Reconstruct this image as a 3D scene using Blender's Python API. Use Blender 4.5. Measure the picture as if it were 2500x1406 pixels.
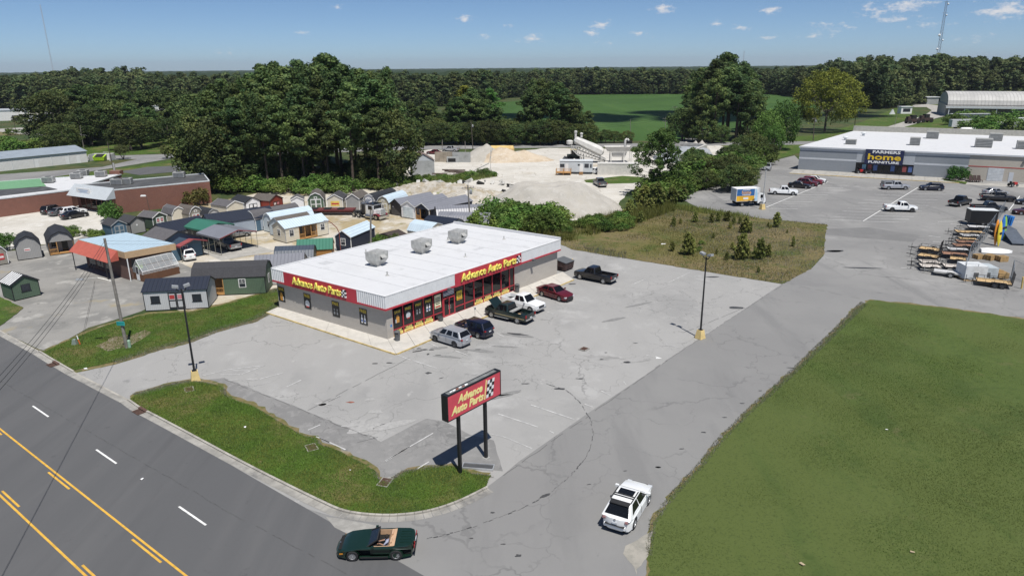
import bpy, bmesh, math, random
import numpy as np
from mathutils import Vector, Matrix, noise as mnoise
from mathutils.geometry import tessellate_polygon
R = math.radians
PI = math.pi
rng = random.Random(7)
scene = bpy.context.scene
for o in list(bpy.data.objects):
 bpy.data.objects.remove(o)
COL = scene.collection
# ------------------------------------------------------------------ camera (drone, 26 m up)
CAM_H, CAM_F, HOR_Y, ROLL = 26.3, 1700.0, 165.0, R(-0.5)
TH = math.atan((703-HOR_Y)/CAM_F)
FW = Vector((0,math.cos(TH),-math.sin(TH)))
_up = Vector((0,math.sin(TH),math.cos(TH)))
RT = Vector((1,0,0)) * math.cos(ROLL) + _up * math.sin(ROLL)
UP = Vector((1,0,0)) * -math.sin(ROLL) + _up * math.cos(ROLL)
cam_d = bpy.data.cameras.new('camera')
cam = bpy.data.objects.new('camera',cam_d)
COL.objects.link(cam)
cam_d.sensor_width = 36
cam_d.lens = CAM_F * 36 / 2500
cam_d.clip_start, cam_d.clip_end = 0.5, 30000
cam.matrix_world = Matrix(((RT.x,UP.x,-FW.x,0),(RT.y,UP.y,-FW.y,0),(RT.z,UP.z,-FW.z,CAM_H),(0,0,0,1)))
scene.camera = cam
# ------------------------------------------------------------------ sky, sun, exposure
SUN_EL, SHADOW_AZ = R(65), R(112.4)
sun_dir = Vector((-math.cos(SHADOW_AZ)*math.cos(SUN_EL),-math.sin(SHADOW_AZ)*math.cos(SUN_EL),math.sin(SUN_EL)))
sun_d = bpy.data.lights.new('sun','SUN')
sun_d.energy, sun_d.angle, sun_d.color = 4.9, R(0.53), (1.0,0.965,0.91)
sun = bpy.data.objects.new('sun',sun_d)
COL.objects.link(sun)
sun.rotation_euler = sun_dir.to_track_quat('Z','Y').to_euler()
scene.view_settings.view_transform = 'Standard'
scene.view_settings.look = 'None'
scene.view_settings.exposure = 0.1
scene.view_settings.gamma = 1.0
scene.cycles.max_bounces = 6
scene.cycles.diffuse_bounces = 3
scene.cycles.glossy_bounces = 3
scene.cycles.transmission_bounces = 4
scene.cycles.transparent_max_bounces = 6
scene.cycles.caustics_reflective = False
scene.cycles.caustics_refractive = False
world = bpy.data.worlds.new('World')
scene.world = world
world.use_nodes = True
wn, wl = world.node_tree.nodes, world.node_tree.links
wn.clear()
def wnode(t,**k):
 n = wn.new(t)
 for a, v in k.items():
  setattr(n,a,v)
 return n
def wmath(op,a,b=None,c=None,clamp=False):
 n = wnode('ShaderNodeMath',operation=op,use_clamp=clamp)
 for i, v in enumerate((a,b,c)):
  if v is None:
   continue
  if isinstance(v,(int,float)):
   n.inputs[i].default_value = v
  else:
   wl.new(v,n.inputs[i])
 return n.outputs[0]
sky = wnode('ShaderNodeTexSky',sky_type='NISHITA',sun_disc=False)
sky.sun_elevation = SUN_EL
sky.sun_rotation = math.atan2(sun_dir.x,sun_dir.y)
sky.altitude = 20
sky.air_density, sky.dust_density, sky.ozone_density = 0.5, 0.3, 7.0
# fair-weather cumulus in the sky: direction -> (azimuth, elevation) in degrees
tc = wnode('ShaderNodeTexCoord')
sep = wnode('ShaderNodeSeparateXYZ')
wl.new(tc.outputs['Generated'],sep.inputs[0])
az = wmath('MULTIPLY',wmath('ARCTAN2',sep.outputs[0],sep.outputs[1]),57.2958)
el = wmath('MULTIPLY',wmath('ARCSINE',sep.outputs[2]),57.2958)
comb = wnode('ShaderNodeCombineXYZ')
wl.new(az,comb.inputs[0]); wl.new(wmath('MULTIPLY',el,2.0),comb.inputs[1])
def wnoise(scale,detail,rough,off=0.0):
 n = wnode('ShaderNodeTexNoise')
 n.inputs['Scale'].default_value = scale
 n.inputs['Detail'].default_value = detail
 n.inputs['Roughness'].default_value = rough
 v = wnode('ShaderNodeVectorMath',operation='ADD')
 wl.new(comb.outputs[0],v.inputs[0]); v.inputs[1].default_value = (off,off*1.7,0)
 wl.new(v.outputs[0],n.inputs['Vector'])
 return n.outputs['Fac']
edge = wmath('SUBTRACT',wnoise(1.5,6,0.62),0.5)
edge2 = wmath('SUBTRACT',wnoise(0.5,3,0.5,31.0),0.5)
CL = [(1617,22,34,13,1),(1140,46,24,9,.9),(1295,95,34,10,.8),(1466,61,28,9,.9),(1448,81,26,9,.75),(1564,84,24,8,.9),
 (1882,27,26,9,.9),(1810,67,22,8,.9),(2028,67,44,10,.7),(1990,88,36,7,.5),(1868,92,30,6,.5),(2215,12,52,16,1),
 (2140,25,46,20,.55),(2185,46,60,9,.6),(2450,28,58,18,1),(2480,18,40,18,.9),(1241,67,18,6,.6),(1182,90,16,6,.6),
 (740,80,18,8,.7),(1750,57,16,6,.6),(2260,62,40,9,.45),(825,20,18,7,.5),(560,130,20,9,.5),(1480,105,24,6,.45),
 (2380,95,40,8,.4)]
ae = wnode('ShaderNodeCombineXYZ'); wl.new(az,ae.inputs[0]); wl.new(el,ae.inputs[1])
field = None
for (cx,cy,rx,ry,amp) in CL:
 d = (FW+RT*(cx-1250)/CAM_F-UP*(cy-703)/CAM_F).normalized()
 a0, e0 = math.degrees(math.atan2(d.x,d.y)), math.degrees(math.asin(d.z))
 k = math.degrees(1/CAM_F)
 vm = wnode('ShaderNodeVectorMath',operation='MULTIPLY_ADD')
 wl.new(ae.outputs[0],vm.inputs[0])
 vm.inputs[1].default_value = (1/(rx*k),1/(ry*k),0); vm.inputs[2].default_value = (-a0/(rx*k),-e0/(ry*k),0)
 ln = wnode('ShaderNodeVectorMath',operation='LENGTH'); wl.new(vm.outputs[0],ln.inputs[0])
 g = wmath('MULTIPLY_ADD',ln.outputs['Value'],-1.3*amp,1.55*amp)
 field = g if field is None else wmath('MAXIMUM',field,g)
dens = wmath('ADD',wmath('ADD',field,wmath('MULTIPLY',edge,4.6)),wmath('MULTIPLY',edge2,1.2))
ramp = wnode('ShaderNodeMapRange',interpolation_type='SMOOTHSTEP')
ramp.inputs['From Min'].default_value = 0.25; ramp.inputs['From Max'].default_value = 1.9
ramp.inputs['To Max'].default_value = 0.85
wl.new(dens,ramp.inputs[0])
# the same small clouds go on over the rest of the sky
gen = wnode('ShaderNodeMapRange',interpolation_type='SMOOTHSTEP')
gen.inputs['From Min'].default_value = 0.64; gen.inputs['From Max'].default_value = 0.8
gen.inputs['To Max'].default_value = 0.6
wl.new(wnoise(0.22,6,0.55,11.0),gen.inputs[0])
hi = wnode('ShaderNodeMapRange'); hi.inputs['From Min'].default_value = 7.0; hi.inputs['From Max'].default_value = 14.0
wl.new(el,hi.inputs[0])
cl = wmath('MAXIMUM',ramp.outputs[0],wmath('MULTIPLY',gen.outputs[0],hi.outputs[0]),clamp=True)
mixc = wnode('ShaderNodeMix',data_type='RGBA')
wl.new(cl,mixc.inputs['Factor'])
tint = wnode('ShaderNodeMix',data_type='RGBA',blend_type='MULTIPLY')
tint.inputs['Factor'].default_value = 1.0
wl.new(sky.outputs[0],tint.inputs['A']); tint.inputs['B'].default_value = (1.04,1.04,0.98,1)
wl.new(tint.outputs['Result'],mixc.inputs['A'])
mixc.inputs['B'].default_value = (7.9,7.7,7.7,1)
bg = wnode('ShaderNodeBackground')
bg.inputs['Strength'].default_value = 0.095
wl.new(mixc.outputs['Result'],bg.inputs['Color'])
world.cycles.sampling_method = 'MANUAL'; world.cycles.sample_map_resolution = 256
wo = wnode('ShaderNodeOutputWorld')
wl.new(bg.outputs[0],wo.inputs[0])
# ------------------------------------------------------------------ where things stand: photo direction -> ground point
def G(px,py,z=0.0):
 d = FW + RT * (px-1250) / CAM_F - UP * (py-703) / CAM_F
 t = (z-CAM_H) / d.z
 return Vector((d.x*t,d.y*t,z))
def proj_y(p):
 d = Vector(p) - Vector((0,0,CAM_H))
 return 703 - CAM_F * d.dot(UP) / d.dot(FW)
def topz(g,py):
 lo, hi_ = 0.0, CAM_H + 1.6 * g.y
 for _ in range(40):
  m = (lo+hi_) / 2
  if proj_y((g.x,g.y,m)) > py: lo = m
  else: hi_ = m
 return lo
def Z(ox,oy,s):
 return lambda x, y: (ox+x/s,oy+y/s)
za, zb, zc, zd = Z(0,380,3.514), Z(500,380,3.514), Z(950,280,3.125), Z(1700,200,2.8125)
ze, zf, zg, zh = Z(2000,380,4.136), Z(0,130,3.571), Z(640,540,3.289), Z(0,640,3.571)
zi, zj, zk, zl = Z(1380,100,3.289), Z(1350,480,3.333), Z(230,460,10.0), Z(330,500,7.03)
zm, zn, zo, zp = Z(500,450,7.03), Z(690,440,8.065), Z(920,440,7.8125), Z(600,550,6.25)
zq, zr, zs, zt = Z(940,690,6.579), Z(680,660,8.27), Z(2180,500,6.39), Z(1330,310,6.25)
zu, zv, zw, zx = Z(1050,880,4.685), Z(2050,0,3.907), Z(780,880,2.673), Z(0,850,2.5)
# ------------------------------------------------------------------ materials (procedural)
MATS = {}
def newmat(name):
 m = bpy.data.materials.new(name)
 m.use_nodes = True
 nt = m.node_tree
 return m, nt, nt.nodes, nt.links, nt.nodes['Principled BSDF']
def col4(c):
 return (c[0],c[1],c[2],1)
def mixrgb(nt,fac,a,b,mode='MIX'):
 n = nt.nodes.new('ShaderNodeMix'); n.data_type = 'RGBA'; n.blend_type = mode
 for s, v in (('Factor',fac),('A',a),('B',b)):
  if isinstance(v,(int,float)):
   n.inputs[s].default_value = v
  elif isinstance(v,tuple):
   n.inputs[s].default_value = col4(v)
  else:
   nt.links.new(v,n.inputs[s])
 return n.outputs['Result']
def noise_fac(nt,scale,detail=3,rough=.6,lo=.35,hi=.65,coord='Object',vec=None,stretch=None,rot=0,off=0):
 if vec is None:
  t = nt.nodes.new('ShaderNodeTexCoord'); vec = t.outputs[coord]
 if stretch or off or rot:
  mp = nt.nodes.new('ShaderNodeMapping')
  mp.inputs['Rotation'].default_value = (0,0,rot)
  mp.inputs['Scale'].default_value = stretch or (1,1,1)
  mp.inputs['Location'].default_value = (off,off,off)
  nt.links.new(vec,mp.inputs[0]); vec = mp.outputs[0]
 n = nt.nodes.new('ShaderNodeTexNoise')
 n.inputs['Scale'].default_value = scale; n.inputs['Detail'].default_value = detail; n.inputs['Roughness'].default_value = rough
 nt.links.new(vec,n.inputs['Vector'])
 r = nt.nodes.new('ShaderNodeMapRange'); r.interpolation_type = 'SMOOTHSTEP'
 r.inputs['From Min'].default_value = lo; r.inputs['From Max'].default_value = hi
 nt.links.new(n.outputs['Fac'],r.inputs[0])
 return r.outputs[0]
def bump(nt,height,strength,dist):
 b = nt.nodes.new('ShaderNodeBump')
 b.inputs['Strength'].default_value = strength; b.inputs['Distance'].default_value = dist
 nt.links.new(height,b.inputs['Height'])
 nt.links.new(b.outputs[0],nt.nodes['Principled BSDF'].inputs['Normal'])
def M(name,c,rough=.6,metal=0.0,var=.12,vs=1.5,spec=None,coat=0.0,kind=None,**k):
 """paint, metal, wood, siding ...: base colour with a little uneven wear"""
 key = name
 if key in MATS:
  return MATS[key]
 m, nt, N, L, P = newmat(name)
 c2 = tuple(x*(1-var) for x in c); c3 = tuple(min(1,x*(1+var)) for x in c)
 f1 = noise_fac(nt,vs,4,.65,.3,.7)
 colr = mixrgb(nt,f1,c2,c3)
 if kind == 'siding': # vertical grooved panel siding
  w = N.new('ShaderNodeTexWave'); w.wave_type = 'BANDS'; w.bands_direction = 'X'
  t = N.new('ShaderNodeTexCoord')
  sepx = N.new('ShaderNodeSeparateXYZ'); L.new(t.outputs['Object'],sepx.inputs[0])
  ad = N.new('ShaderNodeMath'); ad.operation = 'ADD'
  L.new(sepx.outputs[0],ad.inputs[0]); L.new(sepx.outputs[1],ad.inputs[1])
  cb = N.new('ShaderNodeCombineXYZ'); L.new(ad.outputs[0],cb.inputs[0])
  w.inputs['Scale'].default_value = k.get('freq',1.6)
  L.new(cb.outputs[0],w.inputs['Vector'])
  r = N.new('ShaderNodeMapRange'); r.inputs['From Min'].default_value = 0.0; r.inputs['From Max'].default_value = .22
  L.new(w.outputs['Fac'],r.inputs[0])
  colr = mixrgb(nt,r.outputs[0],tuple(x*.82 for x in c),colr)
  bump(nt,r.outputs[0],.4,.01)
 elif kind == 'lap': # horizontal lap siding / block courses
  w = N.new('ShaderNodeTexWave'); w.wave_type = 'BANDS'; w.bands_direction = 'Z'; w.wave_profile = 'SAW'
  t = N.new('ShaderNodeTexCoord'); L.new(t.outputs['Object'],w.inputs['Vector'])
  w.inputs['Scale'].default_value = k.get('freq',1.6)
  bump(nt,w.outputs['Fac'],.5,.02)
 elif kind == 'shingle':
  f2 = noise_fac(nt,7,2,.5,.35,.65,stretch=(1,1,2.4))
  colr = mixrgb(nt,f2,tuple(x*.72 for x in c),colr)
  bump(nt,f2,.35,.02)
 elif kind == 'ribs': # ribbed metal roofing, ribs run across local X
  w = N.new('ShaderNodeTexWave'); w.wave_type = 'BANDS'; w.bands_direction = 'X'
  t = N.new('ShaderNodeTexCoord'); L.new(t.outputs['Object'],w.inputs['Vector'])
  w.inputs['Scale'].default_value = k.get('freq',1.1)
  r = N.new('ShaderNodeMapRange'); r.inputs['From Min'].default_value = .75; r.inputs['From Max'].default_value = 1.0
  L.new(w.outputs['Fac'],r.inputs[0])
  colr = mixrgb(nt,r.outputs[0],colr,tuple(x*.8 for x in c))
  bump(nt,r.outputs[0],.6,.03)
 elif kind == 'block':
  t = N.new('ShaderNodeTexCoord')
  mp = N.new('ShaderNodeMapping'); mp.inputs['Rotation'].default_value = (PI/2,0,0)
  L.new(t.outputs['Object'],mp.inputs[0])
  b = N.new('ShaderNodeTexBrick')
  b.inputs['Scale'].default_value = k.get('freq',1.0)
  b.inputs['Brick Width'].default_value = k.get('bw',.4); b.inputs['Row Height'].default_value = k.get('bh',.2)
  b.inputs['Mortar Size'].default_value = k.get('ms',.008)
  b.inputs['Color1'].default_value = col4(c); b.inputs['Color2'].default_value = col4(k.get('c2',tuple(x*.9 for x in c)))
  b.inputs['Mortar'].default_value = col4(k.get('mort',tuple(x*.8 for x in c)))
  L.new(mp.outputs[0],b.inputs['Vector'])
  colr = mixrgb(nt,.35,b.outputs['Color'],colr)
  bump(nt,b.outputs['Fac'],-.3,.01)
 if k.get('dirt'):
  fd = noise_fac(nt,.35,5,.7,.5,.75)
  colr = mixrgb(nt,fd,colr,k['dirt'])
 L.new(colr,P.inputs['Base Color'])
 P.inputs['Roughness'].default_value = rough
 P.inputs['Metallic'].default_value = metal
 if spec is not None:
  P.inputs['Specular IOR Level'].default_value = spec
 if coat:
  P.inputs['Coat Weight'].default_value = coat; P.inputs['Coat Roughness'].default_value = .06
 MATS[key] = m
 return m
def ground_mat(name,base,layers,bumps=((40,.25,.01),),rough=.92,cracks=None):
 """layers: (colour, noise scale, lo, hi, stretch, rot)"""
 m, nt, N, L, P = newmat(name)
 cur = base
 for i, ly in enumerate(layers):
  c, s, lo, hi = ly[:4]
  st = ly[4] if len(ly) > 4 else None
  rt = ly[5] if len(ly) > 5 else 0
  cur = mixrgb(nt,noise_fac(nt,s,5,.62,lo,hi,stretch=st,rot=rt,off=13.7*(i+1)),cur,c)
 if cracks: # fine crack network, patchy
  for sc, wd in ((cracks[0],.010),(cracks[0]*2.7,.016)):
   t = N.new('ShaderNodeTexCoord'); dn = N.new('ShaderNodeTexNoise'); dn.inputs['Scale'].default_value = .9; dn.inputs['Detail'].default_value = 3
   L.new(t.outputs['Object'],dn.inputs['Vector'])
   va = N.new('ShaderNodeVectorMath'); va.operation = 'MULTIPLY_ADD'; va.inputs[1].default_value = (2.2,2.2,0); L.new(dn.outputs['Color'],va.inputs[0]); L.new(t.outputs['Object'],va.inputs[2])
   vo = N.new('ShaderNodeTexVoronoi'); vo.feature = 'DISTANCE_TO_EDGE'; vo.inputs['Scale'].default_value = sc; L.new(va.outputs[0],vo.inputs['Vector'])
   mr = N.new('ShaderNodeMapRange'); mr.inputs['From Min'].default_value = wd * .35; mr.inputs['From Max'].default_value = wd; mr.inputs['To Min'].default_value = 1; mr.inputs['To Max'].default_value = 0
   L.new(vo.outputs['Distance'],mr.inputs[0])
   mk = N.new('ShaderNodeMath'); mk.operation = 'MULTIPLY'; L.new(mr.outputs[0],mk.inputs[0]); L.new(noise_fac(nt,.11,3,.6,.46,.62,off=sc*70),mk.inputs[1])
   mk2 = N.new('ShaderNodeMath'); mk2.operation = 'MULTIPLY'; mk2.inputs[1].default_value = .42; L.new(mk.outputs[0],mk2.inputs[0])
   cur = mixrgb(nt,mk2.outputs[0],cur,cracks[1])
 L.new(cur,P.inputs['Base Color']) if not isinstance(cur,tuple) else None
 P.inputs['Roughness'].default_value = rough
 P.inputs['Specular IOR Level'].default_value = .25
 for (s,st,d) in bumps[:1]:
  n = N.new('ShaderNodeTexNoise'); n.inputs['Scale'].default_value = s; n.inputs['Detail'].default_value = 4
  t = N.new('ShaderNodeTexCoord'); L.new(t.outputs['Object'],n.inputs['Vector'])
  bump(nt,n.outputs['Fac'],st,d)
 MATS[name] = m
 return m
LEAF_GAIN = 1.95
def leaf_mat(name,c1,c2,c3=None,ns=.55):
 c1, c2, c3 = (tuple(min(.2,x*LEAF_GAIN) for x in c) if c else None for c in (c1,c2,c3))
 m, nt, N, L, P = newmat(name)
 oi = N.new('ShaderNodeObjectInfo')
 g = N.new('ShaderNodeNewGeometry')
 a = mixrgb(nt,g.outputs['Random Per Island'],c1,c2)
 hsv = N.new('ShaderNodeHueSaturation')
 mr = N.new('ShaderNodeMapRange'); mr.inputs['To Min'].default_value = .62; mr.inputs['To Max'].default_value = 1.38
 L.new(oi.outputs['Random'],mr.inputs[0]); L.new(mr.outputs[0],hsv.inputs['Value'])
 mh = N.new('ShaderNodeMapRange'); mh.inputs['To Min'].default_value = .475; mh.inputs['To Max'].default_value = .515
 mt = N.new('ShaderNodeMath'); mt.operation = 'FRACT'
 mm = N.new('ShaderNodeMath'); mm.operation = 'MULTIPLY'; mm.inputs[1].default_value = 7.31
 L.new(oi.outputs['Random'],mm.inputs[0]); L.new(mm.outputs[0],mt.inputs[0])
 L.new(mt.outputs[0],mh.inputs[0]); L.new(mh.outputs[0],hsv.inputs['Hue'])
 f = noise_fac(nt,ns,3,.55,.38,.62)
 if c3:
  a = mixrgb(nt,f,a,c3)
 L.new(a,hsv.inputs['Color'])
 L.new(hsv.outputs[0],P.inputs['Base Color'])
 P.inputs['Roughness'].default_value = .65
 P.inputs['Specular IOR Level'].default_value = .2
 tr = N.new('ShaderNodeBsdfTranslucent'); L.new(hsv.outputs[0],tr.inputs[0])
 mx = N.new('ShaderNodeMixShader'); mx.inputs[0].default_value = .22
 L.new(P.outputs[0],mx.inputs[1]); L.new(tr.outputs[0],mx.inputs[2])
 L.new(mx.outputs[0],N['Material Output'].inputs['Surface'])
 MATS[name] = m
 return m
def glass_mat(name,c,rough=.04,alpha=None):
 m, nt, N, L, P = newmat(name)
 P.inputs['Base Color'].default_value = col4(c)
 P.inputs['Roughness'].default_value = rough
 P.inputs['Specular IOR Level'].default_value = .42
 if alpha is not None:
  P.inputs['Alpha'].default_value = alpha
 MATS[name] = m
 return m
GLASS = glass_mat('dark_glass',(.007,.008,.010))
CLEAR = glass_mat('greenhouse_glass',(.75,.8,.82),.05,.28)
PORCH = glass_mat('window_glass',(.03,.035,.045),.06)
# ------------------------------------------------------------------ mesh building
class MB:
 def __init__(s):
  s.v, s.f = [], []
 def add(s,vs,fs):
  n = len(s.v)
  s.v += [tuple(p) for p in vs]
  s.f += [tuple(i+n for i in f) for f in fs]
  return s
 def box(s,x0,x1,y0,y1,z0,z1):
  return s.add([(x0,y0,z0),(x1,y0,z0),(x1,y1,z0),(x0,y1,z0),(x0,y0,z1),(x1,y0,z1),(x1,y1,z1),(x0,y1,z1)],
 [(3,2,1,0),(4,5,6,7),(0,1,5,4),(1,2,6,5),(2,3,7,6),(3,0,4,7)])
 def frustum(s,x,y,z0,z1,a0,b0,a1,b1):
  return s.add([(x-a0,y-b0,z0),(x+a0,y-b0,z0),(x+a0,y+b0,z0),(x-a0,y+b0,z0),
 (x-a1,y-b1,z1),(x+a1,y-b1,z1),(x+a1,y+b1,z1),(x-a1,y+b1,z1)],
 [(3,2,1,0),(4,5,6,7),(0,1,5,4),(1,2,6,5),(2,3,7,6),(3,0,4,7)])
 def tube(s,a,b,r0,r1=None,n=8,cap=True):
  a, b = Vector(a), Vector(b)
  r1 = r0 if r1 is None else r1
  d = (b-a).normalized()
  u = d.orthogonal().normalized(); w = d.cross(u)
  vs = []
  for p, r in ((a,r0),(b,r1)):
   for i in range(n):
    t = 2 * PI * i / n
    vs.append(p+(u*math.cos(t)+w*math.sin(t))*r)
  fs = [(i,(i+1) % n,n+(i+1) % n,n+i) for i in range(n)]
  if cap:
   fs += [tuple(reversed(range(n))),tuple(range(n,2*n))]
  return s.add(vs,fs)
 def bar(s,a,b,w,h=None):
  """square bar between two points"""
  a, b = Vector(a), Vector(b)
  h = w if h is None else h
  d = (b-a).normalized()
  side = d.cross(Vector((0,0,1)))
  side = Vector((1,0,0)) if side.length < .05 else side.normalized()
  up = side.cross(d)
  vs = []
  for p in (a,b):
   for sx, sy in ((-1,-1),(1,-1),(1,1),(-1,1)):
    vs.append(p+side*sx*w/2+up*sy*h/2)
  return s.add(vs,[(3,2,1,0),(4,5,6,7),(0,1,5,4),(1,2,6,5),(2,3,7,6),(3,0,4,7)])
 def path(s,pts,r,n=5):
  for a, b in zip(pts,pts[1:]):
   s.tube(a,b,r,r,n,True)
  return s
 def prism(s,outline,y0,y1):
  """(x,z) outline extruded along y"""
  n = len(outline)
  vs = [(x,y0,z) for x,z in outline] + [(x,y1,z) for x,z in outline]
  tri = tessellate_polygon([[Vector((x,z,0)) for x,z in outline]])
  fs = [tuple(t) for t in tri] + [tuple(i+n for i in reversed(t)) for t in tri]
  fs += [(i,(i+1) % n,n+(i+1) % n,n+i) for i in range(n)]
  return s.add(vs,fs)
 def slab(s,poly,z0,z1):
  n = len(poly)
  vs = [(p[0],p[1],z0) for p in poly] + [(p[0],p[1],z1) for p in poly]
  tri = tessellate_polygon([[Vector((p[0],p[1],0)) for p in poly]])
  fs = [tuple(reversed(t)) for t in tri] + [tuple(i+n for i in t) for t in tri]
  fs += [(i,(i+1) % n,n+(i+1) % n,n+i) for i in range(n)]
  return s.add(vs,fs)
 def lathe(s,prof,n=16,axis='z',at=(0,0,0)):
  vs = []
  for r, h in prof:
   for i in range(n):
    t = 2 * PI * i / n
    c, sn = r * math.cos(t), r * math.sin(t)
    p = {'z': (c,sn,h),'y': (c,h,sn),'x': (h,c,sn)}[axis]
    vs.append((p[0]+at[0],p[1]+at[1],p[2]+at[2]))
  fs = []
  for k in range(len(prof)-1):
   for i in range(n):
    fs.append((k*n+i,k*n+(i+1) % n,(k+1)*n+(i+1) % n,(k+1)*n+i))
  fs += [tuple(reversed(range(n))),tuple(range((len(prof)-1)*n,len(prof)*n))]
  return s.add(vs,fs)
 def mesh(s,name,smooth=False,fix=True):
  me = bpy.data.meshes.new(name)
  me.from_pydata(s.v,[],s.f)
  if fix:
   bm = bmesh.new(); bm.from_mesh(me)
   bmesh.ops.recalc_face_normals(bm,faces=bm.faces)
   bm.to_mesh(me); bm.free()
  if smooth:
   me.polygons.foreach_set('use_smooth',[True]*len(me.polygons))
   me.set_sharp_from_angle(angle=R(38))
  me.update()
  return me
 def build(s,name,mat,parent=None,smooth=False,fix=True):
  me = s.mesh(name,smooth,fix)
  me.materials.append(mat)
  return link(name,me,parent)
def link(name,me,parent=None,mat=None):
 o = bpy.data.objects.new(name,me)
 COL.objects.link(o)
 if parent is not None:
  o.parent = parent
 if mat is not None:
  if not me.materials:
   me.materials.append(None)
  o.material_slots[0].link = 'OBJECT'
  o.material_slots[0].material = mat
 return o
def tag(o,label,cat,group=None):
 o['label'] = label; o['category'] = cat
 if group:
  o['group'] = group
 return o
def kind(o,k):
 o['kind'] = k
 return o
def thing(name,label,cat,loc=(0,0,0),rz=0.0,group=None):
 o = bpy.data.objects.new(name,None)
 o.empty_display_size = .2
 COL.objects.link(o)
 o.location = loc; o.rotation_euler = (0,0,rz)
 return tag(o,label,cat,group)
TXT = {}
def text_mesh(body,size,depth=.02,shear=0.0,bold=.0,align='CENTER'):
 key = (body,size,depth,shear,bold,align)
 if key in TXT:
  return TXT[key]
 cu = bpy.data.curves.new('lettering','FONT')
 cu.body = body; cu.size = size; cu.extrude = depth; cu.shear = shear; cu.offset = bold
 cu.align_x = align; cu.align_y = 'CENTER'; cu.resolution_u = 2
 o = bpy.data.objects.new('tmp_text',cu)
 COL.objects.link(o)
 dg = bpy.context.evaluated_depsgraph_get()
 me = bpy.data.meshes.new_from_object(o.evaluated_get(dg))
 me.name = 'lettering'
 bpy.data.objects.remove(o)
 me.materials.clear()
 TXT[key] = me
 return me
def lettering(body,size,loc,rot,mat,parent,depth=.02,shear=0.0,bold=0.0,width=None,align='CENTER',name='lettering'):
 me = text_mesh(body,size,depth,shear,bold,align)
 o = link(name,me,parent,mat)
 o.location = loc; o.rotation_euler = rot
 if width:
  xs = [v.co.x for v in me.vertices]
  o.scale.x = width / max(.01,max(xs)-min(xs))
 return o
def sheet(name,poly,z,mat,parent=None,label=None,k='structure',grid=None):
 """flat ground sheet from pixel or ground points"""
 pts = [G(*p) if len(p) == 2 else Vector(p) for p in poly]
 vs = [(p.x,p.y,z) for p in pts]
 tri = tessellate_polygon([[Vector((p.x,p.y,0)) for p in pts]])
 me = bpy.data.meshes.new(name)
 fs = []
 for t in tri:
  a, b, c = (Vector(vs[i]) for i in t)
  fs.append(tuple(t) if (b-a).cross(c-a).z > 0 else tuple(reversed(t)))
 me.from_pydata(vs,[],fs)
 me.materials.append(mat)
 o = link(name,me,parent)
 if k:
  o['kind'] = k
 return o
def smooth_poly(pts,n=3,closed=True):
 """Chaikin corner cutting in pixel space"""
 for _ in range(n):
  out = []
  m = len(pts)
  for i in range(m if closed else m-1):
   a, b = pts[i], pts[(i+1) % m]
   out.append((a[0]*.75+b[0]*.25,a[1]*.75+b[1]*.25))
   out.append((a[0]*.25+b[0]*.75,a[1]*.25+b[1]*.75))
  if not closed:
   out = [pts[0]] + out + [pts[-1]]
  pts = out
 return pts
 # ================================================================== THE SETTING: ground, roads, paving
def ragged(poly,amp=.25,step=.8,sm=1):
 pts = [G(*p) if len(p) == 2 else Vector(p) for p in poly]
 out = []
 n = len(pts)
 for i in range(n):
  a, b = pts[i], pts[(i+1) % n]
  L_ = (b-a).length
  k = max(1,min(400,int(L_/step)))
  d = (b-a).normalized() if L_ > 0 else Vector((1,0,0))
  nrm = Vector((-d.y,d.x,0))
  for j in range(k):
   p = a.lerp(b,j/k)
   w = mnoise.noise(Vector((p.x*.9,p.y*.9,0))) * .6 + mnoise.noise(Vector((p.x*2.7,p.y*2.7,5))) * .4
   out.append(p+nrm*w*amp*(1 if j else .5))
 return [(p.x,p.y,0) for p in out]
GM = ground_mat
m_ground = GM('ground_soil_grass',(.05,.075,.022),[((.09,.085,.035),.05,.42,.62),((.03,.055,.016),.3,.45,.65),((.12,.10,.05),.015,.6,.72)])
m_lawn = GM('lawn_grass',(.070,.102,.025),[((.085,.112,.03),.06,.42,.6),((.058,.088,.022),.22,.46,.64),((.082,.12,.027),.035,.52,.68),((.105,.112,.042),.5,.58,.74),((.05,.08,.018),1.3,.5,.7),((.082,.108,.028),.16,.44,.6,(1,.12,1),R(58)),((.05,.07,.018),8,.5,.68)],((26,.7,.04),))
m_verge = GM('verge_grass',(.072,.128,.018),[((.052,.085,.016),.45,.42,.62),((.16,.14,.055),.2,.5,.66),((.06,.095,.016),1.6,.5,.7),((.16,.14,.06),1.1,.64,.76),
 ((.03,.055,.01),9,.48,.66)],((26,1.0,.05),))
m_dry = GM('dry_edge',(.19,.15,.075),[((.12,.115,.04),.8,.4,.6),((.26,.23,.17),.5,.55,.7),((.06,.09,.02),1.4,.52,.68)],((26,.6,.03),))
m_road = GM('road_asphalt',(.098,.099,.102),[((.112,.112,.114),.25,.4,.65,(1,.12,1),R(-38)),((.086,.087,.09),.5,.5,.75,(1,.07,1),R(-38)),((.075,.075,.078),.9,.64,.76),((.125,.125,.126),22,.55,.72)],((60,.3,.01),),.85)
m_drive = GM('driveway_asphalt',(.208,.206,.202),[((.225,.223,.217),.1,.4,.62),((.188,.187,.184),.25,.5,.7,(1,.2,1),R(52)),((.235,.232,.226),18,.52,.72),((.16,.16,.16),.9,.66,.76)],((60,.3,.01),),.88,cracks=(.09,(.11,.11,.11)))
m_lot = GM('lot_asphalt',(.325,.32,.31),[((.27,.267,.26),.07,.4,.62),((.375,.37,.36),.22,.52,.7),((.31,.305,.295),.3,.42,.62,(1,.25,1),R(52)),((.38,.372,.36),1.1,.63,.75,(1,.5,1),R(20)),((.20,.2,.198),.45,.66,.78),((.25,.248,.242),18,.54,.72)],((60,.3,.01),),.9,cracks=(.13,(.11,.11,.108)))
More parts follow.
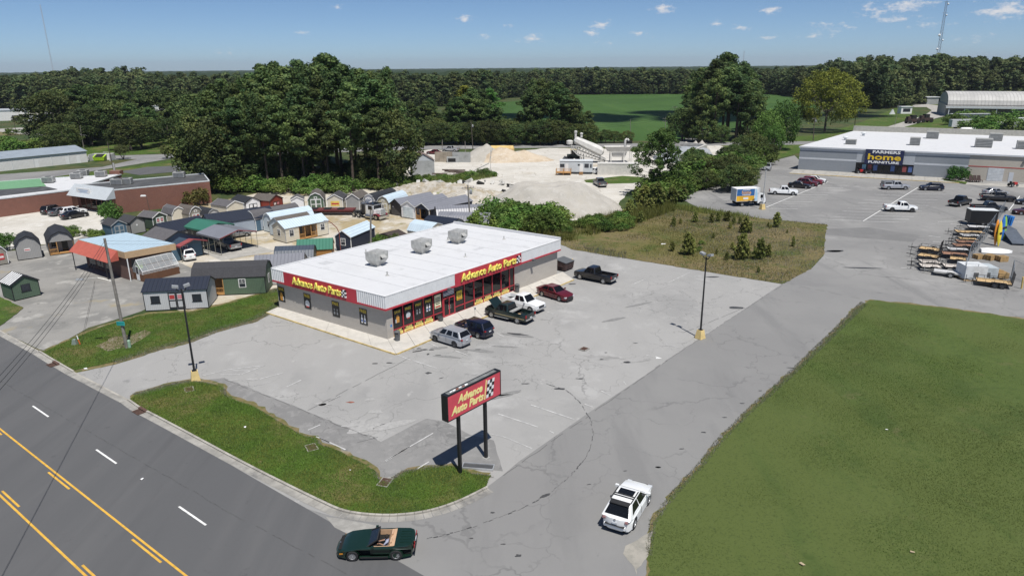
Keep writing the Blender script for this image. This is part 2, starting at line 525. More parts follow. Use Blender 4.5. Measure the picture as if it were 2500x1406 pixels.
m_farlot = GM('far_lot_asphalt',(.24,.237,.23),[((.195,.193,.19),.05,.4,.62),((.285,.28,.272),.12,.52,.7),((.17,.17,.168),.25,.55,.7,(1,.05,1),R(-3)),((.26,.257,.25),14,.52,.72)],((60,.3,.01),),.9,cracks=(.08,(.10,.10,.10)))
m_conc = GM('concrete',(.37,.355,.325),[((.30,.29,.265),.5,.42,.64),((.42,.405,.37),1.4,.52,.7),((.24,.235,.22),.9,.64,.74)],((50,.2,.006),),.88)
m_oldconc = GM('old_concrete',(.26,.252,.235),[((.20,.196,.185),.25,.4,.62),((.36,.35,.325),.35,.56,.7),((.29,.25,.17),.18,.6,.72),((.15,.148,.14),.8,.62,.74)],((50,.25,.008),),.9)
m_gravel = GM('white_gravel',(.55,.525,.475),[((.47,.445,.395),.1,.4,.62),((.6,.58,.54),.5,.5,.7),((.40,.35,.27),.07,.6,.74),((.42,.40,.36),6,.52,.7),((.36,.33,.28),.9,.6,.72,(1,.15,1),R(12))],((14,.5,.03),),.95)
m_shedlot = GM('shed_lot_gravel',(.50,.46,.39),[((.34,.27,.15),.12,.45,.62),((.58,.55,.50),.3,.52,.7),((.24,.21,.10),.25,.60,.72),((.36,.34,.3),6,.5,.7),((.34,.31,.25),.8,.58,.7,(1,.2,1),R(30))],((14,.5,.03),),.95)
m_vacant = GM('vacant_lot_grass',(.135,.12,.042),[((.18,.14,.07),.09,.42,.6),((.075,.095,.022),.2,.5,.66),((.30,.26,.19),.35,.66,.76),((.05,.075,.015),.9,.56,.7),((.10,.10,.03),5,.5,.7)],((14,.9,.06),),.95)
m_field = GM('crop_field',(.046,.10,.02),[((.038,.085,.017),.02,.4,.6),((.06,.118,.026),.05,.5,.72,(1,.12,1),R(4)),((.075,.115,.035),.6,.6,.75,(1,.1,1),R(4))],((3,.6,.2),),.9)
m_sand = GM('pale_sand',(.41,.388,.35),[((.37,.348,.31),.25,.42,.62),((.45,.43,.395),.6,.52,.7),((.31,.295,.265),2.2,.56,.72),((.39,.365,.32),.5,.5,.68,(1,1,.15))],((9,.5,.06),),.95)
m_rubble = GM('rubble_soil',(.45,.42,.37),[((.35,.30,.22),.5,.42,.62),((.55,.53,.49),.9,.52,.68),((.14,.12,.10),1.6,.64,.72),((.20,.21,.08),.35,.6,.72)],((6,.9,.15),),.95)
m_white = M('white_line_paint',(.72,.72,.70),.7,var=.16,vs=3)
m_worn = M('worn_line_paint',(.47,.468,.46),.8,var=.25,vs=2)
m_yellow = M('yellow_line_paint',(.62,.36,.05),.7,var=.15,vs=2)
m_curbyellow = M('faded_yellow_kerb',(.5,.38,.16),.8,var=.25,vs=1.5)
Zs = dict(ground=0.0,lot=.008,far=.012,drive=.016,road=.02,turf=.024,mark=.03)
ground = sheet('ground',[(-9000,-400,0),(9000,-400,0),(9000,12000,0),(-9000,12000,0)],0,m_ground)
# crop field, far road, yards
sheet('crop_field',[(930,352),(1120,268),(1180,256),(1420,230),(1945,230),(2000,262),(1720,343)],.02,m_field)
sheet('far_road',[(-400,398),(300,380),(620,371),(1000,357),(1300,353.5),(1700,348.5),(2200,343),(2800,336),(2800,344),(2200,351),(1700,356.5),(1350,361),(1000,366),(620,380),(300,390),(-400,409)],.03,m_farlot)
sheet('side_road',[(1640,349),(1700,330),(1722,322),(1735,324),(1722,333),(1692,350)],.028,m_farlot)
sheet('gravel_yard',ragged([(985,430),(1000,395),(1005,372),(1060,364),(1130,374),(1240,372),(1290,367),(1340,362),(1395,362),(1480,364),(1560,372),(1740,352),(1780,362),(1660,425),(1530,470),(1510,505),(1440,535),(1340,545),(1230,530),(1130,520),(960,480),(960,455)],1.5,3),.02,m_gravel)
sheet('yard_grass',ragged([(1425,440),(1520,430),(1560,432),(1600,440),(1545,448),(1470,450),(1430,446)],.5,2),.026,m_verge)
sheet('shed_lot',ragged([(330,735),(360,600),(410,545),(470,505),(600,478),(720,452),(900,452),(1000,468),(1130,508),(1230,535),(1240,600),(700,770),(560,760),(470,765)],.8,1.5),.01,m_shedlot)
sheet('forecourt',ragged([(-330,880),(-300,640),(60,610),(200,575),(350,600),(470,655),(480,690),(345,760),(300,775),(215,800),(110,858),(-20,800),(-100,760)],.3,1.2),.014,m_oldconc)
sheet('carport_slab',[zl(1100,790),zl(1480,960),zl(2400,800),zl(2080,690),zl(1500,620)],.022,m_conc)
sheet('white_parking',ragged([(-250,560),(-200,520),(0,515),(120,505),(200,500),(260,520),(250,560),(170,590),(60,602),(-100,640)],.4,1.5),.016,m_gravel)
sheet('brick_forecourt',[(-250,520),(-200,500),(60,490),(200,478),(240,510),(0,522),(-150,535)],.02,m_oldconc)
# left background: lane past the white building, lawns
sheet('access_lane',[(-300,460),(-200,440),(120,418),(250,408),(330,390),(385,378),(480,372),(560,370),(560,376),(440,384),(330,402),(215,420),(80,440),(-200,475)],.022,m_farlot)
sheet('white_lot',[(-400,330),(0,315),(120,308),(130,328),(100,334),(0,322)],.02,m_conc)
sheet('left_lawn',ragged([(100,360),(300,330),(520,318),(640,330),(640,368),(400,374),(280,380),(210,392),(140,380)],1,3),.012,m_verge)
sheet('middle_lawn',ragged([(90,438),(330,406),(440,388),(560,380),(560,408),(380,420),(260,430),(120,448)],.8,3),.012,m_verge)
sheet('dirt_patch',ragged([(-60,318),(60,312),(130,308),(135,322),(20,332),(-60,330)],1,4),.017,m_dry)
sheet('back_lane',[(290,420),(360,408),(500,402),(620,396),(620,408),(470,416),(340,428)],.024,m_road)
# right background
sheet('right_lane',[(2060,350),(2100,330),(2180,306),(2255,283),(2275,270),(2262,262),(2232,262),(2225,256),(2255,254),(2300,259),(2330,270),(2420,272),(2420,285),(2310,283),(2290,288),(2210,310),(2140,332),(2110,350)],.03,m_conc)
sheet('right_lawn',ragged([(1690,356),(1760,345),(2000,330),(2100,300),(2220,250),(2320,245),(2330,258),(2225,262),(2235,285),(2080,340),(1960,372),(1800,410),(1720,440),(1650,440),(1700,400),(1755,360)],1,3),.014,m_verge)
sheet('right_far_lawn',ragged([(2150,320),(2230,300),(2300,290),(2800,290),(2800,320),(2300,322)],.8,3),.014,m_verge)
# store lot, far lot, driveway
sheet('store_lot',[(120,895),(182,904),(280,884),(392,847),(462,830),(616,783),(652,763),(690,733),(1360,590),(1395,607),(1911,694),(1990,650),(1600,930),(1400,1120),(1230,1300),(900,1330),(500,1110),(310,990)],Zs['lot'],m_lot)
sheet('furniture_lot',[(1911,694),(1980,657),(2011,624),(2014,579),(2019,549),(1860,534),(1710,510),(1665,487),(1745,445),(1828,408),(1940,380),(1960,400),(2900,440),(2900,835),(2500,783),(2125,736),(2090,752),(2000,760)],Zs['far'],m_farlot)
drive_px = [(1911,692),(1780,780),(1599,900),(1438,1007),(1266,1127),(1227,1160),(1190,1188),(1117,1228),(1042,1252),(960,1262),(892,1262),(820,1262),(640,1210),(700,1500),(1560,1500),(1582,1406),(1585,1355),(1594,1276),(1646,1206),(1708,1140),(1761,1073),(1840,994),(1906,937),(1967,880),(2050,800),(2125,735),(2230,746),(2230,726),(2060,700),(1985,700)]
sheet('driveway',drive_px,Zs['drive'],m_drive)
# main road strip
g0, g1 = G(0,812), G(760,1248)
rd = (g1-g0).normalized(); rn = Vector((rd.y,-rd.x,0))
if rn.dot(G(0,1300)-g0) < 0:
 rn = -rn
O = G(330,1001)
def road_pt(s_,w):
 p = O + rd * s_ + rn * w
 return (p.x,p.y,0)
road = sheet('main_road',[road_pt(-160,0),road_pt(60,0),road_pt(60,19),road_pt(-160,19)],Zs['road'],m_road)
def strip(a,b,w,name,mat,parent,z=Zs['mark']):
 a, b = (G(*p) if len(p) == 2 else Vector(p) for p in (a,b))
 d = (b-a).normalized(); n = Vector((-d.y,d.x,0)) * w / 2
 me = bpy.data.meshes.new(name)
 me.from_pydata([(p.x,p.y,z) for p in (a-n,b-n,b+n,a+n)],[],[(0,1,2,3)])
 bm = bmesh.new(); bm.from_mesh(me); bmesh.ops.recalc_face_normals(bm,faces=bm.faces)
 if bm.faces[:] and bm.faces[:][0].normal.z < 0:
  bmesh.ops.reverse_faces(bm,faces=bm.faces[:])
 bm.to_mesh(me); bm.free()
 me.materials.append(mat)
 return link(name,me,parent)
 # long yellow lines and dashes
def rs(px,py):
 p = G(px,py) - O
 return p.dot(rd), p.dot(rn)
def lane(s0,s1,w,width,name,mat):
 return strip(road_pt(s0,w),road_pt(s1,w),width,name,mat,road)
w_y1 = (rs(0,1056)[1]+rs(235,1230)[1]+rs(440,1385)[1]) / 3
w_y2 = (rs(0,1222)[1]+rs(200,1382)[1]) / 2
w_wh = (rs(96,1008)[1]+rs(260,1115)[1]+rs(481,1259)[1]) / 3
lane(-160,60,w_y1,.13,'yellow_line',m_yellow)
lane(-160,60,w_y2,.13,'yellow_line',m_yellow)
for i in range(-8,5):
 sA, sB = rs(118,1153)[0], rs(328,1314)[0]
 per = sB - sA
 lane(sA+per*i,sA+per*i+(rs(172,1193)[0]-sA),w_y1+.27,.13,'yellow_dash',m_yellow)
 sC = rs(-15,1207)[0]
 lane(sC+per*i,sC+per*i+2.9,w_y2-.27,.13,'yellow_dash',m_yellow)
 sW = rs(234,1098)[0]; perw = (rs(447,1237)[0]-rs(77,995)[0]) / 2
 lane(sW+perw*i,sW+perw*i+(rs(286,1131)[0]-sW),w_wh,.13,'white_dash',m_white)
 # kerb and gutter, built as cast lengths
m_kerb = M('kerb_concrete',(.36,.34,.30),.85,var=.2,vs=.8,dirt=(.22,.205,.18))
m_gutter = M('gutter_concrete',(.30,.288,.262),.85,var=.22,vs=.6,dirt=(.13,.128,.125))
def resample(pts,step):
 out = [pts[0]]
 acc = 0
 for a, b in zip(pts,pts[1:]):
  L_ = (b-a).length
  k = max(1,round(L_/step))
  for j in range(1,k+1):
   out.append(a.lerp(b,j/k))
 return out
def kerb_run(px,name='kerb',h=.14,w=.16,gw=.55,step=3.0):
 pts = resample([G(*p) for p in smooth_poly(px,2,False)],step)
 kb = thing_struct(name)
 for i, (a,b) in enumerate(zip(pts,pts[1:])):
  d = (b-a).normalized(); n = Vector((-d.y,d.x,0))
  if n.y > 0: n = -n # towards the road (nearer the camera)
  e = d * .008
  a2, b2 = a + e, b - e
  q = MB().add([(p.x,p.y,z) for z in (0,h) for p in (a2,b2,b2+n*w,a2+n*w)],
 [(3,2,1,0),(4,5,6,7),(0,1,5,4),(1,2,6,5),(2,3,7,6),(3,0,4,7)])
  q.build('kerb_stone',m_kerb,kb)
  if gw:
   q = MB().add([(p.x,p.y,Zs['road']+.006) for p in (a2+n*w,b2+n*w,b2+n*(w+gw),a2+n*(w+gw))],[(0,1,2,3)])
   q.build('gutter_slab',m_gutter,kb)
 return kb
def thing_struct(name):
 o = bpy.data.objects.new(name,None); COL.objects.link(o); o['kind'] = 'structure'
 return o
kerb_px = [(316,976),(345,997),(376,1012),(472,1063),(600,1132),(720,1192),(780,1221),(836,1247),(892,1256),(960,1259),(1042,1250),(1117,1226),(1188,1190)]
kerb_run(kerb_px)
kerb_run([(98,858),(130,878),(165,898),(182,908)])
kerb_run([(-120,745),(-60,776),(0,806),(60,838),(98,858)],h=.03)
kerb_run([(182,908),(230,932),(280,958),(316,976)],h=.03)
# grass
verge_px = [(316,976),(332,966),(400,946),(468,932),(520,939),(544,946),(546,962),(560,974),(620,994),(680,1030),(740,1066),(772,1072),(782,1088),(808,1094),(872,1126),(915,1150),
 (922,1172),(945,1180),(962,1172),(990,1153),(1049,1143),(1098,1138),(1150,1158),(1200,1163),(1186,1190),(1117,1226),(1042,1250),(960,1258.6),(892,1256),(836,1247),(780,1221),(720,1192),(600,1132),(472,1063),(376,1012),(345,997)]
sheet('verge_margin',ragged([(p[0]+(6 if 400 < p[0] < 1180 and p[1] < 1182 and i < 24 else 0),p[1]-(9 if i < 24 else 0)) for i,p in enumerate(verge_px)],.55,.5),Zs['turf']+.001,m_dry)
sheet('verge',ragged(verge_px,.28,.35),.09,m_verge)
strip_px = [(105,860),(150,840),(215,812),(262,795),(330,775),(360,768),(470,762),(560,742),(650,715),(690,705),(690,738),(652,765),(616,783),(530,806),(462,832),(392,849),(280,884),(182,905),(130,880)]
sheet('roadside_margin',ragged([(x,y+(6 if i > 9 else-5)) for i,(x,y) in enumerate(strip_px)],.55,.5),Zs['turf'],m_dry)
sheet('roadside_grass',ragged(strip_px,.3,.4),.06,m_verge)
sheet('bare_soil',ragged([(236,846),(270,826),(318,818),(355,806),(366,814),(340,834),(305,850),(264,858)],.6,.3),.068,GM('bare_soil_mat',(.20,.165,.11),[((.30,.27,.22),1.2,.5,.7),((.10,.10,.04),.9,.48,.66),((.13,.105,.075),2.5,.5,.7)],((8,.8,.06),)))
sheet('corner_lawn',ragged([(-120,740),(-80,700),(0,726),(58,752),(30,775),(-2,798),(-60,770)],.2,.5),.07,m_verge)
lawn_px = [(1580,1430),(1585,1355),(1594,1276),(1646,1206),(1708,1140),(1761,1073),(1840,994),(1906,937),(1967,880),(2050,800),(2097,750),(2125,734),(2300,752),(2500,780),(2900,832),(3300,1700),(1560,1700)]
sheet('lawn_margin',ragged([(x-(9 if i < 11 else 0),y-(3 if 10 < i < 15 else 0)) for i,(x,y) in enumerate(lawn_px)],.7,.5),Zs['turf'],m_dry)
sheet('lawn',ragged(lawn_px,.3,.3),.045,m_lawn)
vac_px = [(1340,585),(1395,609),(1500,627),(1600,643),(1750,668),(1911,694),(1980,657),(2011,624),(2014,579),(2019,549),(1860,534),(1710,510),(1640,498),(1500,520),(1380,545),(1240,540),(1170,548),(1250,580)]
sheet('vacant_lot',ragged(vac_px,.4,.6),.05,m_vacant)
# store lot markings, drains, stains
pm = thing_struct('lot_markings')
def mark(a,b,w=.1,m=m_worn,z=Zs['mark']):
 strip(a,b,w,'painted_line',m,pm,z)
for a, b in ((zw(610,0),zw(765,52)),(zw(1985,138),zw(2000,158)),(zw(1840,200),zw(1898,228)),(zw(1730,285),zw(1782,305)),(zw(1380,290),zw(1662,385)),(zw(1165,348),zw(1425,435)),
 (zw(1500,460),zw(1528,474)),(zw(430,655),zw(740,475)),(zw(60,268),zw(138,232)),(zw(610,725),zw(715,660)),(zw(0,505),zw(170,582)),
 (zx(1240,168),zx(1400,130)),(zx(1400,130),zx(1615,106)),(zx(1475,160),zx(1615,106)),(zx(1345,163),zx(1465,162)),(zx(1420,138),zx(1525,139)),(zx(1585,190),zx(1730,150)),(zx(1750,236),zx(1838,195)),
 (zx(1880,500),zx(1955,467)),(zx(1930,540),zx(2010,575)),(zx(2355,690),zx(2500,600)),(zx(2005,325),zx(2080,290)),(zq(190,1160),zq(410,1245)),(zq(670,955),zq(850,1035)),(zq(1120,1090),zq(1335,1170)),(zq(1800,820),zq(1915,870)),
 (zg(2200,705),zg(2340,745)),(zj(760,1290),zj(850,1312)),(zj(920,1205),zj(1035,1232)),(zj(940,700),zj(1110,620)),(zj(640,720),zj(755,670))):
 mark(a,b,.1,m_worn if a[1] > 900 or True else m_white)
arc = [zw(950,505),zw(1050,480),zw(1120,482),zw(1200,498),zw(1280,530),zw(1388,576)]
for a, b in zip(arc,arc[1:]):
 mark(a,b,.07,m_worn)
mark(zw(1640,300+0),zw(1641,301),.02)
t = MB()
tri = [G(*zj(835,1300)),G(*zj(888,1318)),G(*zj(838,1320))]
t.add([(p.x,p.y,Zs['mark']) for p in tri],[(0,1,2)]).build('painted_arrow_head',m_white,pm)
m_grate = M('rusty_grate_iron',(.10,.055,.04),.8,var=.3,vs=6)
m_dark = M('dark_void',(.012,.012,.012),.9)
def drain(c,ang,lx,ly,label,bars=7,frame=True):
 p = G(*c)
 o = thing('storm_drain',label,'drain',(p.x,p.y,.03),ang)
 MB().box(-lx/2,lx/2,-ly/2,ly/2,0,.012).build('sump',m_dark,o)
 if frame:
  q = MB()
  for a in ((-lx/2-.07,lx/2+.07,-ly/2-.07,-ly/2),(-lx/2-.07,lx/2+.07,ly/2,ly/2+.07),(-lx/2-.07,-lx/2,-ly/2,ly/2),(lx/2,lx/2+.07,-ly/2,ly/2)):
   q.box(*a,0,.07)
  q.build('frame',m_gutter,o)
 for i in range(bars):
  x = -lx / 2 + (i+.5) * lx / bars
  MB().box(x-lx/bars*.28,x+lx/bars*.28,-ly/2,ly/2,.015,.075).build('grate_bar',m_grate,o)
 return o
lot_ang = math.atan2(*(G(1360,671)-G(947,831)).to_2d().yx)
drain((1426,853),lot_ang,.75,.6,'square black drain grate in the middle of the store lot',6)
drain(zx(1902,610),lot_ang+1.2,.9,.65,'rusty drain grate at the bulge of the verge edge')
drain(zx(2350,822),lot_ang+.4,.9,.65,'rusty drain grate in the notch of verge beside the pylon sign')
drain(zx(1155,255),lot_ang+1.2,.9,.6,'rusty drain grate below the yellow lamp base near the road')
rang = math.atan2(rd.y,rd.x)
def inlet(c,label):
 p = G(*c)
 o = thing('kerb_inlet',label,'drain',(p.x,p.y,.03),rang)
 MB().box(-.55,.55,-.5,.05,0,.012).build('sump',m_dark,o)
 for i in range(7):
  x = -.55 + (i+.5) * 1.1 / 7
  MB().box(x-.045,x+.045,-.5,.05,.014,.03).build('grate_bar',m_grate,o)
 MB().box(-.55,.55,.06,.3,.0,.155).build('inlet_hood',m_grate,o)
inlet(zx(860,385),'kerb inlet grate beside the grass verge at the road edge')
inlet(zx(330,100),'kerb inlet grate at the road edge below the utility pole')
# oil stains and tar lines
m_stain = M('oil_stain',(.06,.06,.06),.55,var=.3,vs=3)
m_tar = M('tar_crack',(.075,.075,.075),.7,var=.3,vs=3)
m_redst = M('red_clay_stain',(.25,.09,.06),.9,var=.3,vs=3)
m_pale = M('pale_worn_asphalt',(.33,.325,.315),.9,var=.12,vs=3); m_smudge = M('tyre_smudge',(.21,.208,.203),.85,var=.15,vs=3)
def blotch(px,rx,ry,ang=0.0,mat=m_stain,name='stain',z=.027):
 c = G(*px)
 vs = []
 n = 18
 for i in range(n):
  t_ = 2 * PI * i / n
  r = 1 + .55 * mnoise.noise(Vector((px[0]+math.cos(t_)*1.3,px[1]+math.sin(t_)*1.3,.5)))
  x, y = rx * r * math.cos(t_), ry * r * math.sin(t_)
  vs.append((c.x+x*math.cos(ang)-y*math.sin(ang),c.y+x*math.sin(ang)+y*math.cos(ang),z))
 me = bpy.data.meshes.new(name); me.from_pydata(vs,[],[tuple(range(n))]); me.materials.append(mat)
 return link(name,me,pm)
for px, rx, ry, an in ((zw(1570,185),.45,.2,0),(zw(712,82),.3,.22,0),(zw(1345,152),.35,.09,0),(zw(365,20),.3,.1,0),(zw(455,16),.32,.13,0),(zw(1700,120),.3,.1,0),(zw(2010,10),.3,.12,0),(zw(795,115),.2,.06,.6),
 (zq(505,1105),.5,.14,.4),(zq(635,1077),.32,.16,0),(zq(740,1080),.25,.1,0),(zq(690,1150),.2,.12,1),(zq(540,1062),.25,.08,0),(zq(855,1165),.25,.06,0),(zq(1490,1075),.3,.1,0),(zq(2110,830),1.1,.22,-.3),
 (zj(1495,905),.9,.35,0),(zj(155,712),.5,.2,.3),(zj(605,1350),.3,.12,0),(zj(395,1325),.15,.1,0),(zj(430,1270),.15,.08,0),(zj(670,1193),.2,.07,0),(zj(1300,655),.9,.25,0),(zj(2295,445),1.4,.5,.2),
 (zw(1480,880),.4,.13,.4),(zw(1760,808),.15,.05,.3),(zw(2210,697),.15,.08,0),(zw(1130,992),.15,.07,0),(zw(1300,1272),.2,.12,0),(zw(1200,1198),.15,.05,0),(zw(1995,720),.15,.05,.3),(zw(990,1160),.12,.05,0),
 (Z(1400,880,2.273)(1205,42),.4,.09,-.1),(Z(1400,880,2.273)(838,316),.2,.08,0),(Z(1400,880,2.273)(935,238),.2,.08,0),(Z(1400,880,2.273)(722,399),.2,.08,0),(Z(1400,880,2.273)(600,490),.18,.07,0),(Z(1400,880,2.273)(470,592),.2,.08,0),(Z(1400,880,2.273)(1035,168),.2,.08,0)):
 blotch(px,rx,ry,an)
blotch(zw(205,273),.35,.13,0,m_redst)
blotch(ze(445,1136),2.3,.3,-.12,m_stain); blotch(ze(150,965),1.0,.5,0,m_tar)
m_patch = GM('asphalt_patch',(.17,.169,.166),[((.195,.193,.19),.4,.4,.65),((.15,.15,.148),10,.5,.7)],((60,.3,.01),))
sheet('asphalt_patch',[zd(880,1010),zd(1180,1000),zd(1540,1055),zd(1490,1100),zd(1160,1075),zd(890,1050)],.02,m_patch)
m_lot2 = GM('older_lot_asphalt',(.225,.222,.216),[((.19,.188,.184),.25,.42,.62),((.29,.285,.275),.5,.56,.7,(1,.35,1),R(30)),((.255,.25,.243),1.6,.5,.7),((.15,.15,.148),.8,.62,.75),((.20,.198,.194),18,.54,.72)],((60,.3,.01),),.9,cracks=(.2,(.09,.09,.088)))
sheet('worn_lot_patch',ragged([(478,930),(548,922),(700,984),(930,1078),(1040,1022),(1085,1028),(1150,1062),(1205,1075),(1228,1150),(1098,1142),(990,1157),(930,1168),(870,1130),(740,1070),(620,998),(548,968)],.18,.6),.0135,m_lot2)
for px, rx_, ry_, an in ((zw(300,440),1.5,.5,.5),(zw(480,420),1.8,.45,.45),(zw(30,290),.5,.3,0),(zw(330,255),.5,.25,0),(zw(370,335),.6,.3,0),(zx(1960,340),.5,.3,0),(zx(1540,190),.5,.25,0),(zx(1420,195),.5,.2,0),(zx(2150,470),.8,.35,.3)):
 blotch(px,rx_,ry_,an,m_pale,'pale_patch',.0265)
for px, rx_, ry_, an in ((zg(1420,1020),.9,.3,.2),(zq(1500,1090),1.6,.3,-.25),(zq(2100,850),1.8,.35,-.3),(zq(1950,1030),1.2,.2,-.2),(zj(500,1000),1.5,.3,.5),(zj(700,880),1.6,.25,.5),(zw(1150,240),1.2,.3,.4),(zw(1230,215),1.3,.25,.4),(zq(1000,1190),1.2,.2,-.2)):
 blotch(px,rx_,ry_,an,m_smudge,'smudge',.0262)
sheet('asphalt_patch',[zw(40,1020),zw(130,1030),zw(390,1080),zw(260,1130),zw(190,1135),zw(100,1090)],.026,m_oldconc)
sheet('sandy_silt',ragged([zw(2140,1130),zw(2190,1110),zw(2150,1250),zw(2070,1400),zw(2050,1340),zw(1980,1260),zw(2000,1210)],.25,.4),.026,GM('silt',(.33,.31,.27),[((.25,.24,.21),1.2,.4,.65)]))
tarpx = [zw(1450,140),zw(1530,170),zw(1600,190),zw(1650,225),zw(1700,275),zw(1740,335),zw(1770,390),zw(1786,450),zw(1784,520),zw(1760,590),zw(1720,660),zw(1650,740),zw(1560,820),zw(1480,880),zw(1400,925),zw(1300,975),zw(1180,1020),zw(1050,1070),zw(900,1120),zw(700,1165)]
tp = [G(*p) for p in smooth_poly(tarpx,2,False)]
rr = random.Random(3)
q = MB()
for a, b in zip(tp,tp[1:]):
 L_ = (b-a).length
 k = max(1,int(L_/.22))
 for j in range(k):
  if rr.random() < .07: continue
  p0, p1 = a.lerp(b,j/k), a.lerp(b,(j+.85)/k)
  d = (p1-p0).normalized(); n = Vector((-d.y,d.x,0)); w = rr.choice((.012,.02,.03,.05))
  o_ = n * rr.uniform(-.05,.05)
  q.add([(p.x,p.y,.026) for p in (p0+o_-n*w,p1+o_-n*w,p1+o_+n*w*rr.uniform(.3,1),p0+o_+n*w*rr.uniform(.3,1))],[(0,1,2,3)])
kind(q.build('leak_trail',m_stain,pm,fix=False),'stuff')
# cracks and joints in the store lot
q = MB()
for a, b in ((zx(1370,190),zx(2300,560)),(zx(1880,380),zx(2500,60)),(zw(0,380),zw(360,505)),(zw(380,500),zw(200,545)),(zw(1200,750),zw(2270,0)),(zj(830,1395),zj(1870,718)),(zj(1070,1105),zj(1560,905)),(zj(2500,830),zj(1930,715)),(zx(0,200),zx(1400,1000)),(zx(1400,1000),zx(2600,1640)),(zx(900,1390),zx(1500,1640))):
 A_, B_ = G(*a), G(*b)
 k = max(3,int((B_-A_).length/.5))
 prev = None
 d = (B_-A_).normalized(); n = Vector((-d.y,d.x,0))
 for j in range(k+1):
  p = A_.lerp(B_,j/k)
  p = p + n * mnoise.noise(p*.8) * .12
  if prev is not None and rr.random() > .22:
   q.add([(v.x,v.y,.0275) for v in (prev-n*.018,p-n*.018,p+n*.018,prev+n*.018)],[(0,1,2,3)])
  prev = p
kind(q.build('crack_lines',m_tar,pm,fix=False),'stuff')
# far lot stall lines
fm = thing_struct('furniture_lot_markings')
def fmark(a,b,w=.12,m=m_white):
 strip(a,b,w,'painted_line',m,fm,.024)
fmark(zd(480,862),zd(905,687),.15); fmark(zd(1145,957),zd(1520,727),.15); fmark(ze(1915,555),ze(2025,410),.14)
for k in range(12):
 f = k / 11
 a = (480+(905-480)*f,862+(687-862)*f)
 fmark(zd(a[0]+6,a[1]+8),zd(a[0]+215-40*f,a[1]+11),.1,m_worn if k % 3 else m_white)
 fmark(zd(a[0]-6,a[1]+3),zd(a[0]-130+20*f,a[1]+1),.1,m_worn)
for k in range(13):
 f = k / 12
 a = (1145+(1520-1145)*f,957+(727-957)*f)
 fmark(zd(a[0]+10,a[1]+2),zd(a[0]+290-40*f,a[1]+8),.1,m_worn if k % 2 else m_white)
 fmark(zd(a[0]-10,a[1]-2),zd(a[0]-250+60*f,a[1]-12),.1,m_worn if k % 3 else m_white)
for a, b in ((zs(130,985),zs(330,990)),(zs(620,575),zs(760,590)),(zs(560,490),zs(740,505)),(zs(900,300),zs(1080,310)),(zs(460,620),zs(600,630)),(zs(700,265),zs(1000,262)),(zs(0,270),zs(190,275)),(zs(0,225),zs(250,230))):
 fmark(a,b,.1,m_white)
 # ================================================================== AUTO PARTS STORE
m_block = M('painted_block_greige',(.43,.40,.36),.85,kind='block',var=.06,vs=.7)
m_blockside = m_block
m_roofw = M('white_roof_membrane',(.57,.575,.585),.75,var=.05,vs=.35,dirt=(.47,.475,.48))
m_seam = M('roof_seam_grey',(.48,.485,.495),.8,var=.08)
m_fasciaw = M('white_ribbed_metal',(.66,.67,.68),.45,var=.05)
m_red = M('red_sign_panel',(.47,.035,.055),.45,var=.06)
m_redframe = M('red_window_frame',(.42,.035,.05),.45,var=.08)
m_yel = M('sign_yellow',(.84,.76,.16),.45,var=.04)
m_blk = M('black_print',(.012,.012,.014),.5,var=.1)
m_wht = M('white_print',(.78,.78,.78),.5,var=.04)
m_galv = M('galvanised_sheet',(.46,.455,.43),.5,.35,var=.18,vs=1.5)
m_banner = M('yellow_banner',(.80,.68,.22),.6,var=.06)
m_post_y = M('poster_yellow',(.68,.50,.05),.6,var=.1)
m_grey = M('grey_plastic',(.10,.105,.11),.6,var=.1)
m_bluep = M('poster_blue',(.08,.14,.34),.5)
m_orange = M('poster_orange',(.55,.26,.05),.5)
m_redp = M('poster_red',(.45,.03,.03),.5)
A3, B3, C3 = G(947,831), G(682.6,753), G(1360,671)
ex, ey = (C3-A3).normalized(), (B3-A3).normalized()
SW, SD = (C3-A3).length, (B3-A3).length
store = thing('auto_parts_store','low greige store with white flat roof and red fascia lettered in yellow','store',A3)
def SX(b):
 b.v = [tuple(ex*x+ey*y+Vector((0,0,z))) for x,y,z in b.v]
 return b
def sloc(px,py,z):
 p = G(px,py,z) - A3
 det = ex.x * ey.y - ex.y * ey.x
 return ((p.x*ey.y-p.y*ey.x)/det,(ex.x*p.y-ex.y*p.x)/det)
angF = math.atan2(ex.y,ex.x) # front wall direction
angS = math.atan2(-ey.y,-ey.x) # side wall read left to right (towards the corner)
xw0 = sloc(*zg(1047,935),0)[0]; xd0 = sloc(*zg(1452,782),0)[0]; xd1 = sloc(*zg(1552,747),0)[0]; xw1 = sloc(*zg(2028,563),0)[0]
ZF0, ZF1, OV = 3.42, 4.86, .42
SX(MB().box(0,.3,.02,SD,0,4.7).box(.3,SW-.3,SD-.3,SD,0,4.7).box(SW-.3,SW,.02,SD,0,4.7)
 .box(0,xw0,0,.02,0,4.7).box(.3,xw0,.02,.3,0,4.7).box(xw1,SW,0,.02,0,4.7).box(xw1,SW-.3,.02,.3,0,4.7).box(xw0,xw1,0,.3,3.3,4.7)).build('wall',m_block,store)
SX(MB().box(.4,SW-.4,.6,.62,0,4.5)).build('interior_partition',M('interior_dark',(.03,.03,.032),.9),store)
SX(MB().box(-OV,SW+.12,-OV,SD+.12,ZF1-.12,ZF1)).build('roof',m_roofw,store)
SX(MB().box(SW-.1,SW+.16,-OV,SD+.16,ZF1+.003,ZF1+.28).box(-OV-.02,SW-.1,SD-.1,SD+.16,ZF1+.003,ZF1+.1)).build('parapet',m_roofw,store)
SX(MB().box(-OV-.03,SW-.1,-OV-.03,-OV+.09,ZF1-.02,ZF1+.06).box(-OV-.03,-OV+.09,-OV+.09,SD-.1,ZF1-.02,ZF1+.06)).build('roof_trim',m_wht,store)
SX(MB().box(-OV+.03,SW,-OV+.03,0,ZF0-.02,ZF0)).build('soffit',m_fasciaw,store)
